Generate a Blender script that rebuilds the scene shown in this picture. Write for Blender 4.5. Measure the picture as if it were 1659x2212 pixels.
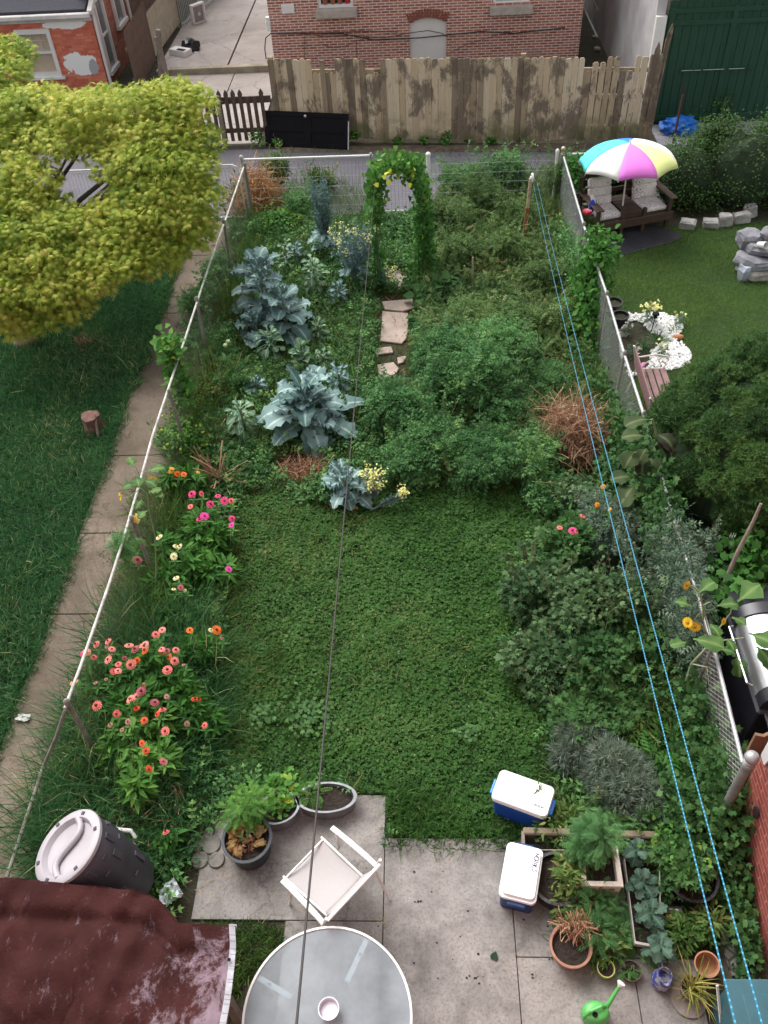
import bpy, bmesh, math, random
import numpy as np
from mathutils import Vector, Matrix
R = math.radians
random.seed(7)
rng = np.random.default_rng(11)
for o in list(bpy.data.objects): bpy.data.objects.remove(o)
scene = bpy.context.scene
col = scene.collection

# ------------------------------------------------------------------ camera
CAM_H = 8.5
F_, CX_, CY_ = 1854., 829.5, 1106.          # focal length and centre on a 1659 x 2212 picture grid
def _n(v):
    v = np.array(v, float); return v/np.linalg.norm(v)
_nd = _n((950-CX_, 2909-CY_, F_)); _fv = _n((894-CX_, -760-CY_, F_)); _fv = _n(_fv-_nd*_fv.dot(_nd))
WZ = -_nd; WY = _fv; WX = np.cross(WY, WZ)   # world axes seen from the camera (x right, y down, z forward)
def ray(u, v):
    r = np.array((u-CX_, v-CY_, F_)); return np.array((r@WX, r@WY, r@WZ))
def at(u, v, z=0.):                          # the point of the horizontal plane z seen at u, v
    w = ray(u, v); t = (z-CAM_H)/w[2]; return np.array((w[0]*t, w[1]*t, z))
def vert(u, v, y):                           # the same on the vertical plane y
    w = ray(u, v); t = y/w[1]; return np.array((w[0]*t, y, CAM_H+w[2]*t))
def side(u, v, x):
    w = ray(u, v); t = x/w[0]; return np.array((x, w[1]*t, CAM_H+w[2]*t))
cam = bpy.data.objects.new('camera', bpy.data.cameras.new('camera')); col.objects.link(cam)
cam.data.sensor_width = 36; cam.data.lens = 36*F_/2212.; cam.data.clip_end = 500; cam.data.clip_start = .05
M4 = Matrix.Identity(4)
xr = (WX[0], WY[0], WZ[0]); yu = (-WX[1], -WY[1], -WZ[1]); zb = (-WX[2], -WY[2], -WZ[2])
for i in range(3): M4[i][0] = xr[i]; M4[i][1] = yu[i]; M4[i][2] = zb[i]
M4[2][3] = CAM_H
cam.matrix_world = M4
scene.camera = cam
scene.render.resolution_x = 768; scene.render.resolution_y = 1024
# ------------------------------------------------------------------ light: overcast late evening
SUN_EL, SUN_AZ = R(52), R(-35)
w = bpy.data.worlds.new('World'); scene.world = w; w.use_nodes = True
nt = w.node_tree; bg = nt.nodes['Background']
sky = nt.nodes.new('ShaderNodeTexSky'); sky.sky_type = 'NISHITA'; sky.sun_disc = False
sky.sun_elevation = SUN_EL; sky.sun_rotation = SUN_AZ; sky.dust_density = 4.0; sky.air_density = 1.0
hs = nt.nodes.new('ShaderNodeHueSaturation'); hs.inputs['Saturation'].default_value = .16
nt.links.new(sky.outputs[0], hs.inputs['Color']); nt.links.new(hs.outputs[0], bg.inputs['Color'])
bg.inputs['Strength'].default_value = .12
sl = bpy.data.lights.new('sun', 'SUN'); so = bpy.data.objects.new('sun', sl); col.objects.link(so)
sl.energy = .9; sl.angle = R(40); sl.color = (1, .97, .94)
so.rotation_euler = (R(90)-SUN_EL, 0, math.pi-SUN_AZ)   # light comes from ahead and above
scene.view_settings.view_transform = 'Standard'; scene.view_settings.look = 'None'
scene.view_settings.exposure = 1.22; scene.view_settings.gamma = 1.0

# ------------------------------------------------------------------ materials
MT = {}
def nodes_of(name):
    m = bpy.data.materials.new(name); m.use_nodes = True
    return m, m.node_tree, m.node_tree.nodes['Principled BSDF']
def N(nt, t, **k):
    n = nt.nodes.new(t)
    for a, b in k.items():
        if hasattr(n, a): setattr(n, a, b)
        else: n.inputs[a].default_value = b
    return n
def ramp(nt, fac, stops):
    r = nt.nodes.new('ShaderNodeValToRGB'); e = r.color_ramp.elements
    while len(e) < len(stops): e.new(.5)
    for i, (p, c) in enumerate(stops): e[i].position = p; e[i].color = (*c, 1)
    nt.links.new(fac, r.inputs[0]); return r.outputs[0]
def mix(nt, fac, a, b, mode='MIX'):
    m = nt.nodes.new('ShaderNodeMix'); m.data_type = 'RGBA'; m.blend_type = mode
    for s, v in ((0, fac), (6, a), (7, b)):
        if hasattr(v, 'is_output'): nt.links.new(v, m.inputs[s])
        else: m.inputs[s].default_value = v if s == 0 else ((*v, 1) if len(v) == 3 else v)
    return m.outputs[2]
def noise(nt, scale, detail=5, rough=.6, vec=None, out='Fac', dist=0):
    n = nt.nodes.new('ShaderNodeTexNoise'); n.inputs['Scale'].default_value = scale
    n.inputs['Detail'].default_value = detail; n.inputs['Roughness'].default_value = rough; n.inputs['Distortion'].default_value = dist
    nt.links.new(vec if vec else coords(nt), n.inputs['Vector']); return n.outputs[out]
def coords(nt, kind='Object'):
    for n in nt.nodes:
        if n.bl_idname == 'ShaderNodeTexCoord': return n.outputs[kind]
    return nt.nodes.new('ShaderNodeTexCoord').outputs[kind]
def mapped(nt, scale=(1, 1, 1), rot=(0, 0, 0), loc=(0, 0, 0)):
    m = nt.nodes.new('ShaderNodeMapping'); nt.links.new(coords(nt), m.inputs[0])
    m.inputs['Scale'].default_value = scale; m.inputs['Rotation'].default_value = rot; m.inputs['Location'].default_value = loc
    return m.outputs[0]
def bump(nt, b, h, strength=.3, dist=.01):
    n = nt.nodes.new('ShaderNodeBump'); n.inputs['Strength'].default_value = strength; n.inputs['Distance'].default_value = dist
    nt.links.new(h, n.inputs['Height']); nt.links.new(n.outputs[0], b.inputs['Normal'])
def plain(name, c, rough=.6, var=.18, scale=6, metal=0., bmp=0., c2=None, detail=5):
    """a colour with gentle mottling, and a little grime"""
    if name in MT: return MT[name]
    m, nt, b = nodes_of(name)
    f = noise(nt, scale, detail)
    d = tuple(x*(1-var) for x in c) if c2 is None else c2
    lo = tuple(min(1, x*(1+var*.6)) for x in c)
    o = ramp(nt, f, [(.3, d), (.7, lo)])
    nt.links.new(o, b.inputs['Base Color']); b.inputs['Roughness'].default_value = rough; b.inputs['Metallic'].default_value = metal
    if bmp: bump(nt, b, noise(nt, scale*6, 4), bmp, .01)
    MT[name] = m; return m
def leafmat(name, stops, rough=.6, trans=.36, spec=.15, gain=1., warm=(1, 1, 1)):
    """foliage: the tint attribute (one value for each leaf) picks the colour"""
    m, nt, b = nodes_of(name)
    a = nt.nodes.new('ShaderNodeAttribute'); a.attribute_name = 'tint'
    c = ramp(nt, a.outputs['Fac'], [(p, tuple(min(.9, x*gain*w_) for x, w_ in zip(q, warm))) for p, q in stops])
    nz = noise(nt, 2.1, 2)
    c = mix(nt, .55, c, ramp(nt, nz, [(.3, (.45, .45, .45)), (.7, (.62, .60, .55))]), 'OVERLAY')
    nt.links.new(c, b.inputs['Base Color']); b.inputs['Roughness'].default_value = rough
    b.inputs['Specular IOR Level'].default_value = spec
    t = nt.nodes.new('ShaderNodeBsdfTranslucent'); nt.links.new(c, t.inputs[0])
    ms = nt.nodes.new('ShaderNodeMixShader'); ms.inputs[0].default_value = trans
    out = nt.nodes['Material Output']
    nt.links.new(b.outputs[0], ms.inputs[1]); nt.links.new(t.outputs[0], ms.inputs[2]); nt.links.new(ms.outputs[0], out.inputs[0])
    MT[name] = m; return m
def brickmat(name, cols, mortar, bw=.21, rh=.062, ms=.009, axis='x', stain=None, paint=None, off=.5, mort_var=None):
    m, nt, b = nodes_of(name)
    sx = nt.nodes.new('ShaderNodeSeparateXYZ'); nt.links.new(coords(nt), sx.inputs[0])
    cb = nt.nodes.new('ShaderNodeCombineXYZ'); nt.links.new(sx.outputs[0 if axis == 'x' else 1], cb.inputs[0]); nt.links.new(sx.outputs[2], cb.inputs[1])
    wob = nt.nodes.new('ShaderNodeVectorMath'); wob.operation = 'MULTIPLY_ADD'
    nn = nt.nodes.new('ShaderNodeTexNoise'); nn.inputs['Scale'].default_value = 9; nt.links.new(coords(nt), nn.inputs['Vector'])
    nt.links.new(nn.outputs['Color'], wob.inputs[0]); wob.inputs[1].default_value = (.012, .006, 0); nt.links.new(cb.outputs[0], wob.inputs[2])
    br = nt.nodes.new('ShaderNodeTexBrick'); nt.links.new(wob.outputs[0], br.inputs['Vector'])
    br.inputs['Scale'].default_value = 1; br.inputs['Brick Width'].default_value = bw; br.inputs['Row Height'].default_value = rh
    br.inputs['Mortar Size'].default_value = ms; br.inputs['Mortar Smooth'].default_value = .15; br.inputs['Bias'].default_value = 0
    br.offset = off; br.inputs['Color1'].default_value = (0, 0, 0, 1); br.inputs['Color2'].default_value = (1, 1, 1, 1); br.inputs['Mortar'].default_value = (.5, .5, .5, 1)
    f = nt.nodes.new('ShaderNodeMath'); f.operation = 'MULTIPLY_ADD'; nt.links.new(noise(nt, 7, 5), f.inputs[0]); f.inputs[1].default_value = .55
    g = nt.nodes.new('ShaderNodeMath'); g.operation = 'MULTIPLY_ADD'; nt.links.new(br.outputs['Color'], g.inputs[0]); g.inputs[1].default_value = .75; g.inputs[2].default_value = -.15
    nt.links.new(g.outputs[0], f.inputs[2])
    bc = ramp(nt, f.outputs[0], [(.1, cols[0]), (.5, cols[1]), (.9, cols[2])])
    mo = mix(nt, noise(nt, 3, 4), mortar, mort_var or tuple(x*.7 for x in mortar))
    c = mix(nt, br.outputs['Fac'], bc, mo)
    if stain:      # a lasting stain with a shape of its own
        c = mix(nt, ramp(nt, noise(nt, stain[1], 6, .65), [(stain[2], (0, 0, 0)), (stain[2]+.12, (1, 1, 1))]), c, stain[0])
    if paint: c = paint(nt, c)
    nt.links.new(c, b.inputs['Base Color']); b.inputs['Roughness'].default_value = .9
    inv = nt.nodes.new('ShaderNodeMath'); inv.operation = 'SUBTRACT'; inv.inputs[0].default_value = 1; nt.links.new(br.outputs['Fac'], inv.inputs[1])
    bump(nt, b, inv.outputs[0], .5, .01)
    MT[name] = m; return m

# ------------------------------------------------------------------ mesh building
def link(name, me, mat=None, parent=None):
    o = bpy.data.objects.new(name, me); col.objects.link(o)
    if mat is not None:
        for x in (mat if isinstance(mat, (list, tuple)) else [mat]): me.materials.append(x)
    if parent: o.parent = parent
    return o
def tag(o, label=None, cat=None, group=None, kind=None):
    if label: o['label'] = label
    if cat: o['category'] = cat
    if group: o['group'] = group
    if kind: o['kind'] = kind
    return o
def thing(name, label, cat, loc=(0, 0, 0), rz=0, group=None):
    o = bpy.data.objects.new(name, None); col.objects.link(o); o.empty_display_size = .1
    o.location = [float(x) for x in loc]; o.rotation_euler = (0, 0, rz)
    return tag(o, label, cat, group)
class MB:
    def __init__(s): s.bm = bmesh.new(); s.mi = 0
    def _m(s, geom_faces):
        for f in geom_faces: f.material_index = s.mi
    def box(s, c, d, rz=0, bev=0, rot=None, seg=1):
        mt = Matrix.Translation(Vector([float(x) for x in c])) @ (rot.to_4x4() if rot is not None else Matrix.Rotation(rz, 4, 'Z')) @ Matrix.Diagonal((d[0], d[1], d[2], 1))
        before = set(s.bm.faces) if s.mi else None
        r = bmesh.ops.create_cube(s.bm, size=1, matrix=mt)
        if bev:
            es = list({e for v in r['verts'] for e in v.link_edges})
            bmesh.ops.bevel(s.bm, geom=es, offset=bev, segments=seg, profile=.6, affect='EDGES')
        if s.mi:
            for f in s.bm.faces:
                if f not in before: f.material_index = s.mi
        return s
    def beam(s, a, b, w, h, up=(0, 0, 1), bev=0):
        a = Vector([float(x) for x in a]); b = Vector([float(x) for x in b]); y = (b-a); L = y.length; y.normalize()
        u = Vector(up); x = y.cross(u)
        if x.length < 1e-4: x = y.cross(Vector((1, 0, 0)))
        x.normalize(); z = x.cross(y); m = Matrix((x, y, z)).transposed()
        return s.box((a+b)/2, (w, L, h), rot=m, bev=bev)
    def face(s, pts):
        vs = [s.bm.verts.new([float(x) for x in p]) for p in pts]; f = s.bm.faces.new(vs); f.material_index = s.mi; return s
    def prism(s, pts, z0, z1):           # outline in x, y raised from z0 to z1
        n = len(pts); a = [s.bm.verts.new((p[0], p[1], z0)) for p in pts]; b = [s.bm.verts.new((p[0], p[1], z1)) for p in pts]
        fs = [s.bm.faces.new(b), s.bm.faces.new(a[::-1])] + [s.bm.faces.new((a[i], a[(i+1) % n], b[(i+1) % n], b[i])) for i in range(n)]
        s._m(fs); return s
    def slab(s, pts, nrm, t):            # outline of 3-d points given a thickness along nrm
        n = len(pts); nv = Vector(nrm)*t; a = [s.bm.verts.new([float(c) for c in p]) for p in pts]; b = [s.bm.verts.new(v.co+nv) for v in a]
        fs = [s.bm.faces.new(b), s.bm.faces.new(a[::-1])] + [s.bm.faces.new((a[i], a[(i+1) % n], b[(i+1) % n], b[i])) for i in range(n)]
        s._m(fs); return s
    def tube(s, pts, r, n=8, cap=True):
        pts = [Vector([float(x) for x in p]) for p in pts]; k = len(pts)
        rs = r if hasattr(r, '__len__') else [r]*k
        rings = []; prev = None
        for i, p in enumerate(pts):
            t = (pts[min(i+1, k-1)]-pts[max(i-1, 0)]).normalized()
            if prev is None:
                x = t.cross(Vector((0, 0, 1)));
                if x.length < .05: x = t.cross(Vector((0, 1, 0)))
            else: x = prev-t*prev.dot(t)
            x.normalize(); prev = x; y = t.cross(x)
            rings.append([s.bm.verts.new(p+(x*math.cos(2*math.pi*j/n)+y*math.sin(2*math.pi*j/n))*rs[i]) for j in range(n)])
        fs = []
        for i in range(k-1):
            for j in range(n): fs.append(s.bm.faces.new((rings[i][j], rings[i][(j+1) % n], rings[i+1][(j+1) % n], rings[i+1][j])))
        if cap and n > 2: fs += [s.bm.faces.new(rings[0][::-1]), s.bm.faces.new(rings[-1])]
        s._m(fs); return s
    def lathe(s, prof, n=24, c=(0, 0, 0), sx=1, sy=1, rot=None, cap0=True, cap1=True):
        rings = []; rot = rot if rot is not None else Matrix.Identity(3)
        for (r, z) in prof:
            rings.append([s.bm.verts.new(rot @ Vector((r*sx*math.cos(2*math.pi*j/n), r*sy*math.sin(2*math.pi*j/n), z))+Vector([float(x) for x in c])) for j in range(n)])
        fs = []
        for i in range(len(prof)-1):
            for j in range(n): fs.append(s.bm.faces.new((rings[i][j], rings[i][(j+1) % n], rings[i+1][(j+1) % n], rings[i+1][j])))
        if cap0: fs.append(s.bm.faces.new(rings[0][::-1]))
        if cap1: fs.append(s.bm.faces.new(rings[-1]))
        s._m(fs); return s
    def loft(s, rings, cap0=True, cap1=True):
        vr = [[s.bm.verts.new([float(x) for x in p]) for p in r] for r in rings]; n = len(vr[0]); fs = []
        for i in range(len(vr)-1):
            for j in range(n): fs.append(s.bm.faces.new((vr[i][j], vr[i][(j+1) % n], vr[i+1][(j+1) % n], vr[i+1][j])))
        if cap0: fs.append(s.bm.faces.new(vr[0][::-1]))
        if cap1: fs.append(s.bm.faces.new(vr[-1]))
        s._m(fs); return s
    def blob(s, c, r, seed=0, amp=.15, sub=3, freq=2.0, rz=0):
        rr = random.Random(seed); bm2 = bmesh.new(); bmesh.ops.create_icosphere(bm2, subdivisions=sub, radius=1)
        ph = [(rr.uniform(0, 6), rr.uniform(0, 6), rr.uniform(0, 6), rr.uniform(.6, 1.6)) for _ in range(4)]
        mp = {}
        cr, sr = math.cos(rz), math.sin(rz)
        for v in bm2.verts:
            d = v.co.normalized(); k = 1
            for a, b, c_, q in ph: k += amp*.5*math.sin(freq*q*d.x*2+a)*math.sin(freq*q*d.y*2+b)*math.cos(freq*q*d.z*2+c_)
            p = Vector((d.x*r[0]*k, d.y*r[1]*k, d.z*r[2]*k)); p = Vector((p.x*cr-p.y*sr, p.x*sr+p.y*cr, p.z))
            mp[v.index] = s.bm.verts.new(p+Vector([float(x) for x in c]))
        for f in bm2.faces:
            nf = s.bm.faces.new([mp[v.index] for v in f.verts]); nf.material_index = s.mi
        bm2.free(); return s
    def build(s, name, mat, parent=None, smooth=False, ang=40):
        me = bpy.data.meshes.new(name)
        bmesh.ops.recalc_face_normals(s.bm, faces=s.bm.faces[:])
        s.bm.to_mesh(me); s.bm.free()
        if smooth:
            me.shade_smooth()
            try: me.set_sharp_from_angle(angle=R(ang))
            except Exception: pass
        return link(name, me, mat, parent)
def relative(o, parent):
    """o was built in world space: keep it there under a placed parent"""
    inv = (Matrix.Translation(parent.location) @ parent.rotation_euler.to_matrix().to_4x4()).inverted()
    o.data.transform(inv); return o

# ------------------------------------------------------------------ foliage: many leaf-sized faces
def T(verts, faces):
    return (np.array(verts, float), faces)
T_BLADE = T([(-.5, 0, 0), (.5, 0, 0), (-.42, .45, .03), (.42, .45, .03), (-.28, .8, -.06), (.28, .8, -.06), (0, 1, -.2)], [(0, 1, 3, 2), (2, 3, 5, 4), (4, 5, 6)])
T_SHORT = T([(-.5, 0, 0), (.5, 0, 0), (.3, .6, .02), (-.3, .6, .02), (0, 1, -.1)], [(0, 1, 2, 3), (3, 2, 4)])
T_OVAL = T([(0, 0, 0), (.26, .25, .05), (.3, .55, .05), (0, 1, -.08), (-.3, .55, .05), (-.26, .25, .05), (0, .5, -.02)], [(0, 1, 6), (1, 2, 6), (2, 3, 6), (3, 4, 6), (4, 5, 6), (5, 0, 6)])
T_LANCE = T([(0, 0, 0), (.16, .3, .04), (.12, .65, .02), (0, 1, -.12), (-.12, .65, .02), (-.16, .3, .04), (0, .45, -.01)], [(0, 1, 6), (1, 2, 6), (2, 3, 6), (3, 4, 6), (4, 5, 6), (5, 0, 6)])
T_HEART = T([(0, 0, 0), (.3, -.1, .03), (.48, .15, .03), (.4, .5, .02), (0, 1, -.12), (-.4, .5, .02), (-.48, .15, .03), (-.3, -.1, .03), (0, .35, -.03)],
            [(0, 1, 8), (1, 2, 8), (2, 3, 8), (3, 4, 8), (4, 5, 8), (5, 6, 8), (6, 7, 8), (7, 0, 8)])
def star(tips, inner):
    """palmate leaf: tips = (angle from +Y in degrees, length)"""
    pts = [(0, 0, 0)]; out = [(0, -.02, 0)]
    tp = sorted(tips)
    ring = []
    for i, (a, l) in enumerate(tp):
        ring.append((math.sin(R(a))*l, .3+math.cos(R(a))*l, -.12*l))
        if i < len(tp)-1:
            b = (a+tp[i+1][0])/2; ring.append((math.sin(R(b))*inner, .3+math.cos(R(b))*inner, .03))
    V = [(0, .3, .02), (0, 0, 0)]+ring; n = len(ring)
    Fc = [(0, 1, 2)]+[(0, 2+i, 3+i) for i in range(n-1)]+[(0, 1+n, 1)]
    return T(V, Fc)
T_MAPLE = star([(-126, .36), (-80, .58), (-39, .74), (0, .84), (39, .74), (80, .58), (126, .36)], .2)
T_LOBE = star([(-110, .4), (-55, .55), (0, .7), (55, .55), (110, .4)], .32)
def compound(pairs, ll, lw, droop=.25, tipl=None):
    V = []; Fc = []
    def leaflet(p, d, l, w_):
        p = np.array(p); d = np.array(d)/np.linalg.norm(d); s = np.array((d[1], -d[0], 0)); i = len(V)
        V.extend([p, p+d*l*.45+s*w_*.5+(0, 0, .02), p+d*l+np.array((0, 0, -l*.25)), p+d*l*.45-s*w_*.5+(0, 0, .02)]); Fc.append((i, i+1, i+2, i+3))
    for k in range(pairs):
        y = .15+.7*k/max(1, pairs-1); z = -droop*y*y; sc = 1-.35*abs(k/(max(1, pairs-1))-.4)
        for sg in (-1, 1): leaflet((0, y, z), (sg*1, .55, -.1), ll*sc, lw*sc)
    leaflet((0, .8, -droop*.6), (0, 1, -.2), tipl or ll, lw)
    i = len(V); V.extend([(-.012, 0, 0), (.012, 0, 0), (.01, .85, -droop*.7), (-.01, .85, -droop*.7)]); Fc.append((i, i+1, i+2, i+3))
    return T([tuple(v) for v in V], Fc)
T_TOMATO = compound(3, .34, .2)
T_FERN = compound(7, .26, .08)
T_PINN = compound(5, .42, .13, .35)
T_MUG = compound(3, .38, .13, .15)
def clover():
    V = []; Fc = []
    for a in (0, 120, 240):
        i = len(V); c, s = math.cos(R(a)), math.sin(R(a))
        for x, y, z in ((0, 0, 0), (.32, .28, .04), (.3, .72, .02), (0, .66, -.02), (-.3, .72, .02), (-.32, .28, .04)):
            V.append((x*c-y*s, x*s+y*c, z))
        Fc += [(i, i+1, i+2, i+3), (i, i+3, i+4, i+5)]
    return T(V, Fc)
T_CLOVER = clover()
def tuft():
    V = []; Fc = []; rr = random.Random(3)
    for k in range(10):
        a = rr.uniform(0, 6.28); e = rr.uniform(.2, 1.3); d = np.array((math.cos(a)*math.cos(e), math.sin(a)*math.cos(e), math.sin(e)))
        s = np.cross(d, (0, 0, 1)); s /= np.linalg.norm(s)+1e-6; i = len(V)
        V += [tuple(-s*.025), tuple(s*.025), tuple(d*.5+s*.05), tuple(d*1.0), tuple(d*.5-s*.05)]; Fc += [(i, i+1, i+2, i+3, i+4)]
    return T([(x, z, y) for x, y, z in V], Fc)
T_TUFT = tuft()
def norm(a): return a/(np.linalg.norm(a, axis=-1, keepdims=True)+1e-9)
class Leaves:
    """collects leaf geometry (arrays) into one mesh with a tint for every leaf"""
    def __init__(s): s.V = []; s.L = []; s.S = []; s.t = []; s.nv = 0
    def add(s, tm, P, D, Nn, size, tint):
        tv, tf = tm; P = np.atleast_2d(P); n = len(P); D = norm(np.broadcast_to(D, (n, 3)).astype(float)); Nn = np.broadcast_to(Nn, (n, 3)).astype(float)
        X = norm(np.cross(D, Nn)); Z = np.cross(X, D)
        sz = np.array(size, float)
        if sz.ndim <= 1: sz = np.repeat(np.broadcast_to(sz, (n,))[:, None], 3, 1)
        q = tv[None, :, :]*sz[:, None, :]
        W = P[:, None, :]+q[..., 0:1]*X[:, None, :]+q[..., 1:2]*D[:, None, :]+q[..., 2:3]*Z[:, None, :]
        k = len(tv); lp = np.array([i for f in tf for i in f]); ft = np.array([len(f) for f in tf])
        s.V.append(W.reshape(-1, 3)); off = (np.arange(n)*k+s.nv)[:, None]
        s.L.append((lp[None, :]+off).ravel()); s.S.append(np.tile(ft, n))
        s.t.append(np.repeat(np.broadcast_to(tint, (n,)), k)); s.nv += n*k; return s
    def raw(s, V, faces, tint):
        V = np.array(V, float); s.V.append(V)
        s.L.append(np.array([i for f in faces for i in f])+s.nv); s.S.append(np.array([len(f) for f in faces]))
        s.t.append(np.broadcast_to(tint, (len(V),)).astype(float)); s.nv += len(V); return s
    def stem(s, pts, r0, r1, tint=.3, n=4):
        pts = np.array(pts, float); k = len(pts); V = []; Fc = []
        for i, p in enumerate(pts):
            t = pts[min(i+1, k-1)]-pts[max(i-1, 0)]; t = t/(np.linalg.norm(t)+1e-9); x = np.cross(t, (0.1, .9, .2)); x /= np.linalg.norm(x)+1e-9; y = np.cross(t, x)
            rr = r0+(r1-r0)*i/(k-1)
            for j in range(n): V.append(p+(x*math.cos(2*math.pi*j/n)+y*math.sin(2*math.pi*j/n))*rr)
        for i in range(k-1):
            for j in range(n): Fc.append((i*n+j, i*n+(j+1) % n, (i+1)*n+(j+1) % n, (i+1)*n+j))
        return s.raw(V, Fc, tint)
    def build(s, name, mat, parent=None, smooth=False, org=None):
        me = bpy.data.meshes.new(name)
        if s.V:
            V = np.concatenate(s.V)-(0 if org is None else np.array(org)); L = np.concatenate(s.L); S = np.concatenate(s.S)
            me.vertices.add(len(V)); me.vertices.foreach_set('co', V.astype(np.float32).ravel())
            me.loops.add(len(L)); me.loops.foreach_set('vertex_index', L.astype(np.int32))
            me.polygons.add(len(S)); st = np.concatenate(([0], np.cumsum(S)[:-1])); me.polygons.foreach_set('loop_start', st.astype(np.int32))
            me.update(calc_edges=True)
            at_ = me.attributes.new('tint', 'FLOAT', 'POINT'); at_.data.foreach_set('value', np.concatenate(s.t).astype(np.float32))
            if smooth: me.shade_smooth()
        return link(name, me, mat, parent)
def rdir(n, up=0., g=rng):
    v = g.normal(size=(n, 3)); v[:, 2] += up; return norm(v)
def in_poly(x, y, poly):
    r = np.zeros(len(x), bool); n = len(poly)
    for i in range(n):
        x1, y1 = poly[i][:2]; x2, y2 = poly[(i+1) % n][:2]
        c = ((y1 > y) != (y2 > y)) & (x < (x2-x1)*(y-y1)/(y2-y1+1e-12)+x1); r ^= c
    return r
def spread(poly, dens, holes=(), g=rng):
    xs = [p[0] for p in poly]; ys = [p[1] for p in poly]; A = (max(xs)-min(xs))*(max(ys)-min(ys)); n = int(A*dens)
    x = g.uniform(min(xs), max(xs), n); y = g.uniform(min(ys), max(ys), n); k = in_poly(x, y, poly)
    for h in holes: k &= ~in_poly(x, y, h)
    return np.stack([x[k], y[k], np.zeros(k.sum())], 1)
def lump(x, y, s=1., seed=0):                # value noise in 0..1, three octaves
    g = np.random.default_rng(seed); tab = g.uniform(0, 1, (64, 64)); out = 0*x; am = 0
    for o_ in range(3):
        k = s*.55*2**o_; u = x*k+17.3*o_+100; v = y*k+5.1*o_+100; i = np.floor(u).astype(int); j = np.floor(v).astype(int); fu = u-i; fv = v-j; fu = fu*fu*(3-2*fu); fv = fv*fv*(3-2*fv)
        q = lambda a_, b_: tab[(i+a_) % 64, (j+b_) % 64]
        w_ = .55**o_; out = out+w_*((q(0, 0)*(1-fu)+q(1, 0)*fu)*(1-fv)+(q(0, 1)*(1-fu)+q(1, 1)*fu)*fv); am += w_
    return np.clip((out/am-.5)*1.7+.5, 0, 1)
def blob_leaves(lv, c, r, n, tm, size, tint=(0, 1), up=.5, shell=.55, lumps=7, seed=1, flat=.0, szvar=.35, hang=.15):
    """leaves over a lumpy mass: centre c, radii r; each lump is a bough with its own tint"""
    g = np.random.default_rng(seed); c = np.array(c, float); r = np.array(r, float)
    d = rdir(lumps, .25, g); cc = c+d*r*g.uniform(.25, .72, (lumps, 1)); lr = r*g.uniform(.38, .62, (lumps, 1)); lt = g.uniform(0, 1, lumps)
    idx = g.integers(0, lumps, n); dd = rdir(n, .35, g); rad = g.uniform(shell, 1.05, (n, 1))
    P = cc[idx]+dd*lr[idx]*rad; P[:, 2] = np.maximum(P[:, 2], .01)
    D = norm(dd*np.array((1, 1, .35))+g.normal(size=(n, 3))*.45-np.array((0, 0, hang))); Nn = norm(dd*.5+np.array((0, 0, up+.4))+g.normal(size=(n, 3))*.35)
    t = np.clip(tint[0]+(tint[1]-tint[0])*(.5*lt[idx]+.5*g.uniform(0, 1, n)), 0, 1)
    return lv.add(tm, P, D, Nn, size*(1+g.uniform(-szvar, szvar, n)), t)
# ================================================================== SETTING
def P2(*uv): return [tuple(at(u, v)[:2]) for u, v in uv]
def ngon(pts, n=1): return pts
def sheet(name, pts, z, mat):
    b = MB(); b.face([(p[0], p[1], z) for p in pts]); o = b.build(name, mat); return tag(o, kind='structure')
FXL, FXR, FY0, FY1 = -3.6, 2.84, 2.0, 16.75      # the garden's fences
# soil
m, nt, b = nodes_of('soil')
f = noise(nt, 1.3, 8, .65); c = ramp(nt, f, [(.3, (.020, .022, .012)), (.5, (.045, .038, .022)), (.7, (.085, .060, .038))])
c = mix(nt, ramp(nt, noise(nt, 22, 4), [(.45, (0, 0, 0)), (.7, (.6, .6, .6))]), c, (.028, .042, .016))
nt.links.new(c, b.inputs['Base Color']); b.inputs['Roughness'].default_value = 1; bump(nt, b, noise(nt, 30, 5), .8, .03); M_SOIL = m
sheet('ground', [(-90, -30), (90, -30), (90, 150), (-90, 150)], 0, M_SOIL)
# turf sheets under the lawns
def turf(name, c1, c2):
    m, nt, b = nodes_of(name); f = noise(nt, 18, 6, .7); c = ramp(nt, f, [(.35, c1), (.68, c2)])
    nt.links.new(c, b.inputs['Base Color']); b.inputs['Roughness'].default_value = 1; bump(nt, b, noise(nt, 60, 3), .7, .02); return m
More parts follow.
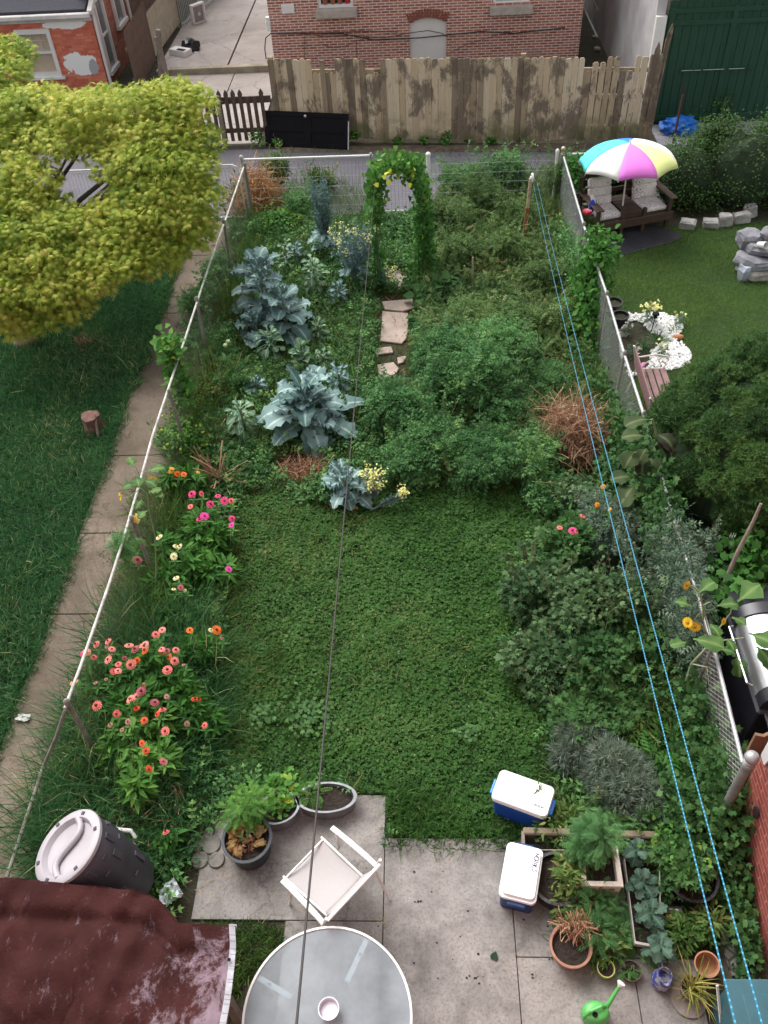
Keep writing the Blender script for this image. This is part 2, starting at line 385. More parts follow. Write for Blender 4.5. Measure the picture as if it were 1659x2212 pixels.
# asphalt
m, nt, b = nodes_of('asphalt')
c = ramp(nt, noise(nt, 1.2, 7, .6), [(.3, (.080, .075, .090)), (.7, (.125, .117, .136))])
c = mix(nt, ramp(nt, noise(nt, 160, 2), [(.45, (0, 0, 0)), (.75, (.5, .5, .5))]), c, (.20, .19, .21))
nt.links.new(c, b.inputs['Base Color']); b.inputs['Roughness'].default_value = .85; bump(nt, b, noise(nt, 200, 2), .4, .004)
sheet('alley_road', [(-30, 16.98), (30, 16.98), (30, 19.6), (5.2, 19.75), (-3.4, 20.35), (-6, 20.5), (-30, 20.6)], .006, m)
def concrete(name, c1, c2, c3, scale=1.1, spots=(.10, .09, .08)):
    m, nt, b = nodes_of(name)
    c = ramp(nt, noise(nt, scale, 10, .74, dist=.4), [(.34, c1), (.5, c2), (.66, c3)])
    c = mix(nt, ramp(nt, noise(nt, 38, 6, .75), [(.36, (.5, .5, .5)), (.52, (0, 0, 0))]), c, tuple(x*.55 for x in c1))
    c = mix(nt, ramp(nt, noise(nt, 5.5, 7, .6, mapped(nt, (1, 1, 1), (0, 0, 0), (7, 3, 0))), [(.66, (0, 0, 0)), (.74, (.55, .55, .55))]), c, spots)
    c = mix(nt, ramp(nt, noise(nt, .55, 4, .6, mapped(nt, (1, 1, 1), (0, 0, 0), (2, 9, 0))), [(.45, (0, 0, 0)), (.62, (.45, .45, .45))]), c, c1)
    ve = nt.nodes.new('ShaderNodeTexVoronoi'); ve.feature = 'DISTANCE_TO_EDGE'; ve.inputs['Scale'].default_value = .45
    vm = nt.nodes.new('ShaderNodeVectorMath'); vm.operation = 'MULTIPLY_ADD'; nt.links.new(noise(nt, 3, 6, .7, out='Color'), vm.inputs[0]); vm.inputs[1].default_value = (.5, .5, .5); nt.links.new(coords(nt), vm.inputs[2]); nt.links.new(vm.outputs[0], ve.inputs['Vector'])
    c = mix(nt, ramp(nt, ve.outputs['Distance'], [(.002, (.7, .7, .7)), (.006, (0, 0, 0))]), c, spots)
    nt.links.new(c, b.inputs['Base Color']); b.inputs['Roughness'].default_value = .95
    bump(nt, b, noise(nt, 70, 5, .7), .35, .01); return m
M_CONC = concrete('patio_concrete', (.150, .137, .128), (.255, .235, .220), (.36, .333, .313), 2.2)
M_PATH = concrete('path_concrete', (.085, .064, .044), (.175, .135, .10), (.25, .20, .155), .8, (.09, .065, .045))
M_PAVE = concrete('yard_concrete', (.27, .235, .21), (.37, .325, .30), (.45, .41, .39), .5)
M_BLUE = concrete('slab_concrete', (.24, .235, .25), (.33, .32, .34), (.41, .40, .42), .6)
# patio slabs with real joints between them
px = at(829, 1950)[0]; xr_ = 3.0
slabs = MB()
def slab(x0, y0, x1, y1, cut=.004, h=.05, jog=0):
    slabs.box(((x0+x1)/2, (y0+y1)/2, h/2-.02), (x1-x0-cut*2, y1-y0-cut*2, h), bev=.004)
ytop = at(800, 1716)[1]; y2 = at(1000, 1813)[1]; yj = at(1150, 2070)[1]; xj = at(1110, 2000)[0]
XPL = at(425, 1920)[0]; YPL = at(560, 1990)[1]; slab(XPL, YPL, px, ytop-.02); slab(at(610, 2060)[0], -.4, px, YPL); slab(px, -.4, xj, y2); slab(xj, yj, 2.0, y2-.03); slab(xj, -.4, at(1290, 2150)[0]+.35, yj); slab(at(1290, 2150)[0]+.35, -.4, 2.35, yj)
tag(slabs.build('patio', M_CONC), kind='structure')
# the neighbour's path along the left fence: separate poured slabs
pth = MB(); ys = [1.0, 2.6, at(60, 1790)[1], at(150, 1330)[1], at(230, 1155)[1], 8.2, 9.5, at(370, 680)[1], 12.4, 13.9, 15.4, 16.8]
ys = sorted(ys); ys = [y for i, y in enumerate(ys) if i == 0 or y-ys[i-1] > .3]
for a, b_ in zip(ys, ys[1:]):
    pth.box((-4.21, (a+b_)/2, .01), (1.14, b_-a-.014, .05), bev=.005)
tag(pth.build('left_path', M_PATH), kind='structure')
# paved yards beyond the alley
pv = MB(); xs_ = [-3.95, -5.35, -6.9, -9]
pv.box((-4.55, 23.2, .02), (1.25, 5.1, .05)); pv.box((-6.1, 23.2, .024), (1.8, 5.1, .05)); 
pv.box((-4.7, 31, .03), (1.5, 10.4, .05)); pv.box((-6.5, 31, .033), (2.0, 10.4, .05))
tag(pv.build('paved_yard', M_PAVE), kind='structure')
gp = MB(); gp.box((8.2, 20.3, .015), (5.6, 1.15, .04)); gp.box((12, 19.3, .01), (5, .9, .03))
tag(gp.build('garage_apron', M_BLUE), kind='structure')

# ---------------------------------------------------------------- brick house across the alley
YB = at(600, 187)[1]
def paint_vent(nt, c): return c
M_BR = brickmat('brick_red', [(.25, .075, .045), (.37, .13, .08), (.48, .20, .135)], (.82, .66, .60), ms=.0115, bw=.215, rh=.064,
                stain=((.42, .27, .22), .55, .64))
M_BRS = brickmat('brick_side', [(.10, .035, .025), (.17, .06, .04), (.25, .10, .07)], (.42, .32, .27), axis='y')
M_WHT = plain('white_paint', (.78, .76, .74), .5, .06, 3)
M_STONE = plain('sill_stone', (.46, .41, .36), .9, .2, 7, bmp=.3)
hx0 = vert(600, 187, YB)[0]; hx1 = vert(1262, 0, YB)[0]
bh = thing('brick_house', 'red brick house with white blocked-up arch standing behind the tall board fence', 'house', (0, YB, 0))
def hb(b): return b
b = MB()
X0, X1 = hx0, hx1
wins = []
for (u0, u1, vb) in ((683, 769, 19), (1060, 1149, 12)):
    a = vert(u0, vb, YB); c2 = vert(u1, vb, YB); wins.append((a[0]+.06, c2[0]-.06, a[2]))
aL = vert(886, 126, YB); aR = vert(964, 126, YB); aT = vert(925, 40, YB)[2]
# facade with real openings, bottom to top
zt = 5.6; (w0, w1, wz), (v0, v1, vz) = wins; zb_ = (wz+vz)/2+.0
def q(x0, x1, z0, z1): b.box(((x0+x1)/2, .15, (z0+z1)/2), (x1-x0, .3, z1-z0))
aw0, aw1, az = aL[0], aR[0], aT-.1
q(X0, aw0, 0, zb_); q(aw1, X1, 0, zb_)
arch = [(aw0+(aw1-aw0)*i/10, az+.12*math.sin(math.pi*i/10)) for i in range(11)]
b.slab([(aw0, 0, zb_)]+[(x, 0, z) for x, z in arch]+[(aw1, 0, zb_)], (0, 1, 0), .3)
q(X0, w0, zb_, zt); q(w1, v0, zb_, zt); q(v1, X1, zb_, zt); q(w0, w1, zb_+1.5, zt); q(v0, v1, zb_+1.5, zt)
wall = b.build('wall', M_BR, bh)
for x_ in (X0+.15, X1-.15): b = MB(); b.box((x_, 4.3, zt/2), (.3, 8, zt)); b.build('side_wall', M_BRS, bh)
b = MB(); b.box(((X0+X1)/2, 4.3, zt+.1), (X1-X0+.4, 9, .2)); b.build('roof', plain('tar_roof', (.05, .05, .055), .9), bh)
b = MB(); b.slab([(x, .07, z) for x, z in [(aw0, .01), (aw0, az)]+arch[1:-1]+[(aw1, az), (aw1, .01)]], (0, 1, 0), .06); b.build('blocked_arch', M_WHT, bh)
b = MB()       # soldier course of the arch
for i in range(15):
    t = (i+.5)/15; x = aw0+(aw1-aw0)*t; z = az+.12*math.sin(math.pi*t)+.01; an = (t-.5)*-1.05*.9
    b.box((x+math.sin(-an)*.11, -.012, z+.10), ((aw1-aw0)/15-.012, .03, .2), rot=Matrix.Rotation(-an, 3, 'Y'), bev=.004)
b.build('arch_course', plain('arch_brick', (.26, .085, .06), .9, .3, 12), bh)
for (x0, x1, z) in wins:
    wn = bpy.data.objects.new('window', None); col.objects.link(wn); wn.parent = bh
    b = MB(); f_ = .07; xc = (x0+x1)/2
    b.box((x0+f_/2, .09, z+.75), (f_, .12, 1.5)); b.box((x1-f_/2, .09, z+.75), (f_, .12, 1.5)); b.box((xc, .09, z+.04), (x1-x0-2*f_, .12, .08)); b.box((xc, .09, z+1.46), (x1-x0-2*f_, .12, .08)); b.box((xc, .1, z+.8), (x1-x0-2*f_, .08, .05))
    b.build('frame', M_WHT, wn)
    b = MB(); b.box((xc, .15, z+.75), (x1-x0-2*f_, .01, 1.36)); b.build('pane', plain('dark_glass', (.03, .035, .045), .08, .1), wn)
    b = MB(); b.box((xc, -.05, z-.1), (x1-x0+.16, .22, .19), bev=.008); b.build('sill', M_STONE, wn)
x0, x1, z = wins[0]
for k, (dx, c_) in enumerate(((.2, (.33, .12, .07)), (.42, (.36, .13, .06)), (.62, (.36, .12, .07)), (.83, (.55, .03, .04)))):
    x = x0+(x1-x0)*dx
    pt = MB(); pt.lathe([(.05, 0), (.075, .12), (.08, .12), (.08, .15), (.06, .15), (.06, .12)], 12, (0, 0, 0), cap1=True)
    o = pt.build('window_pot', plain('pot%d' % k, c_, .8), None, True); o.location = (x, YB+.05, z+.081); o.scale = (1, 1, 1)
    tag(o, ['brown clay pot at the left end of the window ledge', 'brown clay pot second from the left on the window ledge', 'brown clay pot next to the red pot on the window ledge', 'bright red pot on the brick house window ledge'][k], 'pot', 'pots on the window ledge')
vz0 = vert(607, 10, YB); vz1 = vert(637, 28, YB)
b = MB(); b.box(((vz0[0]+vz1[0])/2, -.02, (vz0[2]+vz1[2])/2), (vz1[0]-vz0[0], .05, vz0[2]-vz1[2]), bev=.01); b.build('vent_cover', M_WHT, bh)
def cable_on(name, pts, r, mat, n=6):
    b = MB(); b.tube([(p[0], p[1]-YB, p[2]) for p in pts], r, n); return b.build(name, mat, bh, True)
M_CAB = plain('black_cable', (.035, .028, .028), .6, .2)
M_CABB = plain('brown_cable', (.12, .06, .05), .7, .2)
cable_on('wall_cable', [vert(u, v, YB-.05) for u, v in ((575, 128), (572, 105), (574, 82), (585, 72), (640, 71), (740, 73), (806, 86), (905, 82), (1040, 68), (1110, 72), (1220, 60))], .014, M_CAB)
cable_on('wall_cable', [vert(u, v, YB-.07) for u, v in ((585, 73), (640, 72), (700, 78), (760, 76), (830, 82), (880, 72), (925, 66), (955, 72), (965, 80))], .010, M_CABB)
cable_on('wall_cable', [vert(u, v, YB-.04) for u, v in ((600, 74), (700, 71), (800, 67), (860, 69))], .010, M_CABB)
cable_on('wall_cable', [vert(u, v, YB-.09) for u, v in ((690, 96), (722, 103), (752, 98), (770, 88), (800, 80))], .006, M_CAB)
cable_on('wall_cable', [vert(u, v, YB-.03) for u, v in ((657, 78), (659, 140))], .008, M_CABB)
cable_on('wall_cable', [vert(u, v, YB-.03) for u, v in ((770, 86), (771, 130))], .008, M_CABB)
cable_on('wall_cable', [vert(u, v, YB-.06) for u, v in ((963, 118), (1010, 95), (1060, 80), (1110, 68))], .006, M_CAB)
b = MB(); p0 = vert(565, 38, YB); p1 = vert(566, 68, YB)
b.box((X0-.04, .05, (p0[2]+p1[2])/2), (.11, .12, p0[2]-p1[2]), bev=.01); b.box((X0-.04, .05, p0[2]-.12), (.13, .14, .05)); b.build('downspout', M_WHT, bh)

# ---------------------------------------------------------------- tall board fence
M_WOOD, nt, bb = nodes_of('weathered_boards')
a = nt.nodes.new('ShaderNodeAttribute'); a.attribute_name = 'tint'
c = ramp(nt, a.outputs['Fac'], [(0, (.22, .17, .125)), (.3, (.50, .39, .26)), (.7, (.62, .50, .35)), (1, (.70, .60, .46))])
st = ramp(nt, noise(nt, 1.9, 7, .72, mapped(nt, (1, 1, .55)), dist=.3), [(.49, (0, 0, 0)), (.56, (.8, .8, .8))])
c = mix(nt, st, c, (.13, .10, .08))
grain = noise(nt, 6, 5, .7, mapped(nt, (9, 9, .5)))
c = mix(nt, .55, c, ramp(nt, grain, [(.3, (.32, .32, .32)), (.7, (.66, .64, .6))]), 'OVERLAY')
sx = nt.nodes.new('ShaderNodeSeparateXYZ'); nt.links.new(coords(nt), sx.inputs[0])
mm = nt.nodes.new('ShaderNodeMath'); mm.operation = 'MULTIPLY_ADD'; nt.links.new(noise(nt, 1.6, 6), mm.inputs[0]); mm.inputs[1].default_value = 1.5; 
mi_ = nt.nodes.new('ShaderNodeMath'); mi_.operation = 'MULTIPLY'; nt.links.new(sx.outputs[2], mi_.inputs[0]); mi_.inputs[1].default_value = -.62; nt.links.new(mi_.outputs[0], mm.inputs[2])
c = mix(nt, ramp(nt, mm.outputs[0], [(.42, (0, 0, 0)), (.75, (.75, .75, .75))]), c, (.115, .125, .045))     # algae creeping up from the soil
nt.links.new(c, bb.inputs['Base Color']); bb.inputs['Roughness'].default_value = .95; bump(nt, bb, grain, .5, .01)
def plank_tints(me, t):
    at_ = me.attributes.new('tint', 'FLOAT', 'POINT'); at_.data.foreach_set('value', np.array(t, np.float32))
A = at(600, 306); B = at(1391, 309); zf = vert(597, 127, A[1])[2]
bf = thing('board_fence', 'tall weathered fence of dog-eared boards with dark damp stains along the alley', 'fence', (A[0], A[1], 0), math.atan2(B[1]-A[1], B[0]-A[0]))
L = math.hypot(B[0]-A[0], B[1]-A[1])
b = MB(); ti = []; x = 0; g = random.Random(5); k = 0
while x < L-.05:
    wd = g.uniform(.125, .165); h = zf+g.uniform(-.025, .02); fr = x/L
    if .105 < fr < .17 or .245 < fr < .30: h -= .30
    if k in (2, 3): h -= 0
    if fr > .72 and g.random() < .3: h -= g.choice([.3, .06, .12])
    if fr > .9: h += .02
    lean = 0 if fr < .82 else (fr-.82)*.75
    z0 = .05+g.uniform(0, .06); e = .03; gp_ = g.uniform(.003, .01) if fr < .85 else g.uniform(.01, .03); y = g.uniform(-.008, .008)
    if not (.085 < fr < .1):
        n0 = len(b.bm.verts)
        b.slab([(x+gp_, y, z0), (x+wd, y, z0), (x+wd+lean*.3, y, h-e*1.2), (x+wd-e+lean*.3, y, h), (x+gp_+e+lean*.3, y, h), (x+gp_+lean*.3, y, h-e*1.2)], (0, -1, 0), .02)
        ti += [g.random()**.8*.9 if g.random() > .12 else .02]*(len(b.bm.verts)-n0)
    x += wd; k += 1
o = b.build('boards', M_WOOD, bf); plank_tints(o.data, ti)
b = MB()
for z in (.35, zf*.55, zf-.28): b.box((L/2, .045, z), (L, .05, .09))
o = b.build('rail', M_WOOD, bf); plank_tints(o.data, [.2]*len(o.data.vertices))
for fr, dz in ((.0, .02), (.14, -.02), (.30, 0), (.52, -.04), (.555, .0), (.66, .05), (.99, .12)):
    b = MB(); b.box((L*fr+.06, -.035 if fr in (.14, .30, .555) else .09, (zf+dz)/2), (.11, .03 if fr in (.14, .30, .555) else .09, zf+dz), bev=.004)
    o = b.build('post', M_WOOD, bf); plank_tints(o.data, [.12]*len(o.data.vertices))
# broken grey pieces leaning at the right end
b = MB(); 
for i, (dx, hh, ln) in enumerate(((.02, 2.35, .03), (-.09, 2.5, .10), (-.2, 2.15, .05))):
    b.slab([(L+dx, -.02, .1), (L+dx+.1, -.02, .1), (L+dx+.1+ln*2, -.02, hh-.1), (L+dx+.06+ln*2, -.02, hh), (L+dx+ln*2, -.02, hh-.18)], (0, 1, 0), .02)
o = b.build('broken_boards', M_WOOD, bf); plank_tints(o.data, [.1]*len(o.data.vertices))

# ---------------------------------------------------------------- picket fence, dark, with spade tops
M_DARKW = plain('dark_stained_wood', (.105, .066, .050), .8, .35, 9, bmp=.2)
YP = at(540, 312)[1]; pa = vert(430, 205, YP)[0]-1.6; pb = A[0]-.02
pf = thing('picket_fence', 'low dark brown picket fence with spade tops left of the tall boards', 'fence', (pa, YP, 0))
ztop = vert(520, 192, YP)[2]; zr = vert(520, 214, YP)[2]; L2 = pb-pa
b = MB(); n = int(L2/.165)
for i in range(n):
    x = i*.165+.03; z = ztop+(.0 if g.random() < .7 else -.13)
    if z == ztop:
        b.slab([(x, 0, .1), (x+.085, 0, .1), (x+.085, 0, z-.17), (x+.10, 0, z-.12), (x+.09, 0, z-.07), (x+.045, 0, z), (x, 0, z-.07), (x-.01, 0, z-.12), (x, 0, z-.17)], (0, -1, 0), .02)
    else: b.slab([(x, 0, .1), (x+.085, 0, .1), (x+.085, 0, z-.04), (x, 0, z-.04)], (0, -1, 0), .02)
b.build('pickets', M_DARKW, pf)
b = MB(); b.box((L2/2, .035, zr-.03), (L2, .04, .15)); b.box((L2/2, .035, .33), (L2, .04, .1)); b.build('rail', M_DARKW, pf)
for u in (477, ):
    x = vert(u, 250, YP)[0]-pa; b = MB(); b.box((x, -.05, .58), (.1, .06, 1.16), bev=.005); b.build('post', plain('grey_wood', (.22, .18, .15), .9, .3, 8), pf)
M_GREYW = plain('grey_wood', (.22, .18, .15), .9, .3, 8)

# ---------------------------------------------------------------- black panelled door leaning on its long edge
dA = at(574, 316); dB = at(752, 325); dT = vert(572, 240, dA[1]+.25); dT2 = vert(755, 246, dB[1]+.25)
M_BLACK = plain('black_gloss', (.006, .0055, .008), .6, .3, 5); M_BLACK.node_tree.nodes['Principled BSDF'].inputs['Specular IOR Level'].default_value = .15
hz = (dT[2]+dT2[2])/2; wD = dB[0]-dA[0]
dr = thing('old_door', 'black panelled door lying on its long edge against the tall fence', 'door', (dA[0], dA[1], .012), math.atan2(dB[1]-dA[1], wD))
tilt = Matrix.Rotation(-math.atan2(.25, hz), 3, 'X')
b = MB(); hh = math.hypot(hz, .25)
def dbox(x0, x1, z0, z1, y, t): 
    c_ = tilt @ Vector(((x0+x1)/2, y, (z0+z1)/2)); b.box(c_, (x1-x0, t, z1-z0), rot=tilt, bev=.004)
wl = math.hypot(wD, dB[1]-dA[1]); dbox(0, wl, 0, hh, .02, .03)
for x0, x1 in ((0, .12), (wl*.47, wl*.56), (wl-.12, wl)): dbox(x0, x1, 0, hh, -.001, .02)
for z0, z1 in ((0, .1), (hh*.44, hh*.56), (hh-.1, hh)):
    for x0, x1 in ((.12, wl*.47), (wl*.56, wl-.12)): dbox(x0, x1, z0, z1, -.003, .018)
b.build('slab', M_BLACK, dr)
b = MB(); kc = tilt @ Vector((wl*.5, -.03, hh-.07)); b.lathe([(.012, 0), (.012, .025), (.03, .03), (.034, .05), (.02, .065)], 14, kc, rot=Matrix.Rotation(R(90), 3, 'X')); b.build('knob', plain('pale_brass', (.6, .55, .45), .3, .1, metal=.6), dr, True)
b = MB(); c_ = tilt @ Vector((wl+.006, .0, hh*.4)); b.box(c_, (.012, .05, hh*.8), rot=tilt); c_ = tilt @ Vector((-.006, .0, hh*.9)); b.box(c_, (.012, .05, .1), rot=tilt); b.build('edge_strip', M_WHT, dr)

# ---------------------------------------------------------------- garage with green doors, at the right
YG = at(1405, 272)[1]; gx = vert(1418, 160, YG)[0]
ga = thing('garage', 'white walled garage with big dark green wooden doors at the right of the alley', 'garage', (gx, YG, 0))
M_STUC = plain('pale_stucco', (.60, .58, .58), .85, .28, 1.2, bmp=.2)
M_GREEN, nt, bb = nodes_of('green_doors')
gn = noise(nt, 4, 5, .7, mapped(nt, (6, 6, .5))); c = ramp(nt, gn, [(.3, (.009, .048, .025)), (.7, (.020, .085, .046))])
nt.links.new(c, bb.inputs['Base Color']); bb.inputs['Roughness'].default_value = .6; bump(nt, bb, gn, .3, .01)
zg = vert(1500, 3, YG)[2]
b = MB(); b.box((-.1, 5.2, 1.45), (.2, 10.2, 2.9)); b.build('wall', M_STUC, ga)
b = MB(); b.slab([(-.205, -.03, .05), (.02, -.03, .05), (.02, -.03, 2.35), (-.205, -.03, 2.35)], (0, 1, 0), .12); b.build('corner_trim', plain('bright_trim', (.85, .84, .80), .5, .05), ga)
b = MB(); b.box((4.2, .15, zg+.45), (8.4, .22, .8)); b.box((4.2, 5.2, 2.98), (8.9, 10.6, .16)); b.build('roof', plain('brown_header', (.07, .045, .04), .9, .3), ga)
b = MB(); nb = 46; 
for i in range(nb): x0 = .06+i*8.3/nb; b.box((x0+.085, .05+.002*(i % 3), zg/2+.04), (.172, .03, zg-.04), bev=.003)
b.build('door', M_GREEN, ga)
b = MB()
for z in (.18, zg-.18, zg-.42): b.box((4.2, .02, z), (8.2, .03, .10), bev=.004)
for x in (.14, 1.5, 3.2): b.box((x, .016, zg/2), (.12, .028, zg-.2), bev=.004)
b.build('door_frame', M_GREEN, ga)
b = MB(); zz = vert(1560, 149, YG)[2]
b.box((1.35, .005, zz), (1.7, .04, .022)); b.build('door_rail', M_GREEN, ga)
b = MB(); 
for x0, x1 in ((.55, .8), (.82, .98), (1.03, 1.5), (1.6, 1.95)): b.box(((x0+x1)/2, -.018, zz+.002), (x1-x0, .006, .014))
b.build('worn_edge', plain('worn_paint', (.5, .55, .5), .8), ga)
# ---------------------------------------------------------------- painted brick house at the left
YL = at(237, 197)[1]; lx = at(237, 197)[0]
wz1 = vert(75, 62, YL)[2]
def painted(nt, c):
    # flaking white paint, patches with their own outline, near the window
    sx = nt.nodes.new('ShaderNodeSeparateXYZ'); nt.links.new(coords(nt), sx.inputs[0])
    n_ = noise(nt, 2.6, 8, .7)
    def near(x, z, rx, rz, lo):
        a = nt.nodes.new('ShaderNodeMath'); a.operation = 'SUBTRACT'; nt.links.new(sx.outputs[0], a.inputs[0]); a.inputs[1].default_value = x
        a2 = nt.nodes.new('ShaderNodeMath'); a2.operation = 'DIVIDE'; nt.links.new(a.outputs[0], a2.inputs[0]); a2.inputs[1].default_value = rx
        a3 = nt.nodes.new('ShaderNodeMath'); a3.operation = 'MULTIPLY'; nt.links.new(a2.outputs[0], a3.inputs[0]); nt.links.new(a2.outputs[0], a3.inputs[1])
        e = nt.nodes.new('ShaderNodeMath'); e.operation = 'SUBTRACT'; nt.links.new(sx.outputs[2], e.inputs[0]); e.inputs[1].default_value = z
        e2 = nt.nodes.new('ShaderNodeMath'); e2.operation = 'DIVIDE'; nt.links.new(e.outputs[0], e2.inputs[0]); e2.inputs[1].default_value = rz
        e3 = nt.nodes.new('ShaderNodeMath'); e3.operation = 'MULTIPLY_ADD'; nt.links.new(e2.outputs[0], e3.inputs[0]); nt.links.new(e2.outputs[0], e3.inputs[1]); nt.links.new(a3.outputs[0], e3.inputs[2])
        k = nt.nodes.new('ShaderNodeMath'); k.operation = 'MULTIPLY_ADD'; nt.links.new(n_, k.inputs[0]); k.inputs[1].default_value = 2.4; 
        s = nt.nodes.new('ShaderNodeMath'); s.operation = 'MULTIPLY'; nt.links.new(e3.outputs[0], s.inputs[0]); s.inputs[1].default_value = -1; nt.links.new(s.outputs[0], k.inputs[2])
        return ramp(nt, k.outputs[0], [(lo, (0, 0, 0)), (lo+.05, (1, 1, 1))])
    c = mix(nt, near(-.75, wz1+.06, .85, .13, .62), c, (.92, .90, .88))
    c = mix(nt, near(-.62, .72, .62, .36, .60), c, (.90, .89, .89))
    c = mix(nt, near(-.25, .62, .2, .25, .7), c, (.42, .42, .44))
    return c
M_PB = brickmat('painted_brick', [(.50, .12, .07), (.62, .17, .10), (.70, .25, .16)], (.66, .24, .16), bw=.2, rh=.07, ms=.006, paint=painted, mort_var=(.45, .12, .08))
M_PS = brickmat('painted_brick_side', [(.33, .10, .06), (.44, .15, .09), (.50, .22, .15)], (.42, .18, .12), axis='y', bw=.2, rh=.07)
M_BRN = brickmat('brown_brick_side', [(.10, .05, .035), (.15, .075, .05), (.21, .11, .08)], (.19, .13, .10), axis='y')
lh = thing('painted_brick_house', 'red painted brick house with flaking white paint behind the yellow-green maple', 'house', (lx, YL, 0))
ze = vert(190, 30, YL)[2]; wl0 = vert(48, 62, YL); wl1 = vert(137, 168, YL)
wx0 = vert(62, 165, YL)[0]-lx+.0; wx1 = vert(137, 168, YL)[0]-lx; wz0 = vert(100, 165, YL)[2]; wz1 = vert(75, 62, YL)[2]
b = MB()
b.box(((-9+wx0)/2, .15, ze/2), (wx0+9, .3, ze)); b.box((wx1/2, .15, ze/2), (-wx1, .3, ze)); b.box(((wx0+wx1)/2, .15, wz0/2), (wx1-wx0, .3, wz0)); b.box(((wx0+wx1)/2, .15, (wz1+ze)/2), (wx1-wx0, .3, ze-wz1))
b.build('wall', M_PB, lh)
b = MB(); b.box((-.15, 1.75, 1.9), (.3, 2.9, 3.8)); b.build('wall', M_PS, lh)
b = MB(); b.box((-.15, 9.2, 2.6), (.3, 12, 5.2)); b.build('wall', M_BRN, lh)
b = MB(); b.box((-5.2, 9.2, 5.25), (10.6, 12.3, .16)); b.build('roof', MT.get('tar_roof'), lh)
b = MB(); b.slab([(-9, -.12, ze+.1), (-.05, -.12, ze+.1), (-.05, 3.2, ze+1.3), (-9, 3.2, ze+1.3)], (0, 0, 1), .05); b.build('roof', plain('dark_slate', (.045, .045, .06), .85, .3, 20), lh)
b = MB(); b.box((-4.5, -.17, ze+.02), (9.1, .14, .12), bev=.02); b.box((-4.5, -.03, ze-.09), (9.05, .05, .11)); b.beam((.05, -.1, ze+.05), (.05, 3.1, ze+1.25), .12, .12)
b.build('gutter', plain('gutter_white', (.70, .67, .64), .6, .25, 3), lh)
wn = bpy.data.objects.new('window', None); col.objects.link(wn); wn.parent = lh
b = MB(); xc = (wx0+wx1)/2; wd = wx1-wx0; hgt = wz1-wz0; f_ = .1
b.box((wx0+f_/2, .02, (wz0+wz1)/2), (f_, .14, hgt)); b.box((wx1-f_/2, .02, (wz0+wz1)/2), (f_, .14, hgt)); b.box((xc, .02, wz1-.06), (wd-2*f_, .14, .12)); b.box((xc, .02, wz0+.05), (wd-2*f_, .14, .1)); b.box((xc, .05, (wz0+wz1)/2), (wd-2*f_, .08, .06))
b.box((xc, -.02, wz0-.03), (wd+.16, .16, .06)); b.build('frame', M_WHT, wn)
b = MB(); b.box((xc, .10, (wz0+wz1)/2), (wd-2*f_, .01, hgt-.2)); b.build('pane', plain('curtained_glass', (.52, .42, .32), .3, .12, 4), wn)
b = MB()
for i in (1, 2): b.box((wx0+f_+(wd-2*f_)*i/3, .075, (wz0+wz1)/2+hgt*.24), (.018, .02, hgt*.42))
b.box((xc, .077, (wz0+wz1)/2+hgt*.24), (wd-2*f_, .02, .018)); b.build('muntins', plain('muntin', (.66, .58, .48), .6, .1), wn)
for k, (y0, y1, z0, z1) in enumerate(((.35, 1.05, .35, 2.1), (2.0, 2.8, 1.0, 2.9), (4.2, 5.1, 1.6, 3.6))):
    wn = bpy.data.objects.new('window', None); col.objects.link(wn); wn.parent = lh
    b = MB(); yc = (y0+y1)/2
    b.box((.03, y0, (z0+z1)/2), (.1, .09, z1-z0)); b.box((.03, y1, (z0+z1)/2), (.1, .09, z1-z0)); b.box((.03, yc, z0), (.16, y1-y0+.18, .1)); b.box((.03, yc, z1), (.1, y1-y0+.09, .1)); b.box((.02, yc, (z0+z1)/2), (.06, y1-y0, .05)); b.build('frame', M_WHT, wn)
    b = MB(); b.box((.006, yc, (z0+z1)/2), (.02, y1-y0-.08, z1-z0-.1)); b.build('pane', plain('grey_glass', (.20, .19, .19), .15, .2), wn)
for y, z0, z1 in ((.06, .1, ze+.1), (3.25, .5, 3.8), (5.9, 1, 5)):
    b = MB(); b.tube([(.07, y, z0), (.07, y, z1)], .045, 8); b.build('downspout', M_WHT, lh, True)
# brown board fence beside that house, then cream pickets, then metal bars
fb = thing('side_fence', 'brown board fence with pointed tops beside the painted brick house', 'fence', tuple(at(300, 200)))
p0 = at(300, 205); p1 = at(337, 132); d_ = (p1-p0); L3 = np.linalg.norm(d_); fb.location = [float(x) for x in p0]; fb.rotation_euler[2] = math.atan2(d_[1], d_[0])
b = MB(); k = 0; x = 0
while x < L3: b.slab([(x, 0, .03), (x+.1, 0, .03), (x+.1, 0, 1.45), (x+.05, 0, 1.56+.02*(k % 3)), (x, 0, 1.45)], (0, 1, 0), .02); x += .108; k += 1
b.build('boards', plain('brown_boards', (.15, .095, .07), .9, .35, 5), fb); b = MB(); b.box((L3/2, .05, 1.1), (L3, .05, .08)); b.box((L3/2, .05, .35), (L3, .05, .08)); b.build('rail', MT['brown_boards'], fb)
cf = thing('cream_picket_fence', 'cream painted picket fence with pointed tops in front of the far brown wall', 'fence')
p0 = at(337, 132); p1 = at(388, 60); d_ = (p1-p0); L4 = np.linalg.norm(d_); cf.location = [float(x) for x in p0+(0, .05, 0)]; cf.rotation_euler[2] = math.atan2(d_[1], d_[0])
b = MB(); x = 0; M_CREAM = plain('cream_paint', (.50, .47, .36), .8, .25, 4)
while x < L4: b.slab([(x, 0, .12), (x+.06, 0, .12), (x+.06, 0, 1.18), (x+.03, 0, 1.27), (x, 0, 1.18)], (0, -1, 0), .018); x += .088
b.build('pickets', M_CREAM, cf); b = MB(); b.box((L4/2, .03, 1.0), (L4, .03, .07)); b.box((L4/2, .03, .3), (L4, .03, .07)); b.build('rail', M_CREAM, cf)
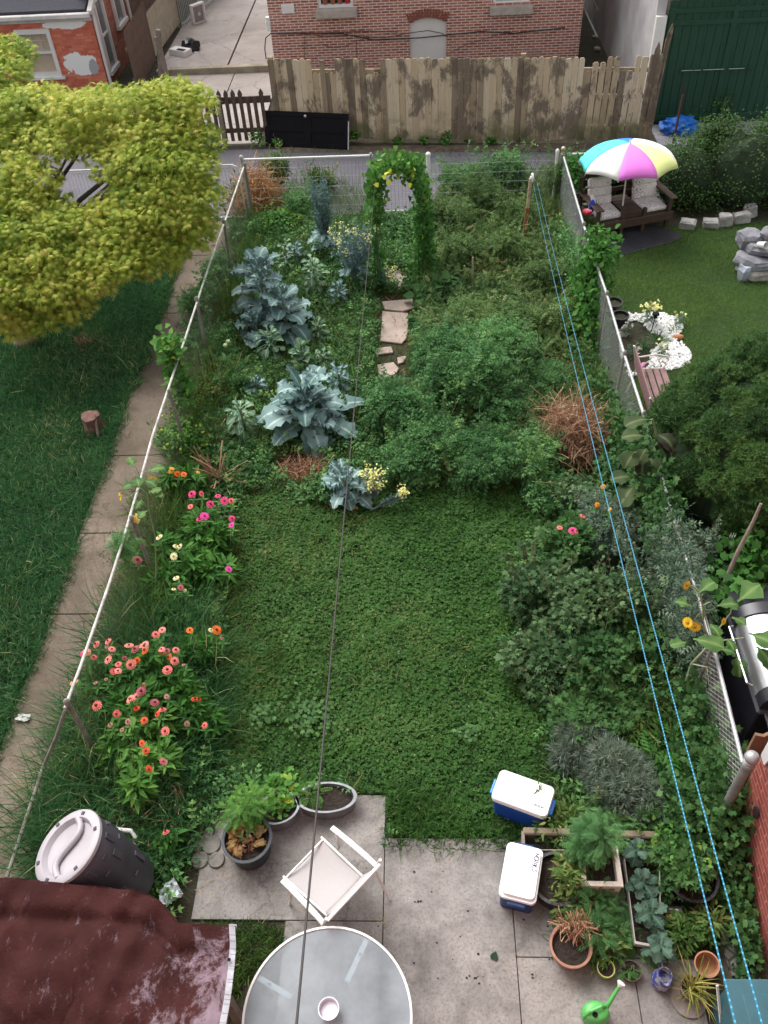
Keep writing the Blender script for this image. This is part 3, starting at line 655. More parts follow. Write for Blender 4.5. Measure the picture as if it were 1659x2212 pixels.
b = MB(); b.box((0, .06, .65), (.09, .09, 1.3)); b.build('post', M_CREAM, cf); b = MB(); b.box((L4, .06, .65), (.09, .09, 1.3)); b.build('post', M_CREAM, cf)
mf = thing('metal_bar_fence', 'pale metal fence of thin upright bars behind the white box fan', 'fence')
p0 = at(391, 66); p1 = at(505, -30); d_ = (p1-p0); L5 = np.linalg.norm(d_); mf.location = [float(x) for x in p0+(.04, .1, 0)]; mf.rotation_euler[2] = math.atan2(d_[1], d_[0])
M_PALEM = plain('pale_metal', (.42, .45, .44), .5, .15, metal=.2)
b = MB(); x = 0
while x < L5: b.box((x, 0, .65), (.022, .022, 1.2)); x += .125
b.build('bars', M_PALEM, mf); b = MB(); b.box((L5/2, 0, .15), (L5, .03, .03)); b.box((L5/2, 0, 1.15), (L5, .03, .03)); b.build('rail', M_PALEM, mf)
# low kerb wall and leaning posts
kw = MB(); y0 = at(480, 160)[1]; x0 = at(372, 160)[0]; kw.box(((x0+hx0)/2-.02, y0, .10), (hx0-x0, .22, .22), bev=.03, seg=2)
tag(kw.build('kerb_wall', plain('mossy_concrete', (.30, .26, .19), .95, .4, 2.2, bmp=.4), None), 'low mossy concrete kerb wall crossing the paved yard', 'low wall')
for k, (u, v, dx, hgt, lab) in enumerate(((350, 195, .25, 1.5, 'grey weathered post leaning right at the end of the brown fence'), (368, 195, -.06, 1.35, 'upright grey weathered post beside the low kerb wall'))):
    p = at(u, v); b = MB(); b.beam((0, 0, 0), (dx, 0, hgt), .12, .12, bev=.01); o = b.build('gate_post', M_GREYW); o.location = p; tag(o, lab, 'post')
# box fan, white tray, black bag
p = at(432, 52); bf2 = thing('box_fan', 'white square box fan standing against the pale metal fence', 'fan', p, R(50))
b = MB(); 
for dx, dz, sx_, sz_ in ((0, .04, .52, .07), (0, .56, .52, .07), (-.235, .3, .06, .46), (.235, .3, .06, .46)): b.box((dx, 0, dz), (sx_, .14, sz_), bev=.02)
b.build('frame', M_WHT, bf2)
b = MB()
for i in range(9): b.lathe([(.02+.024*i-.003, -.055), (.02+.024*i+.003, -.055)], 20, (0, 0, .3), rot=Matrix.Rotation(R(90), 3, 'X'), cap0=False, cap1=False)
b.box((0, .03, .3), (.42, .01, .46)); b.build('grille', plain('fan_grey', (.36, .35, .35), .6), bf2)
b = MB(); b.lathe([(.05, 0), (.05, .03), (.03, .04)], 14, (0, -.04, .3), rot=Matrix.Rotation(R(90), 3, 'X')); b.build('hub', M_WHT, bf2)
p = at(392, 122); tr = thing('white_tray', 'white plastic window unit casing lying tilted beside the black bag', 'casing', p, R(-30))
b = MB(); b.box((0, 0, .12), (.62, .34, .2), bev=.04, seg=2); b.build('shell', M_WHT, tr); b = MB(); b.box((.12, -.08, .225), (.28, .12, .012)); b.build('opening', M_BLACK, tr)
p = at(414, 112); b = MB(); b.blob((0, 0, .16), (.27, .24, .2), 4, .35, 3, 3.2); o = b.build('bin_bag', plain('black_plastic', (.02, .02, .024), .35, .3, 8, bmp=.6), None, True); o.location = p; tag(o, 'black plastic bag of rubbish on the paved yard', 'bag')
b = MB(); b.blob((0, 0, .04), (.07, .05, .04), 9, .3, 2); o = b.build('paper_scrap', M_WHT, None, True); o.location = at(424, 118); tag(o, 'small crumpled white paper beside the black bag', 'litter')
b = MB(); b.blob((0, 0, .03), (.09, .05, .03), 19, .3, 2); o = b.build('paper_scrap', M_WHT, None, True); o.location = at(389, 138); tag(o, 'small white paper scrap at the kerb wall left of the bag', 'litter')
# passage between brick house and garage: debris on the ground and a leaning pole
b = MB(); p = at(1300, 120, 0)
b.tube([vert(1258, 10, 24.8), vert(1290, 80, 23.4)], .025, 6); b.tube([vert(1275, -10, 25.3), vert(1292, 22, 25.0)], .02, 6)
tag(b.build('leaning_pole', plain('dull_pipe', (.16, .17, .14), .6), None, True), 'pair of thin dull pipes leaning in the dark passage by the garage', 'pole')
for k, (u, v, s_, lab) in enumerate(((1289, 110, .09, 'pale stone in the dark passage, nearer the board fence'), (1283, 82, .06, 'small pale stone in the dark passage, farther from the board fence'))):
    b = MB(); b.blob((0, 0, s_*.6), (s_, s_, s_*.7), k, .2, 2); o = b.build('loose_stone', M_STONE, None, True); o.location = at(u, v); tag(o, lab, 'stone', 'stones in the passage')
# the house the picture is taken from, behind the camera
ow = thing('rear_house', 'tall brick rear wall with sash windows looking down on the garden', 'house', (0, -.45, 0))
b = MB(); b.box((-2.6, -.15, 5.2), (4.1, .3, 10.4)); b.box((2.6, -.15, 5.2), (4.1, .3, 10.4)); b.box((0, -.15, 3.7), (1.1, .3, 7.4)); b.box((0, -.15, 9.8), (1.1, .3, 1.2)); b.build('wall', M_BR, ow)
b = MB(); b.box((0, -.02, 7.36), (1.3, .3, .08)); b.build('sill', M_STONE, ow)
# ================================================================== FENCES OF THE GARDEN
M_GALV = plain('galvanised_steel', (.40, .40, .41), .5, .3, 9, metal=.4)
M_WIRE = plain('galvanised_wire', (.30, .31, .31), .6, .2, 9, metal=.2)
M_OLDW = plain('dull_old_wire', (.13, .12, .10), .8, .3, 9)
M_OLDP = plain('weathered_post', (.24, .22, .19), .8, .35, 9)
M_WPIPE = plain('painted_pipe', (.56, .54, .50), .6, .45, 7)
RZ = 1.22
def chain_mesh(b, p0, p1, z0, z1, r=.0016, step=.062):
    p0 = np.array(p0, float); p1 = np.array(p1, float); L = np.linalg.norm(p1-p0); d = (p1-p0)/L; H = z1-z0
    x = -H
    while x < L:
        for sg in (1, -1):
            a, c = (x, x+H) if sg > 0 else (x+H, x); za, zc = z0, z1
            # clip to the panel
            t0, t1 = 0., 1.
            for lim, low in ((0, True), (L, False)):
                da = c-a
                t = (lim-a)/da if abs(da) > 1e-9 else 0
                if (a < lim) == low: t0 = max(t0, t)
                elif (c < lim) == low: t1 = min(t1, t)
            if t1 > t0+.01:
                q0 = p0+d*(a+(c-a)*t0); q1 = p0+d*(a+(c-a)*t1)
                b.tube([(q0[0], q0[1], za+(zc-za)*t0), (q1[0], q1[1], za+(zc-za)*t1)], r, 3, False)
        x += step
def loop_wire(b, p0, p1, z0, z1, r=.0022, step=.075):
    p0 = np.array(p0, float); p1 = np.array(p1, float); L = np.linalg.norm(p1-p0); d = (p1-p0)/L; n = int(L/step)
    for i in range(n-1):
        a = p0+d*i*step; c = p0+d*(i+2)*step; pts = [(a[0], a[1], z0)]
        for k in range(7):
            an = math.pi*k/6; x = (1-math.cos(an))/2; q = a+(c-a)*x; pts.append((q[0], q[1], z1-.09+math.sin(an)*.09))
        pts.append((c[0], c[1], z0)); b.tube(pts, r, 3, False)
    for k in range(6):
        z = z0+.03+(z1-z0-.15)*k/5; b.tube([(p0[0], p0[1], z), (p1[0], p1[1], z)], r*1.2, 3, False)
def post_part(parent, x, y, h, r=.028, ball=False, mat=None, lean=(0, 0)):
    b = MB(); b.tube([(x-lean[0], y-lean[1], 0), (x, y, h)], r, 10); b.lathe([(r*1.25, 0), (r*1.25, .04), (r*.8, .06), (r*.4, .07)], 10, (x, y, h-.01))
    return b.build('post', mat or M_GALV, parent, True)
fl = thing('chain_link_fence', 'sagging chain-link fence with a whitish top pipe between the worn path and the vegetable garden', 'fence')
top = [at(u, v, RZ) for u, v in ((527, 360), (452, 572), (330, 940), (262, 1180), (205, 1350), (140, 1530))]
for (a, c) in zip(top, top[1:]): b = MB(); b.tube([a, (np.array(a)+c)/2+(0, 0, -.012), c], .017, 8); b.build('rail', M_WPIPE, fl, True)
b = MB(); lastp = [at(122, 1590, .80), at(94, 1655, .40), at(15, 1895, .25)]; b.tube([top[-1]-(0, 0, .02)]+lastp, .020, 8); b.build('rail', M_OLDP, fl, True)
b = MB(); chain_mesh(b, top[-1][:2], (top[0][0], top[0][1]), .05, RZ-.02, r=.0011); b.build('wire_mesh', M_OLDW, fl)
for u, v in ((527, 360), (482, 482), (423, 650), (365, 850), (284, 1123), (143, 1520)):
    p = at(u, v, RZ); post_part(fl, p[0]+.015, p[1], RZ+.02, .026, mat=M_OLDP, lean=(.05 if u in (423, 482) else -.0, 0))
fr = thing('chain_link_fence', 'chain-link fence with a bare steel top pipe between the garden and the right-hand neighbour', 'fence')
topr = [at(u, v, RZ) for u, v in ((1218, 340), (1262, 490), (1312, 640), (1350, 770), (1392, 900), (1465, 1150), (1542, 1400), (1604, 1648))]
for (a, c) in zip(topr, topr[1:]): b = MB(); b.tube([a, c], .021, 8); b.build('rail', M_GALV, fr, True)
b = MB(); 
for (a, c) in zip(topr, topr[1:]): chain_mesh(b, c[:2], a[:2], .05, RZ-.02, r=.0014)
b.build('wire_mesh', plain('bright_wire', (.62, .62, .63), .5, .1), fr)
for p in topr[1:-1]: post_part(fr, p[0], p[1]+.03, RZ+.02, .024, mat=M_OLDP)
# corner post with a ball cap, by the brick wall
pc = vert(1617, 1640, 3.72); bp = thing('terminal_post', 'thick grey fence post with a round silver cap beside the red brick wall', 'post', (pc[0]+.02, 3.72, 0))
b = MB(); b.tube([(0, 0, 0), (0, 0, pc[2]-.06)], .046, 14); b.build('shaft', plain('dull_galv', (.25, .25, .24), .55, .3, 12, metal=.3), bp, True)
b = MB(); b.lathe([(.052, -.11), (.054, -.09), (.054, -.07), (.046, -.06), (.05, -.04), (.036, -.025), (.055, .0), (.062, .03), (.056, .06), (.036, .08), (.001, .09)], 18, (0, 0, pc[2])); b.build('ball_cap', M_GALV, bp, True)
# back fence along the alley: loop-top wire panels, gate, posts
YF = at(860, 467)[1]
gL = vert(522, 345, YF); zB = gL[2]
bk = thing('loop_wire_fence', 'white-piped loop-top wire fence panel along the alley, left of the vine arch', 'fence')
xL = gL[0]; xG = vert(806, 343, YF)[0]; xG2 = vert(914, 345, YF)[0]; xP = vert(925, 340, YF)[0]; xE = vert(1204, 330, YF)[0]
zt_ = vert(660, 341, YF)[2]
b = MB(); b.tube([(xL, YF, zB), (xG, YF, zt_)], .024, 8); b.build('rail', M_WHT, bk, True)
b = MB(); loop_wire(b, (xL, YF), (xG, YF), .05, zt_-.06); b.build('wire_mesh', M_WIRE, bk)
post_part(bk, xL, YF, zB+.03, .034, mat=M_WPIPE); post_part(bk, xG-.04, YF, zt_, .026, mat=M_GALV)
gt = thing('garden_gate', 'wire garden gate with rounded pipe corners under the vine arch', 'gate')
b = MB(); zz = vert(860, 345, YF)[2]; r_ = .1
pts = [(xG+.02, YF, .12), (xG+.02, YF, zz-r_), (xG+.05, YF, zz-.03), (xG+.12, YF, zz), (xG2-.12, YF, zz), (xG2-.04, YF, zz-.03), (xG2-.005, YF, zz-r_), (xG2-.005, YF, .12), (xG+.02, YF, .12)]
b.tube(pts, .017, 8); b.build('frame', M_WHT, gt, True); b = MB(); loop_wire(b, (xG+.03, YF), (xG2-.02, YF), .12, zz-.03); b.build('wire_mesh', M_WIRE, gt)
b = MB(); b.box((xG2-.0, YF-.03, zz*.55), (.09, .03, .03)); b.build('latch', M_GALV, gt)
bk2 = thing('loop_wire_fence', 'loop-top wire fence with a thick white post right of the garden gate', 'fence')
post_part(bk2, xP, YF, vert(925, 335, YF)[2], .04, mat=M_WHT); post_part(bk2, xE, YF, vert(1204, 328, YF)[2], .03, mat=M_WHT)
b = MB(); loop_wire(b, (xP, YF), (xE, YF), .05, vert(1050, 338, YF)[2]); b.build('wire_mesh', M_WIRE, bk2)
# neighbour's gate on the left, with a diagonal brace
xa = vert(395, 357, YF)[0]; xb = vert(514, 360, YF)[0]; ng = thing('neighbour_gate', 'low wire gate with a diagonal brace at the alley end of the worn path', 'gate')
zz2 = vert(480, 357, YF)[2]
b = MB(); b.tube([(xa-2.4, YF, zz2), (xb-.12, YF, zz2), (xb-.03, YF, zz2-.04), (xb, YF, zz2-.14), (xb, YF, .1), (xa, YF, .1), (xa, YF, zz2)], .017, 8); b.tube([vert(436, 335, YF), (xb-.3, YF, zz2)], .012, 6); b.build('frame', M_WHT, ng, True)
b = MB(); loop_wire(b, (xa-2.4, YF), (xb, YF), .1, zz2-.05); b.build('wire_mesh', M_WIRE, ng)
# right neighbour's back rail and ball-topped post
pr = vert(1217, 322, YF); fp = thing('finial_post', 'fence corner post with a brass coloured round finial next to the umbrella', 'post', (pr[0], YF, 0))
b = MB(); b.tube([(0, 0, 0), (0, 0, pr[2]-.1)], .03, 10); b.build('shaft', M_GALV, fp, True)
b = MB(); b.lathe([(.035, -.13), (.04, -.1), (.025, -.08), (.03, -.06), (.022, -.045), (.04, -.02), (.048, .005), (.04, .03), (.02, .045), (.001, .05)], 14, (0, 0, pr[2])); b.build('finial', plain('tarnished_brass', (.50, .42, .28), .4, .2, metal=.5), fp, True)
b = MB(); a_ = vert(1226, 333, YF); c_ = vert(1285, 332, YF); b.tube([a_, c_], .024, 8); o = b.build('back_rail', M_WHT, None, True); tag(o, 'white top pipe of the back fence running behind the striped umbrella', 'rail')

# ================================================================== ARCH, CLOTHESLINE, CABLES
ar = thing('arch_trellis', 'narrow metal garden arch smothered in bean vine in front of the gate', 'arch')
ya0 = at(925, 605)[1]; xa0 = vert(812, 400, ya0)[0]; xa1 = vert(908, 400, ya0)[0]; za = vert(850, 340, ya0)[2]
b = MB()
for dy in (0, .32):
    pts = [(xa0-.02, ya0-dy, 0)]+[(xa0+(xa1-xa0)*(1-math.cos(math.pi*k/10))/2, ya0-dy, za-.38+.36*math.sin(math.pi*k/10)) for k in range(11)]+[(xa1+.08, ya0-dy, 0)]
    b.tube(pts, .009, 6)
for k in range(9):
    for x in (xa0, xa1): b.tube([(x, ya0, .15+k*.2), (x, ya0-.32, .15+k*.2)], .006, 5)
b.build('hoops', M_OLDW, ar, True)
pp = at(1128, 552); pt = vert(1147, 380, pp[1])
cp = thing('clothesline_pole', 'leaning rusty clothesline pole with a white pulley at its top', 'pole', pp)
top_ = Vector(pt-pp)
mr, nt, bb = nodes_of('rusty_pipe'); c = ramp(nt, noise(nt, 3, 5), [(.35, (.20, .055, .022)), (.65, (.32, .11, .045))]); nt.links.new(c, bb.inputs['Base Color']); bb.inputs['Roughness'].default_value = .85
b = MB(); b.tube([(0, 0, 0), top_*.62], .038, 10); b.build('lower_shaft', mr, cp, True)
b = MB(); b.tube([top_*.62, top_*.97], .03, 10); b.build('upper_shaft', plain('chipped_cream', (.50, .38, .26), .7, .45, 11), cp, True)
b = MB(); b.lathe([(.03, -.018), (.085, -.018), (.07, 0), (.085, .018), (.03, .018)], 18, top_+Vector((.03, -.02, -.02)), rot=Matrix.Rotation(R(80), 3, 'Y')); b.box(top_+Vector((.01, 0, -.06)), (.05, .05, .1), bev=.01); b.build('pulley', M_WHT, cp, True)
# twisted blue line: two strands
m_bl, nt, bb = nodes_of('blue_rope'); sx = nt.nodes.new('ShaderNodeSeparateXYZ'); nt.links.new(coords(nt), sx.inputs[0])
wv = nt.nodes.new('ShaderNodeMath'); wv.operation = 'MULTIPLY'; nt.links.new(sx.outputs[1], wv.inputs[0]); wv.inputs[1].default_value = 420
sn = nt.nodes.new('ShaderNodeMath'); sn.operation = 'SINE'; nt.links.new(wv.outputs[0], sn.inputs[0])
c = ramp(nt, sn.outputs[0], [(.0, (.012, .16, .30)), (.45, (.02, .24, .40)), (.75, (.12, .38, .48))]); nt.links.new(c, bb.inputs['Base Color']); bb.inputs['Roughness'].default_value = .6
def line3(A, B, sag, n=24):
    A = np.array(A, float); B = np.array(B, float); return [tuple(A+(B-A)*t-np.array((0, 0, sag*4*t*(1-t)))) for t in [i/n for i in range(n+1)]]
def ray_pt(u, v, d): r_ = ray(u, v); return np.array((r_[0], r_[1], r_[2]))/np.linalg.norm(r_)*d+(0, 0, CAM_H)
for (u0, v0, u1, v1, sg, nm) in ((1152, 396, 1606, 2230, .10, 'left of the two blue twisted clotheslines'), (1160, 392, 1668, 2240, .10, 'right of the two blue twisted clotheslines')):
    A_ = vert(u0, v0, pp[1]); B_ = ray_pt(u1, v1, 2.2); B2 = B_+(B_-A_)*.12; b = MB(); b.tube(line3(A_, B2, sg, 60), .0020, 6)
    tag(b.build('clothesline', m_bl, None, True), nm+' running from the rusty pole to the house', 'clothesline', 'blue clotheslines')
A_ = vert(811, 385, ya0-.3); B_ = ray_pt(638, 2225, 1.6); B2 = B_+(B_-A_)*.1; b = MB(); b.tube(line3(A_, B2, .02), .0023, 6)
tag(b.build('black_cable', M_CAB, None, True), 'single dark cable crossing the garden from the vine arch over the patio table', 'cable')
# wooden stakes
M_STK = plain('bleached_stake', (.36, .30, .21), .9, .25, 9)
for i, (u0, v0, u1, v1, lab) in enumerate(((1000, 505, 994, 458, 'pale thin stake left of its pair in the weeds right of the arch'), (1041, 500, 1037, 470, 'pale thin stake right of its pair in the weeds right of the arch'), (1020, 640, 1021, 572, 'tall pale stake beside the dry stalks in mid garden'), (1005, 625, 1003, 590, 'short pale stake next to the tall one in mid garden'),
                                      (1367, 1345, 1364, 1270, 'brown stake in the dark shrubs under the clotheslines'))):
    p = at(u0, v0); q = vert(u1, v1, p[1]+.02); b = MB(); b.beam((0, 0, 0), q-p+(0, 0, .15), .028, .02); o = b.build('garden_stake', M_STK); o.location = p; tag(o, lab, 'stake')
p = at(1530, 1335, .5); q = at(1643, 1088, 1.9)
b = MB(); b.tube([(0, 0, -.5), (0, 0, 0)]+[tuple((q-p)*t+np.array((.01*math.sin(t*9), 0, .0))) for t in (.3, .6, .85, 1)], [.03, .03, .028, .024, .02, .016], 8); o = b.build('long_pole', plain('grey_branch', (.25, .20, .17), .9, .35, 14, bmp=.3), None, True); o.location = p; tag(o, 'long bare weathered branch pole leaning up beside the barbecue', 'pole')
# rusty pointed stake near the blue sheet
p = at(1453, 312); q = vert(1478, 192, p[1]+.0); b = MB(); v_ = q-p
b.beam((0, 0, 0), v_*.9, .07, .03); b.face([(v_[0]*.9-.035, 0, v_[2]*.9), (v_[0]*.9+.035, 0, v_[2]*.9), (v_[0]+.02, 0, v_[2]+.08)])
o = b.build('rusty_stake', plain('rust_brown', (.10, .035, .025), .9, .3, 12)); o.location = p; tag(o, 'tall rusty brown post with a pointed tip by the blue bundle', 'post')
b = MB(); b.blob((0, 0, .16), (.42, .3, .2), 12, .3, 4, 2.6); b.blob((.22, -.1, .1), (.22, .2, .14), 2, .3, 3, 2.6); o = b.build('blue_tarp', plain('blue_plastic', (.015, .16, .62), .4, .35, 9, bmp=.6), None, True, 60); o.location = at(1463, 288); tag(o, 'bright blue crumpled plastic bundle in front of the green garage doors', 'tarp')

# ================================================================== RIGHT NEIGHBOUR'S YARD
M_BRNW = plain('brown_bench_wood', (.075, .042, .030), .65, .35, 8, bmp=.2)
A = at(1286, 500, .24); B = at(1453, 469, .24); A[2] = 0; B[2] = 0; ang = math.atan2(B[1]-A[1], B[0]-A[0]); 
sb = thing('double_seat_bench', 'dark brown wooden twin seat with a table built between its two seats', 'bench', A, ang)
L = float(np.hypot(*(B-A)[:2])); D = .95
def plk(b, x0, x1, y0, y1, z0, z1): b.box(((x0+x1)/2, (y0+y1)/2, (z0+z1)/2), (x1-x0, y1-y0, z1-z0), bev=.006)
b = MB(); plk(b, 0, L, 0, .05, .20, .36); b.build('front_rail', M_BRNW, sb)
for x in (.03, L*.34, L*.62, L-.1):
    b = MB(); plk(b, x, x+.07, .052, .12, 0, .62 if x in (.03,) or x > L*.9 else .5); b.build('leg', M_BRNW, sb)
for x in (.03, L-.1): b = MB(); plk(b, x, x+.07, D-.1, D, 0, .95); b.build('leg', M_BRNW, sb)
for x0, x1 in ((.1, L*.36), (L*.62, L-.1)):
    b = MB(); 
    for k in range(5): plk(b, x0, x1, .1+k*.15, .1+k*.15+.13, .34, .365)
    b.build('seat', M_BRNW, sb)
    b = MB()
    for k in range(4): b.box(((x0+x1)/2, D-.12+k*.035, .48+k*.15), (x1-x0, .022, .12), rot=Matrix.Rotation(R(-12), 3, 'X'))
    b.build('backrest', M_BRNW, sb)
for x in (-.02, L-.13): b = MB(); plk(b, x, x+.15, -.02, D-.05, .62, .65); b.build('armrest', M_BRNW, sb)
b = MB(); 
for k in range(6): plk(b, L*.375, L*.615, .08+k*.125, .08+k*.125+.118, .44, .465)
b.build('table_top', M_BRNW, sb)
b = MB(); plk(b, L*.375, L*.615, .09, .12, .32, .44); b.build('table_apron', M_BRNW, sb)
b = MB(); plk(b, .03, L-.03, D-.03, D, .5, .58); plk(b, .03, L-.03, D-.03, D, .86, .93); b.build('back_rail', M_BRNW, sb)
mc, nt, bb = nodes_of('floral_cushion'); v = nt.nodes.new('ShaderNodeTexVoronoi'); v.inputs['Scale'].default_value = 8; nt.links.new(coords(nt), v.inputs['Vector'])
wv = nt.nodes.new('ShaderNodeMath'); wv.operation = 'SINE'; w2 = nt.nodes.new('ShaderNodeMath'); w2.operation = 'MULTIPLY'; nt.links.new(v.outputs['Distance'], w2.inputs[0]); w2.inputs[1].default_value = 26; nt.links.new(w2.outputs[0], wv.inputs[0])
c = ramp(nt, wv.outputs[0], [(.0, (.76, .70, .68)), (.78, (.70, .62, .60)), (.92, (.22, .18, .22))]); c = mix(nt, ramp(nt, noise(nt, 4, 3), [(.45, (0, 0, 0)), (.65, (.7, .7, .7))]), c, (.86, .80, .78)); nt.links.new(c, bb.inputs['Base Color']); bb.inputs['Roughness'].default_value = .9
for nm, x0, x1, lab in (('l', .1, L*.36, 'lower left floral padded cushion on the twin seat, with a star-spangled cloth on it'), ('r', L*.625, L-.1, 'right floral padded cushion with a tall back on the twin seat')):
    cu = thing('seat_cushion', lab, 'cushion', (0, 0, 0), 0, 'floral cushions on the twin seat'); cu.location = sb.location; cu.rotation_euler = sb.rotation_euler
    w_ = x1-x0; tall = .78 if nm == 'r' else .5
    for part, c0, dims, rx in (('seat_pad', (0, .36, .415), (w_*.98, .52, .09), R(0)), ('back_pad', (0, .68, .44+tall/2), (w_*.98, .10, tall), R(-16))):
        b = MB(); nr = 2 if part == 'seat_pad' else 3; rot = Matrix.Rotation(rx, 3, 'X')
        for k in range(nr):
            f = (k+.5)/nr-.5; off = Vector((0, dims[1]*f, 0)) if part == 'seat_pad' else Vector((0, 0, dims[2]*f))
            dd = (dims[0], dims[1]/nr*1.0, dims[2]) if part == 'seat_pad' else (dims[0], dims[1], dims[2]/nr)
            b.box(Vector(((x0+x1)/2, c0[1], c0[2]))+rot @ off, dd, rot=rot, bev=.038, seg=3)
        b.build(part, mc, cu, True, 70)
fg = thing('flag_cloth', 'small blue, red and white star-spangled cloth lying on the left cushion', 'flag', at(1278, 452, .55), R(-20))
b = MB(); b.blob((0, .02, .06), (.07, .05, .11), 3, .3, 2, 3); b.build('blue_field', plain('flag_blue', (.015, .05, .45), .7), fg, True)
b = MB(); b.blob((-.05, -.12, .0), (.10, .08, .05), 6, .3, 2, 3); b.build('red_field', plain('flag_red', (.55, .02, .05), .7), fg, True)
b = MB(); gg = random.Random(2)
for k in range(16): a = gg.uniform(0, 6.28); q = gg.uniform(0, .07); b.blob((-.05+math.cos(a)*q, -.12+math.sin(a)*q*.8, .052-.25*q), (.011, .011, .006), k, 0, 1)
b.build('dots', M_WHT, fg, True)
b = MB(); b.tube([(.02, .05, .1), (-.06, .09, .22), (-.02, .08, .24), (.06, .03, .06)], [.03, .02, .02, .02], 6); b.build('ribbon', M_WHT, fg, True)
# umbrella
ub = at(1346, 437, .53); ut = vert(1361, 308, ub[1]+.12)
um = thing('beach_umbrella', 'open umbrella with turquoise, white, pink and yellow panels above the twin seat', 'umbrella', ub)
ax = Vector(ut-ub); b = MB(); b.tube([(0, 0, -.52), (0, 0, 0), ax*.98], .016, 8); b.build('pole', plain('cream_pole', (.75, .70, .62), .5), um, True)
axn = ax.normalized(); rotu = Vector((0, 0, 1)).rotation_difference(axn).to_matrix()
cols_ = [('umb_blue', (.03, .22, .70)), ('umb_white', (.84, .84, .80)), ('umb_yellow', (.82, .86, .30)), ('umb_pink', (.80, .22, .70)), ('umb_white', (.84, .84, .80)), ('umb_teal', (.10, .66, .66)), ('umb_yellow', (.82, .86, .30)), ('umb_pink', (.80, .22, .70))]
cn = bpy.data.objects.new('canopy', None); col.objects.link(cn); cn.parent = um
Ru = .93; hu = .40; a0 = R(112)
def um_pt(a, t, edge):
    rr = Ru*math.sin(t*1.45)/math.sin(1.45); z = -hu*(1-math.cos(t*1.45))/(1-math.cos(1.45)); sagk = 1-.075*edge*t*t
    return rotu @ Vector((rr*sagk*math.cos(a), rr*sagk*math.sin(a), z+.035*edge*t*t))+ax
order = [0, 1, 2, 3, 4, 5, 6, 7]
for i in range(8):
    ci = [5, 0, 1, 2, 3, 4, 5, 6][i] if False else None
angs = [R(90-22.5+8)-i*R(45) for i in range(8)]   # clockwise from the back
pal = ['umb_blue', 'umb_white', 'umb_yellow_e', 'umb_yellow', 'umb_pink', 'umb_white', 'umb_teal', 'umb_teal']
pal = [('umb_blue', (.03, .22, .70)), ('umb_white', (.84, .84, .80)), ('umb_white', (.84, .84, .80)), ('umb_yellow', (.80, .86, .34)), ('umb_pink', (.78, .20, .68)), ('umb_white', (.84, .84, .80)), ('umb_teal', (.10, .66, .66)), ('umb_teal', (.10, .66, .66))]
a_start = R(112.5)+R(2)
for i in range(8):
    aa = a_start-i*R(45); b = MB(); nT, nA = 8, 6
    grid = [[b.bm.verts.new(um_pt(aa-R(45)*j/nA, (k+.02)/nT if k == 0 else k/nT, math.sin(math.pi*j/nA))) for j in range(nA+1)] for k in range(nT+1)]
    for k in range(nT):
        for j in range(nA): b.bm.faces.new((grid[k][j], grid[k][j+1], grid[k+1][j+1], grid[k+1][j]))
    o = b.build('panel', plain(pal[i][0], pal[i][1], .8, .04, 2), cn, True, 80)
    md = o.modifiers.new('t', 'SOLIDIFY'); md.thickness = .003
b = MB()
for i in range(8):
    aa = a_start-i*R(45); b.tube([um_pt(aa, t, 0)-axn*.01 for t in (.02, .3, .6, .85, 1.02)], .005, 5); b.tube([ax*.72, um_pt(aa, .55, 0)-axn*.012], .004, 5)
b.build('ribs', plain('rib_white', (.7, .7, .7), .4), um, True)
b = MB(); b.lathe([(.02, 0), (.02, .03), (.008, .06), (.001, .065)], 8, ax); b.build('tip', M_WHT, um, True)
# black rubber mat and bare soil
pts = [(640, 690), (720, 672), (830, 655), (930, 662), (1010, 680), (1070, 700), (1112, 728), (1050, 758), (950, 790), (820, 822), (690, 852), (640, 830), (600, 800)]
pts = [at((1632+x*.4919)/1.4756, (400+y*.4919)/1.4756)[:2] for x, y in pts]
b = MB(); b.prism(pts, .012, .03); o = b.build('black_mat', plain('black_rubber', (.030, .028, .036), .75, .5, 3, bmp=.3)); tag(o, 'ragged black mat spread on the ground in front of the twin seat', 'mat')
# edging stones
for i, (u, v, w_, d_, h_, lab) in enumerate(((1484, 492, .30, .24, .16, 'edging stone at the left end of the row under the hedge'), (1533, 490, .30, .20, .15, 'pair-stacked edging stone second from the left under the hedge'), (1564, 486, .24, .2, .22, 'pale square edging stone in the middle of the row under the hedge'), (1598, 480, .32, .2, .2, 'edging stone second from the right in the row under the hedge'), (1617, 468, .22, .2, .24, 'upright edging stone at the right end of the row under the hedge'))):
    b = MB(); b.box((0, 0, h_/2), (w_, d_, h_), bev=.035, seg=2); 
    gg = random.Random(i+40)
    for vv in b.bm.verts: vv.co += Vector((gg.uniform(-.02, .02), gg.uniform(-.02, .02), gg.uniform(-.015, .015)))
    o = b.build('edging_stone', plain('edge_stone', (.40, .385, .365), .95, .35, 5, bmp=.6)); o.location = at(u, v); o.rotation_euler[2] = (i-2)*.2; tag(o, lab, 'stone', 'edging stones under the hedge')
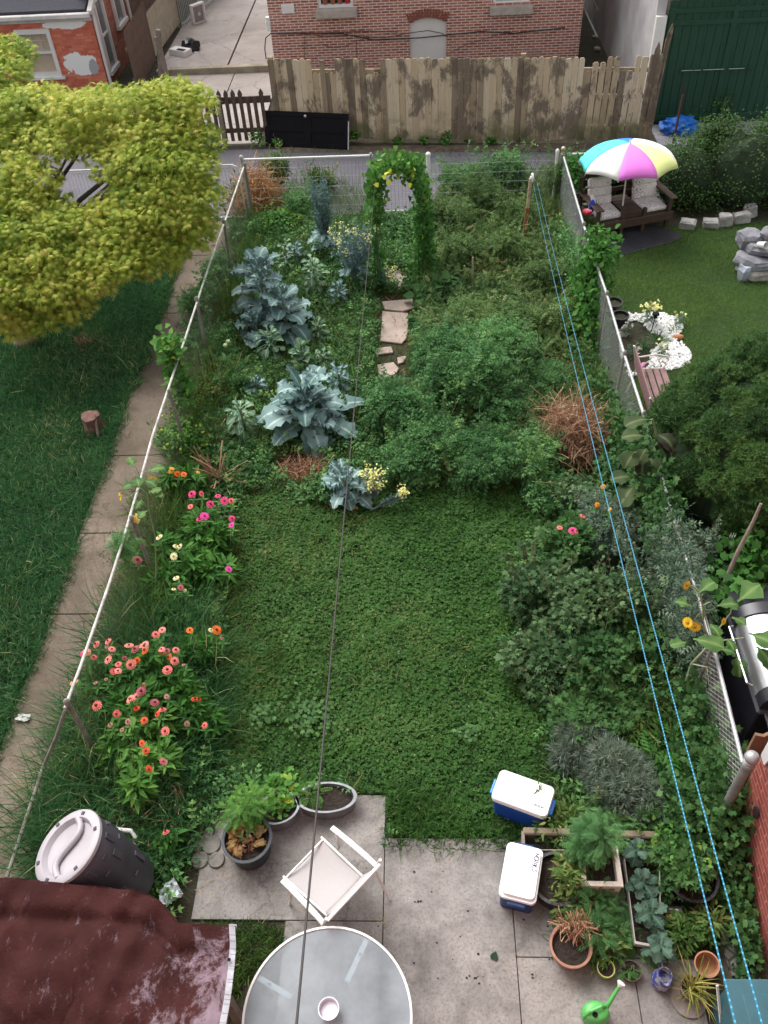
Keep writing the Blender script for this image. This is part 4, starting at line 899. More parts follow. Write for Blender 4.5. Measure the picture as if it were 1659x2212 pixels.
# rock cairn fountain with a white cup
c0 = at(1640, 585); gg = random.Random(8); M_ROCK = plain('slate_rock', (.20, .20, .22), .85, .55, 4, bmp=.6); M_ROCK2 = plain('pale_rock', (.34, .31, .28), .9, .4, 5, bmp=.6)
def rock(b, c, w_, d_, h_, rz, s):
    rr = random.Random(s); n = 9; out = []
    for k in range(n): a = 2*math.pi*k/n+rr.uniform(-.25, .25); q = rr.uniform(.78, 1.08); out.append((math.cos(a)*w_/2*q, math.sin(a)*d_/2*q))
    rings = []; cr, sr = math.cos(rz), math.sin(rz)
    for z, f in ((0, .86), (h_*.3, 1), (h_*.75, .97), (h_, .80)):
        rings.append([(c[0]+(x*cr-y*sr)*f+rr.uniform(-.02, .02), c[1]+(x*sr+y*cr)*f+rr.uniform(-.02, .02), c[2]+z+rr.uniform(-.02, .02)) for x, y in out])
    b.loft(rings)
rocks = [(.0, -.1, 0, 1.0, .8, .2, .1, 1), (.35, .1, 0, .9, .9, .22, .6, 1), (-.15, -.05, .18, .85, .75, .17, .3, 0), (.35, .15, .2, .8, .7, .18, 1.2, 0), (.05, .1, .34, .9, .6, .16, .15, 0), (-.2, .3, .3, .5, .5, .3, .9, 0), (.4, .3, .4, .7, .6, .2, .2, 0), (.2, .25, .52, .65, .5, .15, .5, 0), (-.35, -.25, .0, .3, .3, .28, .2, 2)]
cair = thing('rock_cairn', 'heap of grey flat rocks on the neighbour lawn with a cup on top', 'rock pile', c0)
for i, (x, y, z, w_, d_, h_, rz, mm_) in enumerate(rocks):
    b = MB(); rock(b, (x, y, z), w_, d_, h_, rz, i); b.build('rock', [M_ROCK, M_ROCK2, plain('bluish_rock', (.33, .36, .42), .8, .3, 5)][mm_], cair)
b = MB(); b.lathe([(.05, 0), (.062, .17), (.055, .17), (.045, .02)], 14, cap1=True); o = b.build('white_cup', M_WHT, None, True); o.location = Vector(c0)+Vector((-.16, -.02, .54)); o.rotation_euler = (R(70), 0, R(30)); tag(o, 'white cup lying on top of the grey rock pile', 'cup')
# white pebble bed
def from5(pts): return [at((1632+x*.4919)/1.4756, (400+y*.4919)/1.4756) for x, y in pts]
outer = from5([(690, 1232), (760, 1228), (830, 1232), (960, 1222), (1060, 1248), (1108, 1310), (1085, 1360), (1045, 1385), (1100, 1420), (1162, 1490), (1145, 1560), (1020, 1592), (930, 1575), (860, 1600), (760, 1640), (700, 1500)])
inner = from5([(705, 1290), (800, 1272), (850, 1300), (900, 1350), (960, 1370), (985, 1400), (940, 1440), (900, 1470), (890, 1560), (820, 1620), (740, 1600), (700, 1400)])
b = MB(); b.face([(p[0], p[1], .014) for p in outer]); o = b.build('flower_bed', M_SOIL); tag(o, kind='structure')
P_ = spread([tuple(p[:2]) for p in outer], 2600, [[tuple(p[:2]) for p in inner]]); lv = Leaves()
octv = T([(.5, 0, 0), (0, .5, 0), (-.5, 0, 0), (0, -.5, 0), (.2, .15, .4), (-.2, .1, .42), (0, -.25, .38)], [(0, 1, 4), (1, 2, 5), (2, 3, 6), (3, 0, 6), (0, 4, 6), (4, 1, 5), (5, 2, 6), (4, 5, 6)])
n = len(P_); P_[:, 2] = .015+rng.uniform(0, .03, n); lv.add(octv, P_, rdir(n)*(1, 1, .2), (0, 0, 1)+rng.normal(size=(n, 3))*.2, .045*rng.uniform(.6, 1.3, n), rng.uniform(0, 1, n))
m_peb = leafmat('white_pebble', [(0, (.62, .61, .60)), (1, (.84, .83, .82))], .8, 0, .2); tag(lv.build('pebbles', m_peb), 'white marble pebbles spread round the flower bed on the neighbour lawn', 'pebbles', kind='stuff')
def from5p(x, y, z=0): return at((1632+x*.4919)/1.4756, (400+y*.4919)/1.4756, z)
p = from5p(900, 1345); so_ = thing('solar_light', 'small black solar path light in the white pebble bed', 'garden light', p)
b = MB(); b.tube([(0, 0, 0), (.02, 0, .33)], .008, 6); b.build('stem', M_BLACK, so_, True); b = MB(); b.lathe([(.03, .30), (.035, .36), (.06, .365), (.05, .39), (.01, .40)], 12, (.02, 0, 0)); b.build('lamp_head', M_BLACK, so_, True)
for i, (x, y, r_, h_, lab) in enumerate(((690, 1305, .14, .22, 'black plastic pot nearer the patio at the pebble bed by the fence'), (645, 1225, .15, .24, 'black plastic pot farther back at the corner of the pebble bed'))):
    pb_ = thing('black_pot', lab, 'plant pot', from5p(x, y)); b = MB(); b.lathe([(r_*.75, 0), (r_, h_), (r_*1.08, h_), (r_*1.08, h_+.02), (r_*.92, h_+.02), (r_*.9, h_-.03)], 20, cap1=False); b.build('pot', MT['black_plastic'], pb_, True); b = MB(); b.lathe([(.001, h_-.03), (r_*.9, h_-.03)], 20, cap0=False, cap1=False); b.build('compost', M_SOIL, pb_)
b = MB(); b.blob((0, 0, .05), (.10, .05, .05), 3, .2, 2); o = b.build('clay_ornament', plain('terracotta_orange', (.50, .19, .08), .8), None, True); o.location = from5p(1072, 1388); tag(o, 'small orange clay ornament on the white pebbles', 'ornament')
b = MB(); b.lathe([(.07, 0), (.08, .05), (.04, .08), (.05, .16), (.035, .2), (.01, .22)], 12); o = b.build('stone_urn', plain('aged_plaster', (.5, .46, .42), .8, .3), None, True); o.location = from5p(722, 1362); tag(o, 'small pale plaster urn beside the fence in the flower bed', 'ornament')
# white iron bench with mauve slats, its back to the fence
a = at(1374, 797, .45); c_ = at(1438, 882, .45); ib = thing('garden_bench', 'iron garden bench with white scrolled arms and mauve slats beside the fence', 'bench', (a[0], a[1], 0))
Lb = 1.25; Wb = .40; M_MAUVE = plain('mauve_slat', (.26, .145, .145), .7, .2, 8, bmp=.1); M_IRON = plain('cream_iron', (.70, .68, .58), .5, .12)
for k in range(4): b = MB(); b.box((.05+k*.104+.035, -Lb/2, .45), (.084, Lb, .022), bev=.005); b.build('seat_slat', M_MAUVE, ib)
for k in range(3): b = MB(); b.box((-.03-k*.02, -Lb/2, .56+k*.12), (.018, Lb, .085), bev=.005); b.build('back_slat', M_MAUVE, ib)
for y in (-.0, -Lb):
    b = MB(); b.tube([(.45, y, 0), (.43, y, .2), (.46, y, .43), (.40, y, .45), (.0, y, .45), (-.03, y, .2), (-.08, y, 0)], .014, 6); b.tube([(.0, y, .45), (-.06, y, .7), (-.10, y, .88)], .014, 6)
    b.tube([(-.05, y, .66), (.1, y, .68), (.25, y, .71), (.42, y, .67), (.46, y, .60), (.41, y, .55), (.36, y, .60)], .013, 6)
    b.tube([(.40, y, .45), (.44, y, .52), (.40, y, .57), (.33, y, .56), (.31, y, .62), (.36, y, .68)], .010, 6); b.tube([(.2, y, .46), (.26, y, .55), (.18, y, .60), (.12, y, .54)], .009, 6)
    b.build('scroll_arm', M_IRON, ib, True)
b = MB(); b.blob((0, 0, 0), (.035, .10, .03), 4, .15, 2, 1.5); o = b.build('pink_ornament', plain('pink_plastic', (.80, .25, .55), .4), None, True); o.location = at(1387, 790, .6); o.rotation_euler[2] = R(-35); tag(o, 'glossy pink ornament resting at the scrolled arm of the mauve bench', 'ornament')

# brick wall of the neighbour's rear wing, right edge
xw = 2.98; y1 = side(1602, 1744, 3.1)[1]
nw = thing('brick_wing', 'red painted brick wall of the next house at the right edge of the patio', 'house wall', (xw, 0, 0))
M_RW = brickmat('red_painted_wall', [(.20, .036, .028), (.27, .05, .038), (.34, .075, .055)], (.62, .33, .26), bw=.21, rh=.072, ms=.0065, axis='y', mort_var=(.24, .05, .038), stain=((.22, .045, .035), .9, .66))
ye = at(1602, 1744)[1]-.1
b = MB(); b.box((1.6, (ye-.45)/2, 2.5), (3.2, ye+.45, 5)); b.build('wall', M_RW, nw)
b = MB(); b.slab([(-.02, ye-.02, 1.3), (-.02, ye-.12, 1.3), (-.02, ye-.25, 2.1), (-.02, ye-.5, 3.2), (-.02, ye-.02, 3.2)], (1, 0, 0), .018); b.build('render_patch', M_STUC, nw)
b = MB(); b.box((1.6, (ye-.45)/2, 5.06), (3.36, ye+.6, .12)); b.build('roof', MT['tar_roof'], nw)
b = MB(); wh = side(1637, 1755, xw); b.lathe([(.05, 0), (.05, .012), (.03, .02)], 12, (-.012, wh[1], wh[2]), rot=Matrix.Rotation(R(-90), 3, 'Y'), sx=1.6); b.build('wall_vent', plain('black_iron', (.03, .025, .025), .5), nw)
# brown ragged board beside the post
bd = MB(); p0 = at(1613, 1640, 1.1)
bd.slab([(0, 0, -1.1), (.7, .0, -1.1), (.7, 0, .28), (.52, 0, .22), (.44, 0, .30), (.28, 0, .16), (.2, 0, .24), (.08, 0, .1), (0, 0, .13)], (0, 1, 0), .03); o = bd.build('brown_board', plain('raw_board', (.25, .15, .09), .9, .25, 5, bmp=.3)); o.location = (3.0, 4.12, 1.1); tag(o, 'ragged brown board standing behind the silver-capped fence post', 'board')
# barbecue
gq = at(1575, 1320, 1.05); gN = at(1584, 1520, 1.05)
bbq = thing('gas_barbecue', 'black gas barbecue with a shiny steel hood beyond the right-hand fence', 'barbecue', (gq[0]+.04, gN[1], 0))
Lg = float(gq[1]-gN[1]); Wg = .62
M_BBK = plain('bbq_black', (.022, .022, .030), .35, .3, 6); M_STEEL = plain('brushed_steel', (.58, .58, .60), .34, .1, 3, metal=.85)
b = MB(); b.box((Wg/2, Lg/2, .45), (Wg, Lg, .86), bev=.015); b.build('cabinet', M_BBK, bbq)
b = MB(); b.box((Wg/2, Lg/2, .92), (Wg+.08, Lg+.1, .08), bev=.02); b.build('firebox_rim', M_BBK, bbq)
def hood(y0, y1, r_, b): 
    rings = []
    for y in (y0, y1): rings.append([(Wg/2-math.cos(math.pi*k/12)*r_*1.0, y, .96+math.sin(math.pi*k/12)**.8*r_*.78) for k in range(13)])
    b.loft(rings)
b = MB(); hood(.14, Lg-.14, .30, b); b.build('hood', M_STEEL, bbq, True, 50)
for y0, y1 in ((.0, .139), (Lg-.139, Lg)): b = MB(); hood(y0, y1, .325, b); b.build('hood_end', M_BBK, bbq, True, 50)
b = MB(); b.tube([(-.05, .2, 1.05), (-.10, .22, 1.07), (-.10, Lg-.22, 1.07), (-.05, Lg-.2, 1.05)], .012, 8); b.build('handle', M_STEEL, bbq, True)
b = MB(); b.box((Wg/2+.02, -.24, .92), (Wg-.02, .42, .05), bev=.012); b.build('side_shelf', M_BBK, bbq); b = MB(); b.box((Wg/2+.05, -.24, .951), (Wg-.16, .32, .012), bev=.004); b.build('shelf_tray', M_STEEL, bbq)
b = MB(); b.box((Wg/2+.02, Lg+.26, .92), (Wg-.02, .42, .05), bev=.012); b.build('side_shelf', M_BBK, bbq)
for y in (-.4, .04, Lg-.04, Lg+.42): b = MB(); b.box((Wg/2, y, .44), (.5, .04, .86)); b.build('leg', M_BBK, bbq)
# ================================================================== ON AND ROUND THE PATIO
def pf4(x, y, z=0): return at((650+x*.422)/1.4756, (2450+y*.422)/1.4756, z)
def pf5(x, y, z=0): return at((1500+x*.3617)/1.4756, (2400+y*.3617)/1.4756, z)
def pf6(x, y, z=0): return at((1700+x*.4509)/1.4756, (2600+y*.4509)/1.4756, z)
def pf3(x, y, z=0): return at((x*.4822)/1.4756, (2500+y*.4822)/1.4756, z)
PZ = .03
# ---- round glass table
TZ = .74; tc = pf4(930, 1905, TZ); e0 = pf4(285, 1905, TZ); e1 = pf4(1575, 1905, TZ); RT = (e1[0]-e0[0])/2; ty = pf4(960, 1188, TZ)[1]-RT
tcx, tcy = (e0[0]+e1[0])/2, ty
tb = thing('patio_table', 'round frosted glass patio table with a white metal rim', 'table', (tcx, tcy, PZ))
TT = TZ-PZ
b = MB(); b.lathe([(RT-.018, TT-.035), (RT, TT-.035), (RT, TT), (RT-.018, TT), (RT-.018, TT-.035)], 72, cap0=False, cap1=False); b.build('rim', M_WHT, tb, True, 50)
mg, nt, bb = nodes_of('frosted_glass')
bb.inputs['Base Color'].default_value = (.72, .78, .82, 1); bb.inputs['Roughness'].default_value = .32; bb.inputs['Transmission Weight'].default_value = 0; bb.inputs['Specular IOR Level'].default_value = .6
tr_ = nt.nodes.new('ShaderNodeBsdfTransparent'); tr_.inputs[0].default_value = (.62, .70, .74, 1); ms = nt.nodes.new('ShaderNodeMixShader')
rp = ramp(nt, noise(nt, 3.2, 5), [(.35, (.36, .36, .36)), (.65, (.52, .52, .52))]); nt.links.new(rp, ms.inputs[0])
df = nt.nodes.new('ShaderNodeBsdfPrincipled'); df.inputs['Base Color'].default_value = (.36, .40, .44, 1); df.inputs['Roughness'].default_value = .38
nt.links.new(tr_.outputs[0], ms.inputs[1]); nt.links.new(df.outputs[0], ms.inputs[2]); nt.links.new(ms.outputs[0], nt.nodes['Material Output'].inputs[0])
b = MB(); b.lathe([(.001, TT-.012), (RT-.019, TT-.012)], 72, cap0=False, cap1=False); b.build('glass_top', mg, tb)
for a_ in ((1235, 1275, 1080, 1605), (395, 1565, 660, 1725), (1560, 2250, 1220, 2020), (600, 2540, 760, 2240)):
    p = pf4(a_[0], a_[1], TZ-.02); q_ = pf4(a_[2], a_[3], TZ-.02); p = Vector((p[0]-tcx, p[1]-tcy, TT-.036)); q_ = Vector((q_[0]-tcx, q_[1]-tcy, TT-.036))
    b = MB(); b.beam(p, q_, .048, .014, bev=.003); b.build('support', M_WHT, tb)
    b = MB(); d_ = p.normalized()*.50*1.0; b.tube([(p.x*.97, p.y*.97, TT-.04), (p.x*.8, p.y*.8, TT*.5), (p.x*.9, p.y*.9, 0)], .014, 8); b.build('leg', M_WHT, tb, True)
    b = MB(); m_ = p*.62+q_*.38; b.lathe([(.009, -.002), (.009, .009)], 8, (m_.x, m_.y, TT-.026)); b.build('screw', M_BLACK, tb)
bw = pf4(948, 1832, TZ+.02); bo = thing('candle_bowl', 'round white bowl holding a pale candle in the middle of the glass table', 'candle', (bw[0], bw[1], TZ-.009))
b = MB(); b.lathe([(.062, 0), (.075, .03), (.082, .10), (.086, .105), (.078, .105), (.070, .05), (.068, .045)], 28, cap1=False); b.build('bowl', plain('milky_glass', (.60, .57, .62), .35, .06), bo, True)
b = MB(); b.lathe([(.001, .052), (.069, .052)], 24, cap0=False, cap1=False); b.tube([(0, 0, .05), (.003, 0, .066)], .003, 5); b.build('wax', plain('candle_wax', (.66, .60, .66), .5, .12, 12), bo)
# ---- white sling chair
AZ = .64; 
aF1 = pf4(965, 445, AZ); aB1 = pf4(1305, 730, AZ); aF2 = pf4(592, 842, AZ); aB2 = pf4(905, 1165, AZ)
cc = (aB1+aB2+aF1+aF2)/4; ch = thing('patio_chair', 'white metal patio chair with a pale sling seat standing beside the glass table', 'chair', (cc[0], cc[1], PZ))
def rel(p, z=None): return Vector((p[0]-cc[0], p[1]-cc[1], (p[2] if z is None else z)-PZ))
fdir = Vector(((aF1+aF2)-(aB1+aB2))[:3]).normalized(); sdir = Vector((aB1-aB2)[:3]).normalized()
for aF, aB in ((aF1, aB1), (aF2, aB2)):
    b = MB(); r0 = rel(aF); r1 = rel(aB); mid = (r0+r1)/2+Vector((0, 0, .014)); pts = [r0, r0*.6+mid*.4+Vector((0, 0, .01)), mid, r1*.65+mid*.35, r1+Vector((0, 0, -.03))]
    for a_, c_ in zip(pts, pts[1:]): b.beam(a_, c_, .05, .022, bev=.005)
    b.build('armrest', M_WHT, ch)
for aF, sg in ((aF1, 1), (aF2, -1)):
    b = MB(); r0 = rel(aF, AZ-.02); b.tube([r0-fdir*.05, r0-fdir*.06+Vector((0, 0, -.3)), r0+fdir*.01+Vector((0, 0, -AZ+.05))], .013, 8); b.build('leg', M_WHT, ch, True)
for aB in (aB1, aB2):
    b = MB(); r1 = rel(aB, AZ-.02); b.tube([r1+fdir*.06, r1+fdir*.0+Vector((0, 0, -.25)), r1-fdir*.13+Vector((0, 0, -AZ+.05))], .013, 8); b.build('leg', M_WHT, ch, True)
    b = MB(); b.tube([r1+fdir*.06+Vector((0, 0, -.22)), r1+Vector((0, 0, .02)), r1-fdir*.06+Vector((0, 0, .24))], .014, 8); b.build('back_post', M_WHT, ch, True)
BZ = AZ+.22; rT1 = rel(pf4(1312, 742, BZ)); rT2 = rel(pf4(950, 1128, BZ))
b = MB(); b.beam(rT1+sdir*.03, rT2-sdir*.03, .03, .022, bev=.006); b.build('top_rail', M_WHT, ch)
SZ = .43
c4 = [rel(pf4(902, 532, SZ)), rel(pf4(1200, 815, SZ)), rel(pf4(925, 1105, SZ)), rel(pf4(615, 830, SZ))]
def grid_sheet(b, c, n, f):
    G_ = [[None]*(n+1) for _ in range(n+1)]
    for i in range(n+1):
        for j in range(n+1):
            u, v = i/n, j/n; p = (c[0]*(1-u)+c[1]*u)*(1-v)+(c[3]*(1-u)+c[2]*u)*v; G_[i][j] = b.bm.verts.new(p+Vector((0, 0, f(u, v))))
    for i in range(n):
        for j in range(n): b.bm.faces.new((G_[i][j], G_[i+1][j], G_[i+1][j+1], G_[i][j+1]))
M_SLING, nt, bb = nodes_of('sling_mesh'); ck = noise(nt, 260, 2, .5); c = ramp(nt, ck, [(.3, (.36, .33, .33)), (.7, (.50, .47, .46))]); c = mix(nt, ramp(nt, noise(nt, 5, 4), [(.4, (0, 0, 0)), (.7, (.4, .4, .4))]), c, (.44, .40, .38)); nt.links.new(c, bb.inputs['Base Color']); bb.inputs['Roughness'].default_value = .85
b = MB(); grid_sheet(b, c4, 14, lambda u, v: -.045*math.sin(math.pi*v)*(1-.3*u)-.02*math.sin(math.pi*u)); o = b.build('sling_seat', M_SLING, ch, True, 80); o.modifiers.new('t', 'SOLIDIFY').thickness = .004
b = MB(); grid_sheet(b, [c4[1]+Vector((0, 0, .02)), rT1+sdir*-.02, rT2+sdir*.02, c4[2]+Vector((0, 0, .02))], 10, lambda u, v: -.02*math.sin(math.pi*v)); o = b.build('sling_back', M_SLING, ch, True, 80); o.modifiers.new('t', 'SOLIDIFY').thickness = .004
for a_, c_ in ((c4[0], c4[1]), (c4[3], c4[2])): b = MB(); b.tube([a_+fdir*.03, c_-fdir*.02], .012, 8); b.build('seat_rail', M_WHT, ch, True)
b = MB(); b.tube([c4[0], c4[3]], .010, 8); b.build('front_bar', M_WHT, ch, True)
# ---- coolers
M_CBL = plain('cooler_blue', (.012, .075, .42), .45, .2, 4); M_CBL2 = plain('cooler_dark_blue', (.014, .045, .16), .5, .25, 4); M_CWH = plain('cooler_white', (.86, .86, .88), .35, .04, 3); M_HND = plain('handle_blue', (.02, .21, .78), .35, .1); M_INK = plain('marker_ink', (.05, .045, .11), .7)
def rrect(cx, cy, ux, uy, lx, ly, r, n=6):
    out = []
    for sx_, sy_, a0_ in ((1, 1, 0), (-1, 1, 90), (-1, -1, 180), (1, -1, 270)):
        for k in range(n+1):
            a = R(a0_+90*k/n); x = sx_*(lx/2-r)+math.cos(a)*r; y = sy_*(ly/2-r)+math.sin(a)*r
            out.append((cx+ux[0]*x+uy[0]*y, cy+ux[1]*x+uy[1]*y))
    return out
STROKES = {'M': [[(0, 0), (.05, 1), (.4, .3), (.75, 1), (.85, 0)]], 'O': [[(.4, 1), (.1, .8), (.02, .4), (.2, .05), (.5, 0), (.78, .3), (.75, .75), (.4, 1)]], 'R': [[(.05, 0), (.1, 1), (.5, 1), (.65, .75), (.45, .5), (.1, .5), (.7, 0)]],
           'q': [[(.6, .6), (.3, .75), (.08, .5), (.25, .25), (.6, .5), (.62, .75), (.55, -.35)]], 'E': [[(.6, 1), (.08, .95), (.05, .5), (.5, .52)], [(.05, .5), (.02, .02), (.62, 0)]], 'S': [[(.6, .9), (.3, 1), (.1, .75), (.5, .45), (.55, .15), (.25, 0), (.02, .12)]]}
def write(b, word, org, dx, dy, h, z, wd=.004, gap=.95):
    x0 = 0
    for chh in word:
        for st in STROKES[chh]:
            for a_, c_ in zip(st, st[1:]):
                f = lambda p: Vector((org[0]+dx[0]*(x0+p[0])*h+dy[0]*p[1]*h, org[1]+dx[1]*(x0+p[0])*h+dy[1]*p[1]*h, z)); b.beam(f(a_), f(c_), wd, .0012)
        x0 += gap
def cooler(nm, lab, corners, h, body, flare, stepped, handle_mat, word_fn):
    P4 = [np.array(c_) for c_ in corners]; c_ = sum(P4)/4; ux = (P4[1]-P4[0])+(P4[2]-P4[3]); lx = np.linalg.norm(ux)/2; ux = ux[:2]/np.linalg.norm(ux[:2]); uy = np.array((-ux[1], ux[0])); ly = (np.linalg.norm(P4[0]-P4[3])+np.linalg.norm(P4[1]-P4[2]))/2
    rz = math.atan2(ux[1], ux[0]); t = thing(nm, lab, 'cooler', (c_[0], c_[1], PZ if stepped else .02), rz, 'blue and white coolers'); h -= PZ
    I = ((1, 0), (0, 1))
    def ring(fx, fy, z, r): return [(x, y, z) for x, y in rrect(0, 0, (1, 0), (0, 1), lx*fx, ly*fy, r)]
    b = MB(); b.loft([ring(flare, flare, 0, .04), ring(.955, .94, h*.82, .05)]); b.build('body', body, t, True, 50)
    b = MB()
    if stepped: b.loft([ring(1, 1, h*.80, .05), ring(1.01, 1.01, h*.87, .055), ring(.99, .99, h*.90, .05), ring(.93, .90, h*.905, .05), ring(.92, .89, h*.975, .05), ring(.90, .87, h, .045)])
    else: b.loft([ring(1, 1, h*.84, .05), ring(1.01, 1.015, h*.9, .055), ring(1.005, 1.005, h*.965, .055), ring(.975, .965, h, .05)])
    b.build('lid', M_CWH, t, True, 35)
    for sg in (-1, 1):
        b = MB(); b.box((sg*(lx/2+.012), 0, h*.72), (.045, ly*.48, .05), bev=.01, seg=2); b.box((sg*(lx/2-.01), 0, h*.64), (.03, ly*.3, .06), bev=.006); b.build('handle', handle_mat, t)
    b = MB(); word_fn(b, lx, ly, h+.0008); b.build('marker_writing', M_INK, t)
    return t
h1 = .42
def w1(b, lx, ly, z):
    write(b, 'MORqES', (lx*.40, -ly*.20), (-1, 0), (0, -1), .026, z, .0042, .8)
c1 = [pf5(262, 128, h1), pf5(752, 300, h1), pf5(672, 572, h1), pf5(184, 390, h1)]
cooler('picnic_cooler', 'blue cooler with a flat white lid standing on the clover lawn', c1, h1, M_CBL, .86, False, M_HND, w1)
h2 = .40
def w2_(b, lx, ly, z):
    write(b, 'MORqES', (-lx*.37, ly*.27), (1, 0), (0, 1), .044, z, .0062, .68)
    gg = random.Random(4)
    def scr(x, y, dx, dy, n, s):
        for k in range(n): a_ = Vector((x+dx*k*s+gg.uniform(-1, 1)*s*.2, y+dy*k*s, z)); b.beam(a_, a_+Vector((gg.uniform(-1, 1)*s*.7, gg.uniform(-1, 1)*s*.9, 0)), .003, .0012)
    scr(-lx*.25, ly*.06, 1, 0, 7, .012); scr(-lx*.25, ly*.01, 1, .1, 3, .012); scr(-lx*.12, -ly*.17, .1, 1, 7, .011); scr(-lx*.09, -ly*.15, .1, 1, 3, .011)
    b.beam((lx*.07, -ly*.1, z), (lx*.11, -ly*.11, z), .0015, .001); b.beam((lx*.18, ly*.2, z), (lx*.24, ly*.26, z), .0015, .001)
c2 = [pf5(640, 845, h2), pf5(585, 1330, h2), pf5(236, 1245, h2), pf5(338, 755, h2)]
cooler('picnic_cooler', 'dark blue cooler with a stepped white lid and big marker writing on the concrete', c2, h2, M_CBL2, .88, True, M_CBL2, w2_)
# ---- tumbling composter, tipped towards the garden
lc = pf3(447, 412, .98); bc = pf3(800, 590, .12)
lc = np.array(lc); ax_ = np.array(bc)-lc; Lc = .80; ax_ = ax_/np.linalg.norm(ax_)
cm = thing('composter', 'dark grey ribbed plastic barrel composter with a pale lid, tipped over beside the maroon tarpaulin', 'composter', lc-np.array((0, 0, 0)))
def tipped(v): return Vector((0, 0, 1)).rotation_difference(-Vector(v)).to_matrix()
# lid plane normal chosen from the lid's ellipse: leaning up and to the left
nl = Vector((-.40, .05, .88)).normalized(); rotc = Vector((0, 0, 1)).rotation_difference(nl).to_matrix(); RL = .345
M_LID = plain('lid_grey', (.38, .35, .37), .5, .12, 3); M_BARR = plain('barrel_grey', (.055, .05, .062), .55, .25, 5)
b = MB(); b.lathe([(RL*.98, -.03), (RL*1.0, -.045), (RL*1.03, -.40), (RL*1.0, -.42), (RL*1.0, -.45), (RL*.98, -.47), (RL*.88, -.86), (RL*.8, -.9)], 40, rot=rotc, cap0=False); b.build('barrel', M_BARR, cm, True)
b = MB()
for k in range(12):
    a = 2*math.pi*k/12
    for z, l_ in ((-.14, .12), (-.28, .12), (-.60, .14)):
        rr_ = RL*1.02 if z > -.5 else RL*.965
        b.box(rotc @ Vector((math.cos(a+(z*2))*rr_, math.sin(a+z*2)*rr_, z)), (.016, .06, l_ if k % 2 else .02), rot=rotc @ Matrix.Rotation(a+z*2, 3, 'Z'), bev=.004)
b.build('ribs', M_BARR, cm)
b = MB(); b.lathe([(RL*1.0, -.04), (RL*1.03, -.03), (RL*1.03, .0), (RL*.99, .012), (RL*.80, .014)], 40, rot=rotc, cap0=True, cap1=False)
b.lathe([(RL*.80, .014), (RL*.72, -.035), (.001, -.045)], 40, rot=rotc, cap0=False, cap1=False)
b.build('lid', M_LID, cm, True)
b = MB(); pts = []
for k in range(13): t = k/12-.5; pts.append(rotc @ Vector((.085*math.sin(t*2*math.pi), t*RL*1.66, -.008)))
b.tube(pts, [.03]*13, 10); b.build('lid_grip', M_LID, cm, True)
b = MB()
for a in (20, 75, 130, 200, 250, 310): b.box(rotc @ Vector((math.cos(R(a))*RL*.9, math.sin(R(a))*RL*.9, .015)), (.03, .035, .012), rot=rotc @ Matrix.Rotation(R(a), 3, 'Z'))
b.build('lid_notches', M_BARR, cm)
p = Vector(pf3(790, 300, .35))-Vector(lc); b = MB(); b.tube([p+Vector((-.1, .02, 0)), p, p+Vector((.12, -.01, 0)), p+Vector((.16, -.06, -.05))], .022, 8); b.build('lock_handle', M_WHT, cm, True)
# ---- maroon tarpaulin over a low frame
M_TARP, nt, bb = nodes_of('maroon_tarp')
f1 = noise(nt, 3.2, 12, .82, mapped(nt, (1.2, .8, 1)), dist=.5); c = ramp(nt, noise(nt, 2, 4), [(.3, (.036, .012, .011)), (.7, (.062, .020, .018))])
sx = nt.nodes.new('ShaderNodeSeparateXYZ'); nt.links.new(coords(nt), sx.inputs[0])
ma = nt.nodes.new('ShaderNodeMath'); ma.operation = 'MULTIPLY_ADD'; nt.links.new(sx.outputs[0], ma.inputs[0]); ma.inputs[1].default_value = .16; nt.links.new(f1, ma.inputs[2])
mb_ = nt.nodes.new('ShaderNodeMath'); mb_.operation = 'MULTIPLY_ADD'; nt.links.new(sx.outputs[1], mb_.inputs[0]); mb_.inputs[1].default_value = -.13; mo_ = nt.nodes.new('ShaderNodeMath'); mo_.operation = 'ADD'; mo_.inputs[1].default_value = .4; nt.links.new(ma.outputs[0], mo_.inputs[0]); nt.links.new(mo_.outputs[0], mb_.inputs[2])
c = mix(nt, ramp(nt, mb_.outputs[0], [(.30, (0, 0, 0)), (.40, (.9, .9, .9))]), c, (.27, .20, .235))
st2 = noise(nt, 3.5, 12, .85, mapped(nt, (4, 1.6, 1), (0, 0, .35))); c = mix(nt, ramp(nt, st2, [(.57, (0, 0, 0)), (.63, (.55, .55, .55))]), c, (.26, .18, .21))
nt.links.new(c, bb.inputs['Base Color']); bb.inputs['Roughness'].default_value = .92; bb.inputs['Specular IOR Level'].default_value = .12; bump(nt, bb, noise(nt, 9, 8, .75), .8, .04)
ZT = 1.05
edge = [(0, 578), (150, 590), (400, 612), (620, 632), (750, 650), (870, 662), (960, 690), (1040, 740), (1100, 800), (1165, 885), (1300, 890), (1400, 910), (1550, 902)]
bottom = [(1550, 902), (1555, 1050), (1545, 1200), (1530, 1350), (1495, 1584), (1480, 1660)]
tp = thing('maroon_tarpaulin', 'faded maroon tarpaulin with a grey eyelet hem draped over stored garden things', 'tarpaulin', (0, 0, 0))
NX, NY = 170, 120
topp = [pf3(x, y, ZT)[:2] for x, y in edge]; tx = np.array([p[0] for p in topp]); tyv = np.array([p[1] for p in topp])
rgt = [pf3(x, y, ZT)[:2] for x, y in bottom]; rx = np.array([p[0] for p in rgt]); ryv = np.array([p[1] for p in rgt])
ylo = ryv[-1]-.5; xmin = tx[0]-.4
gc = random.Random(12); CRS = []
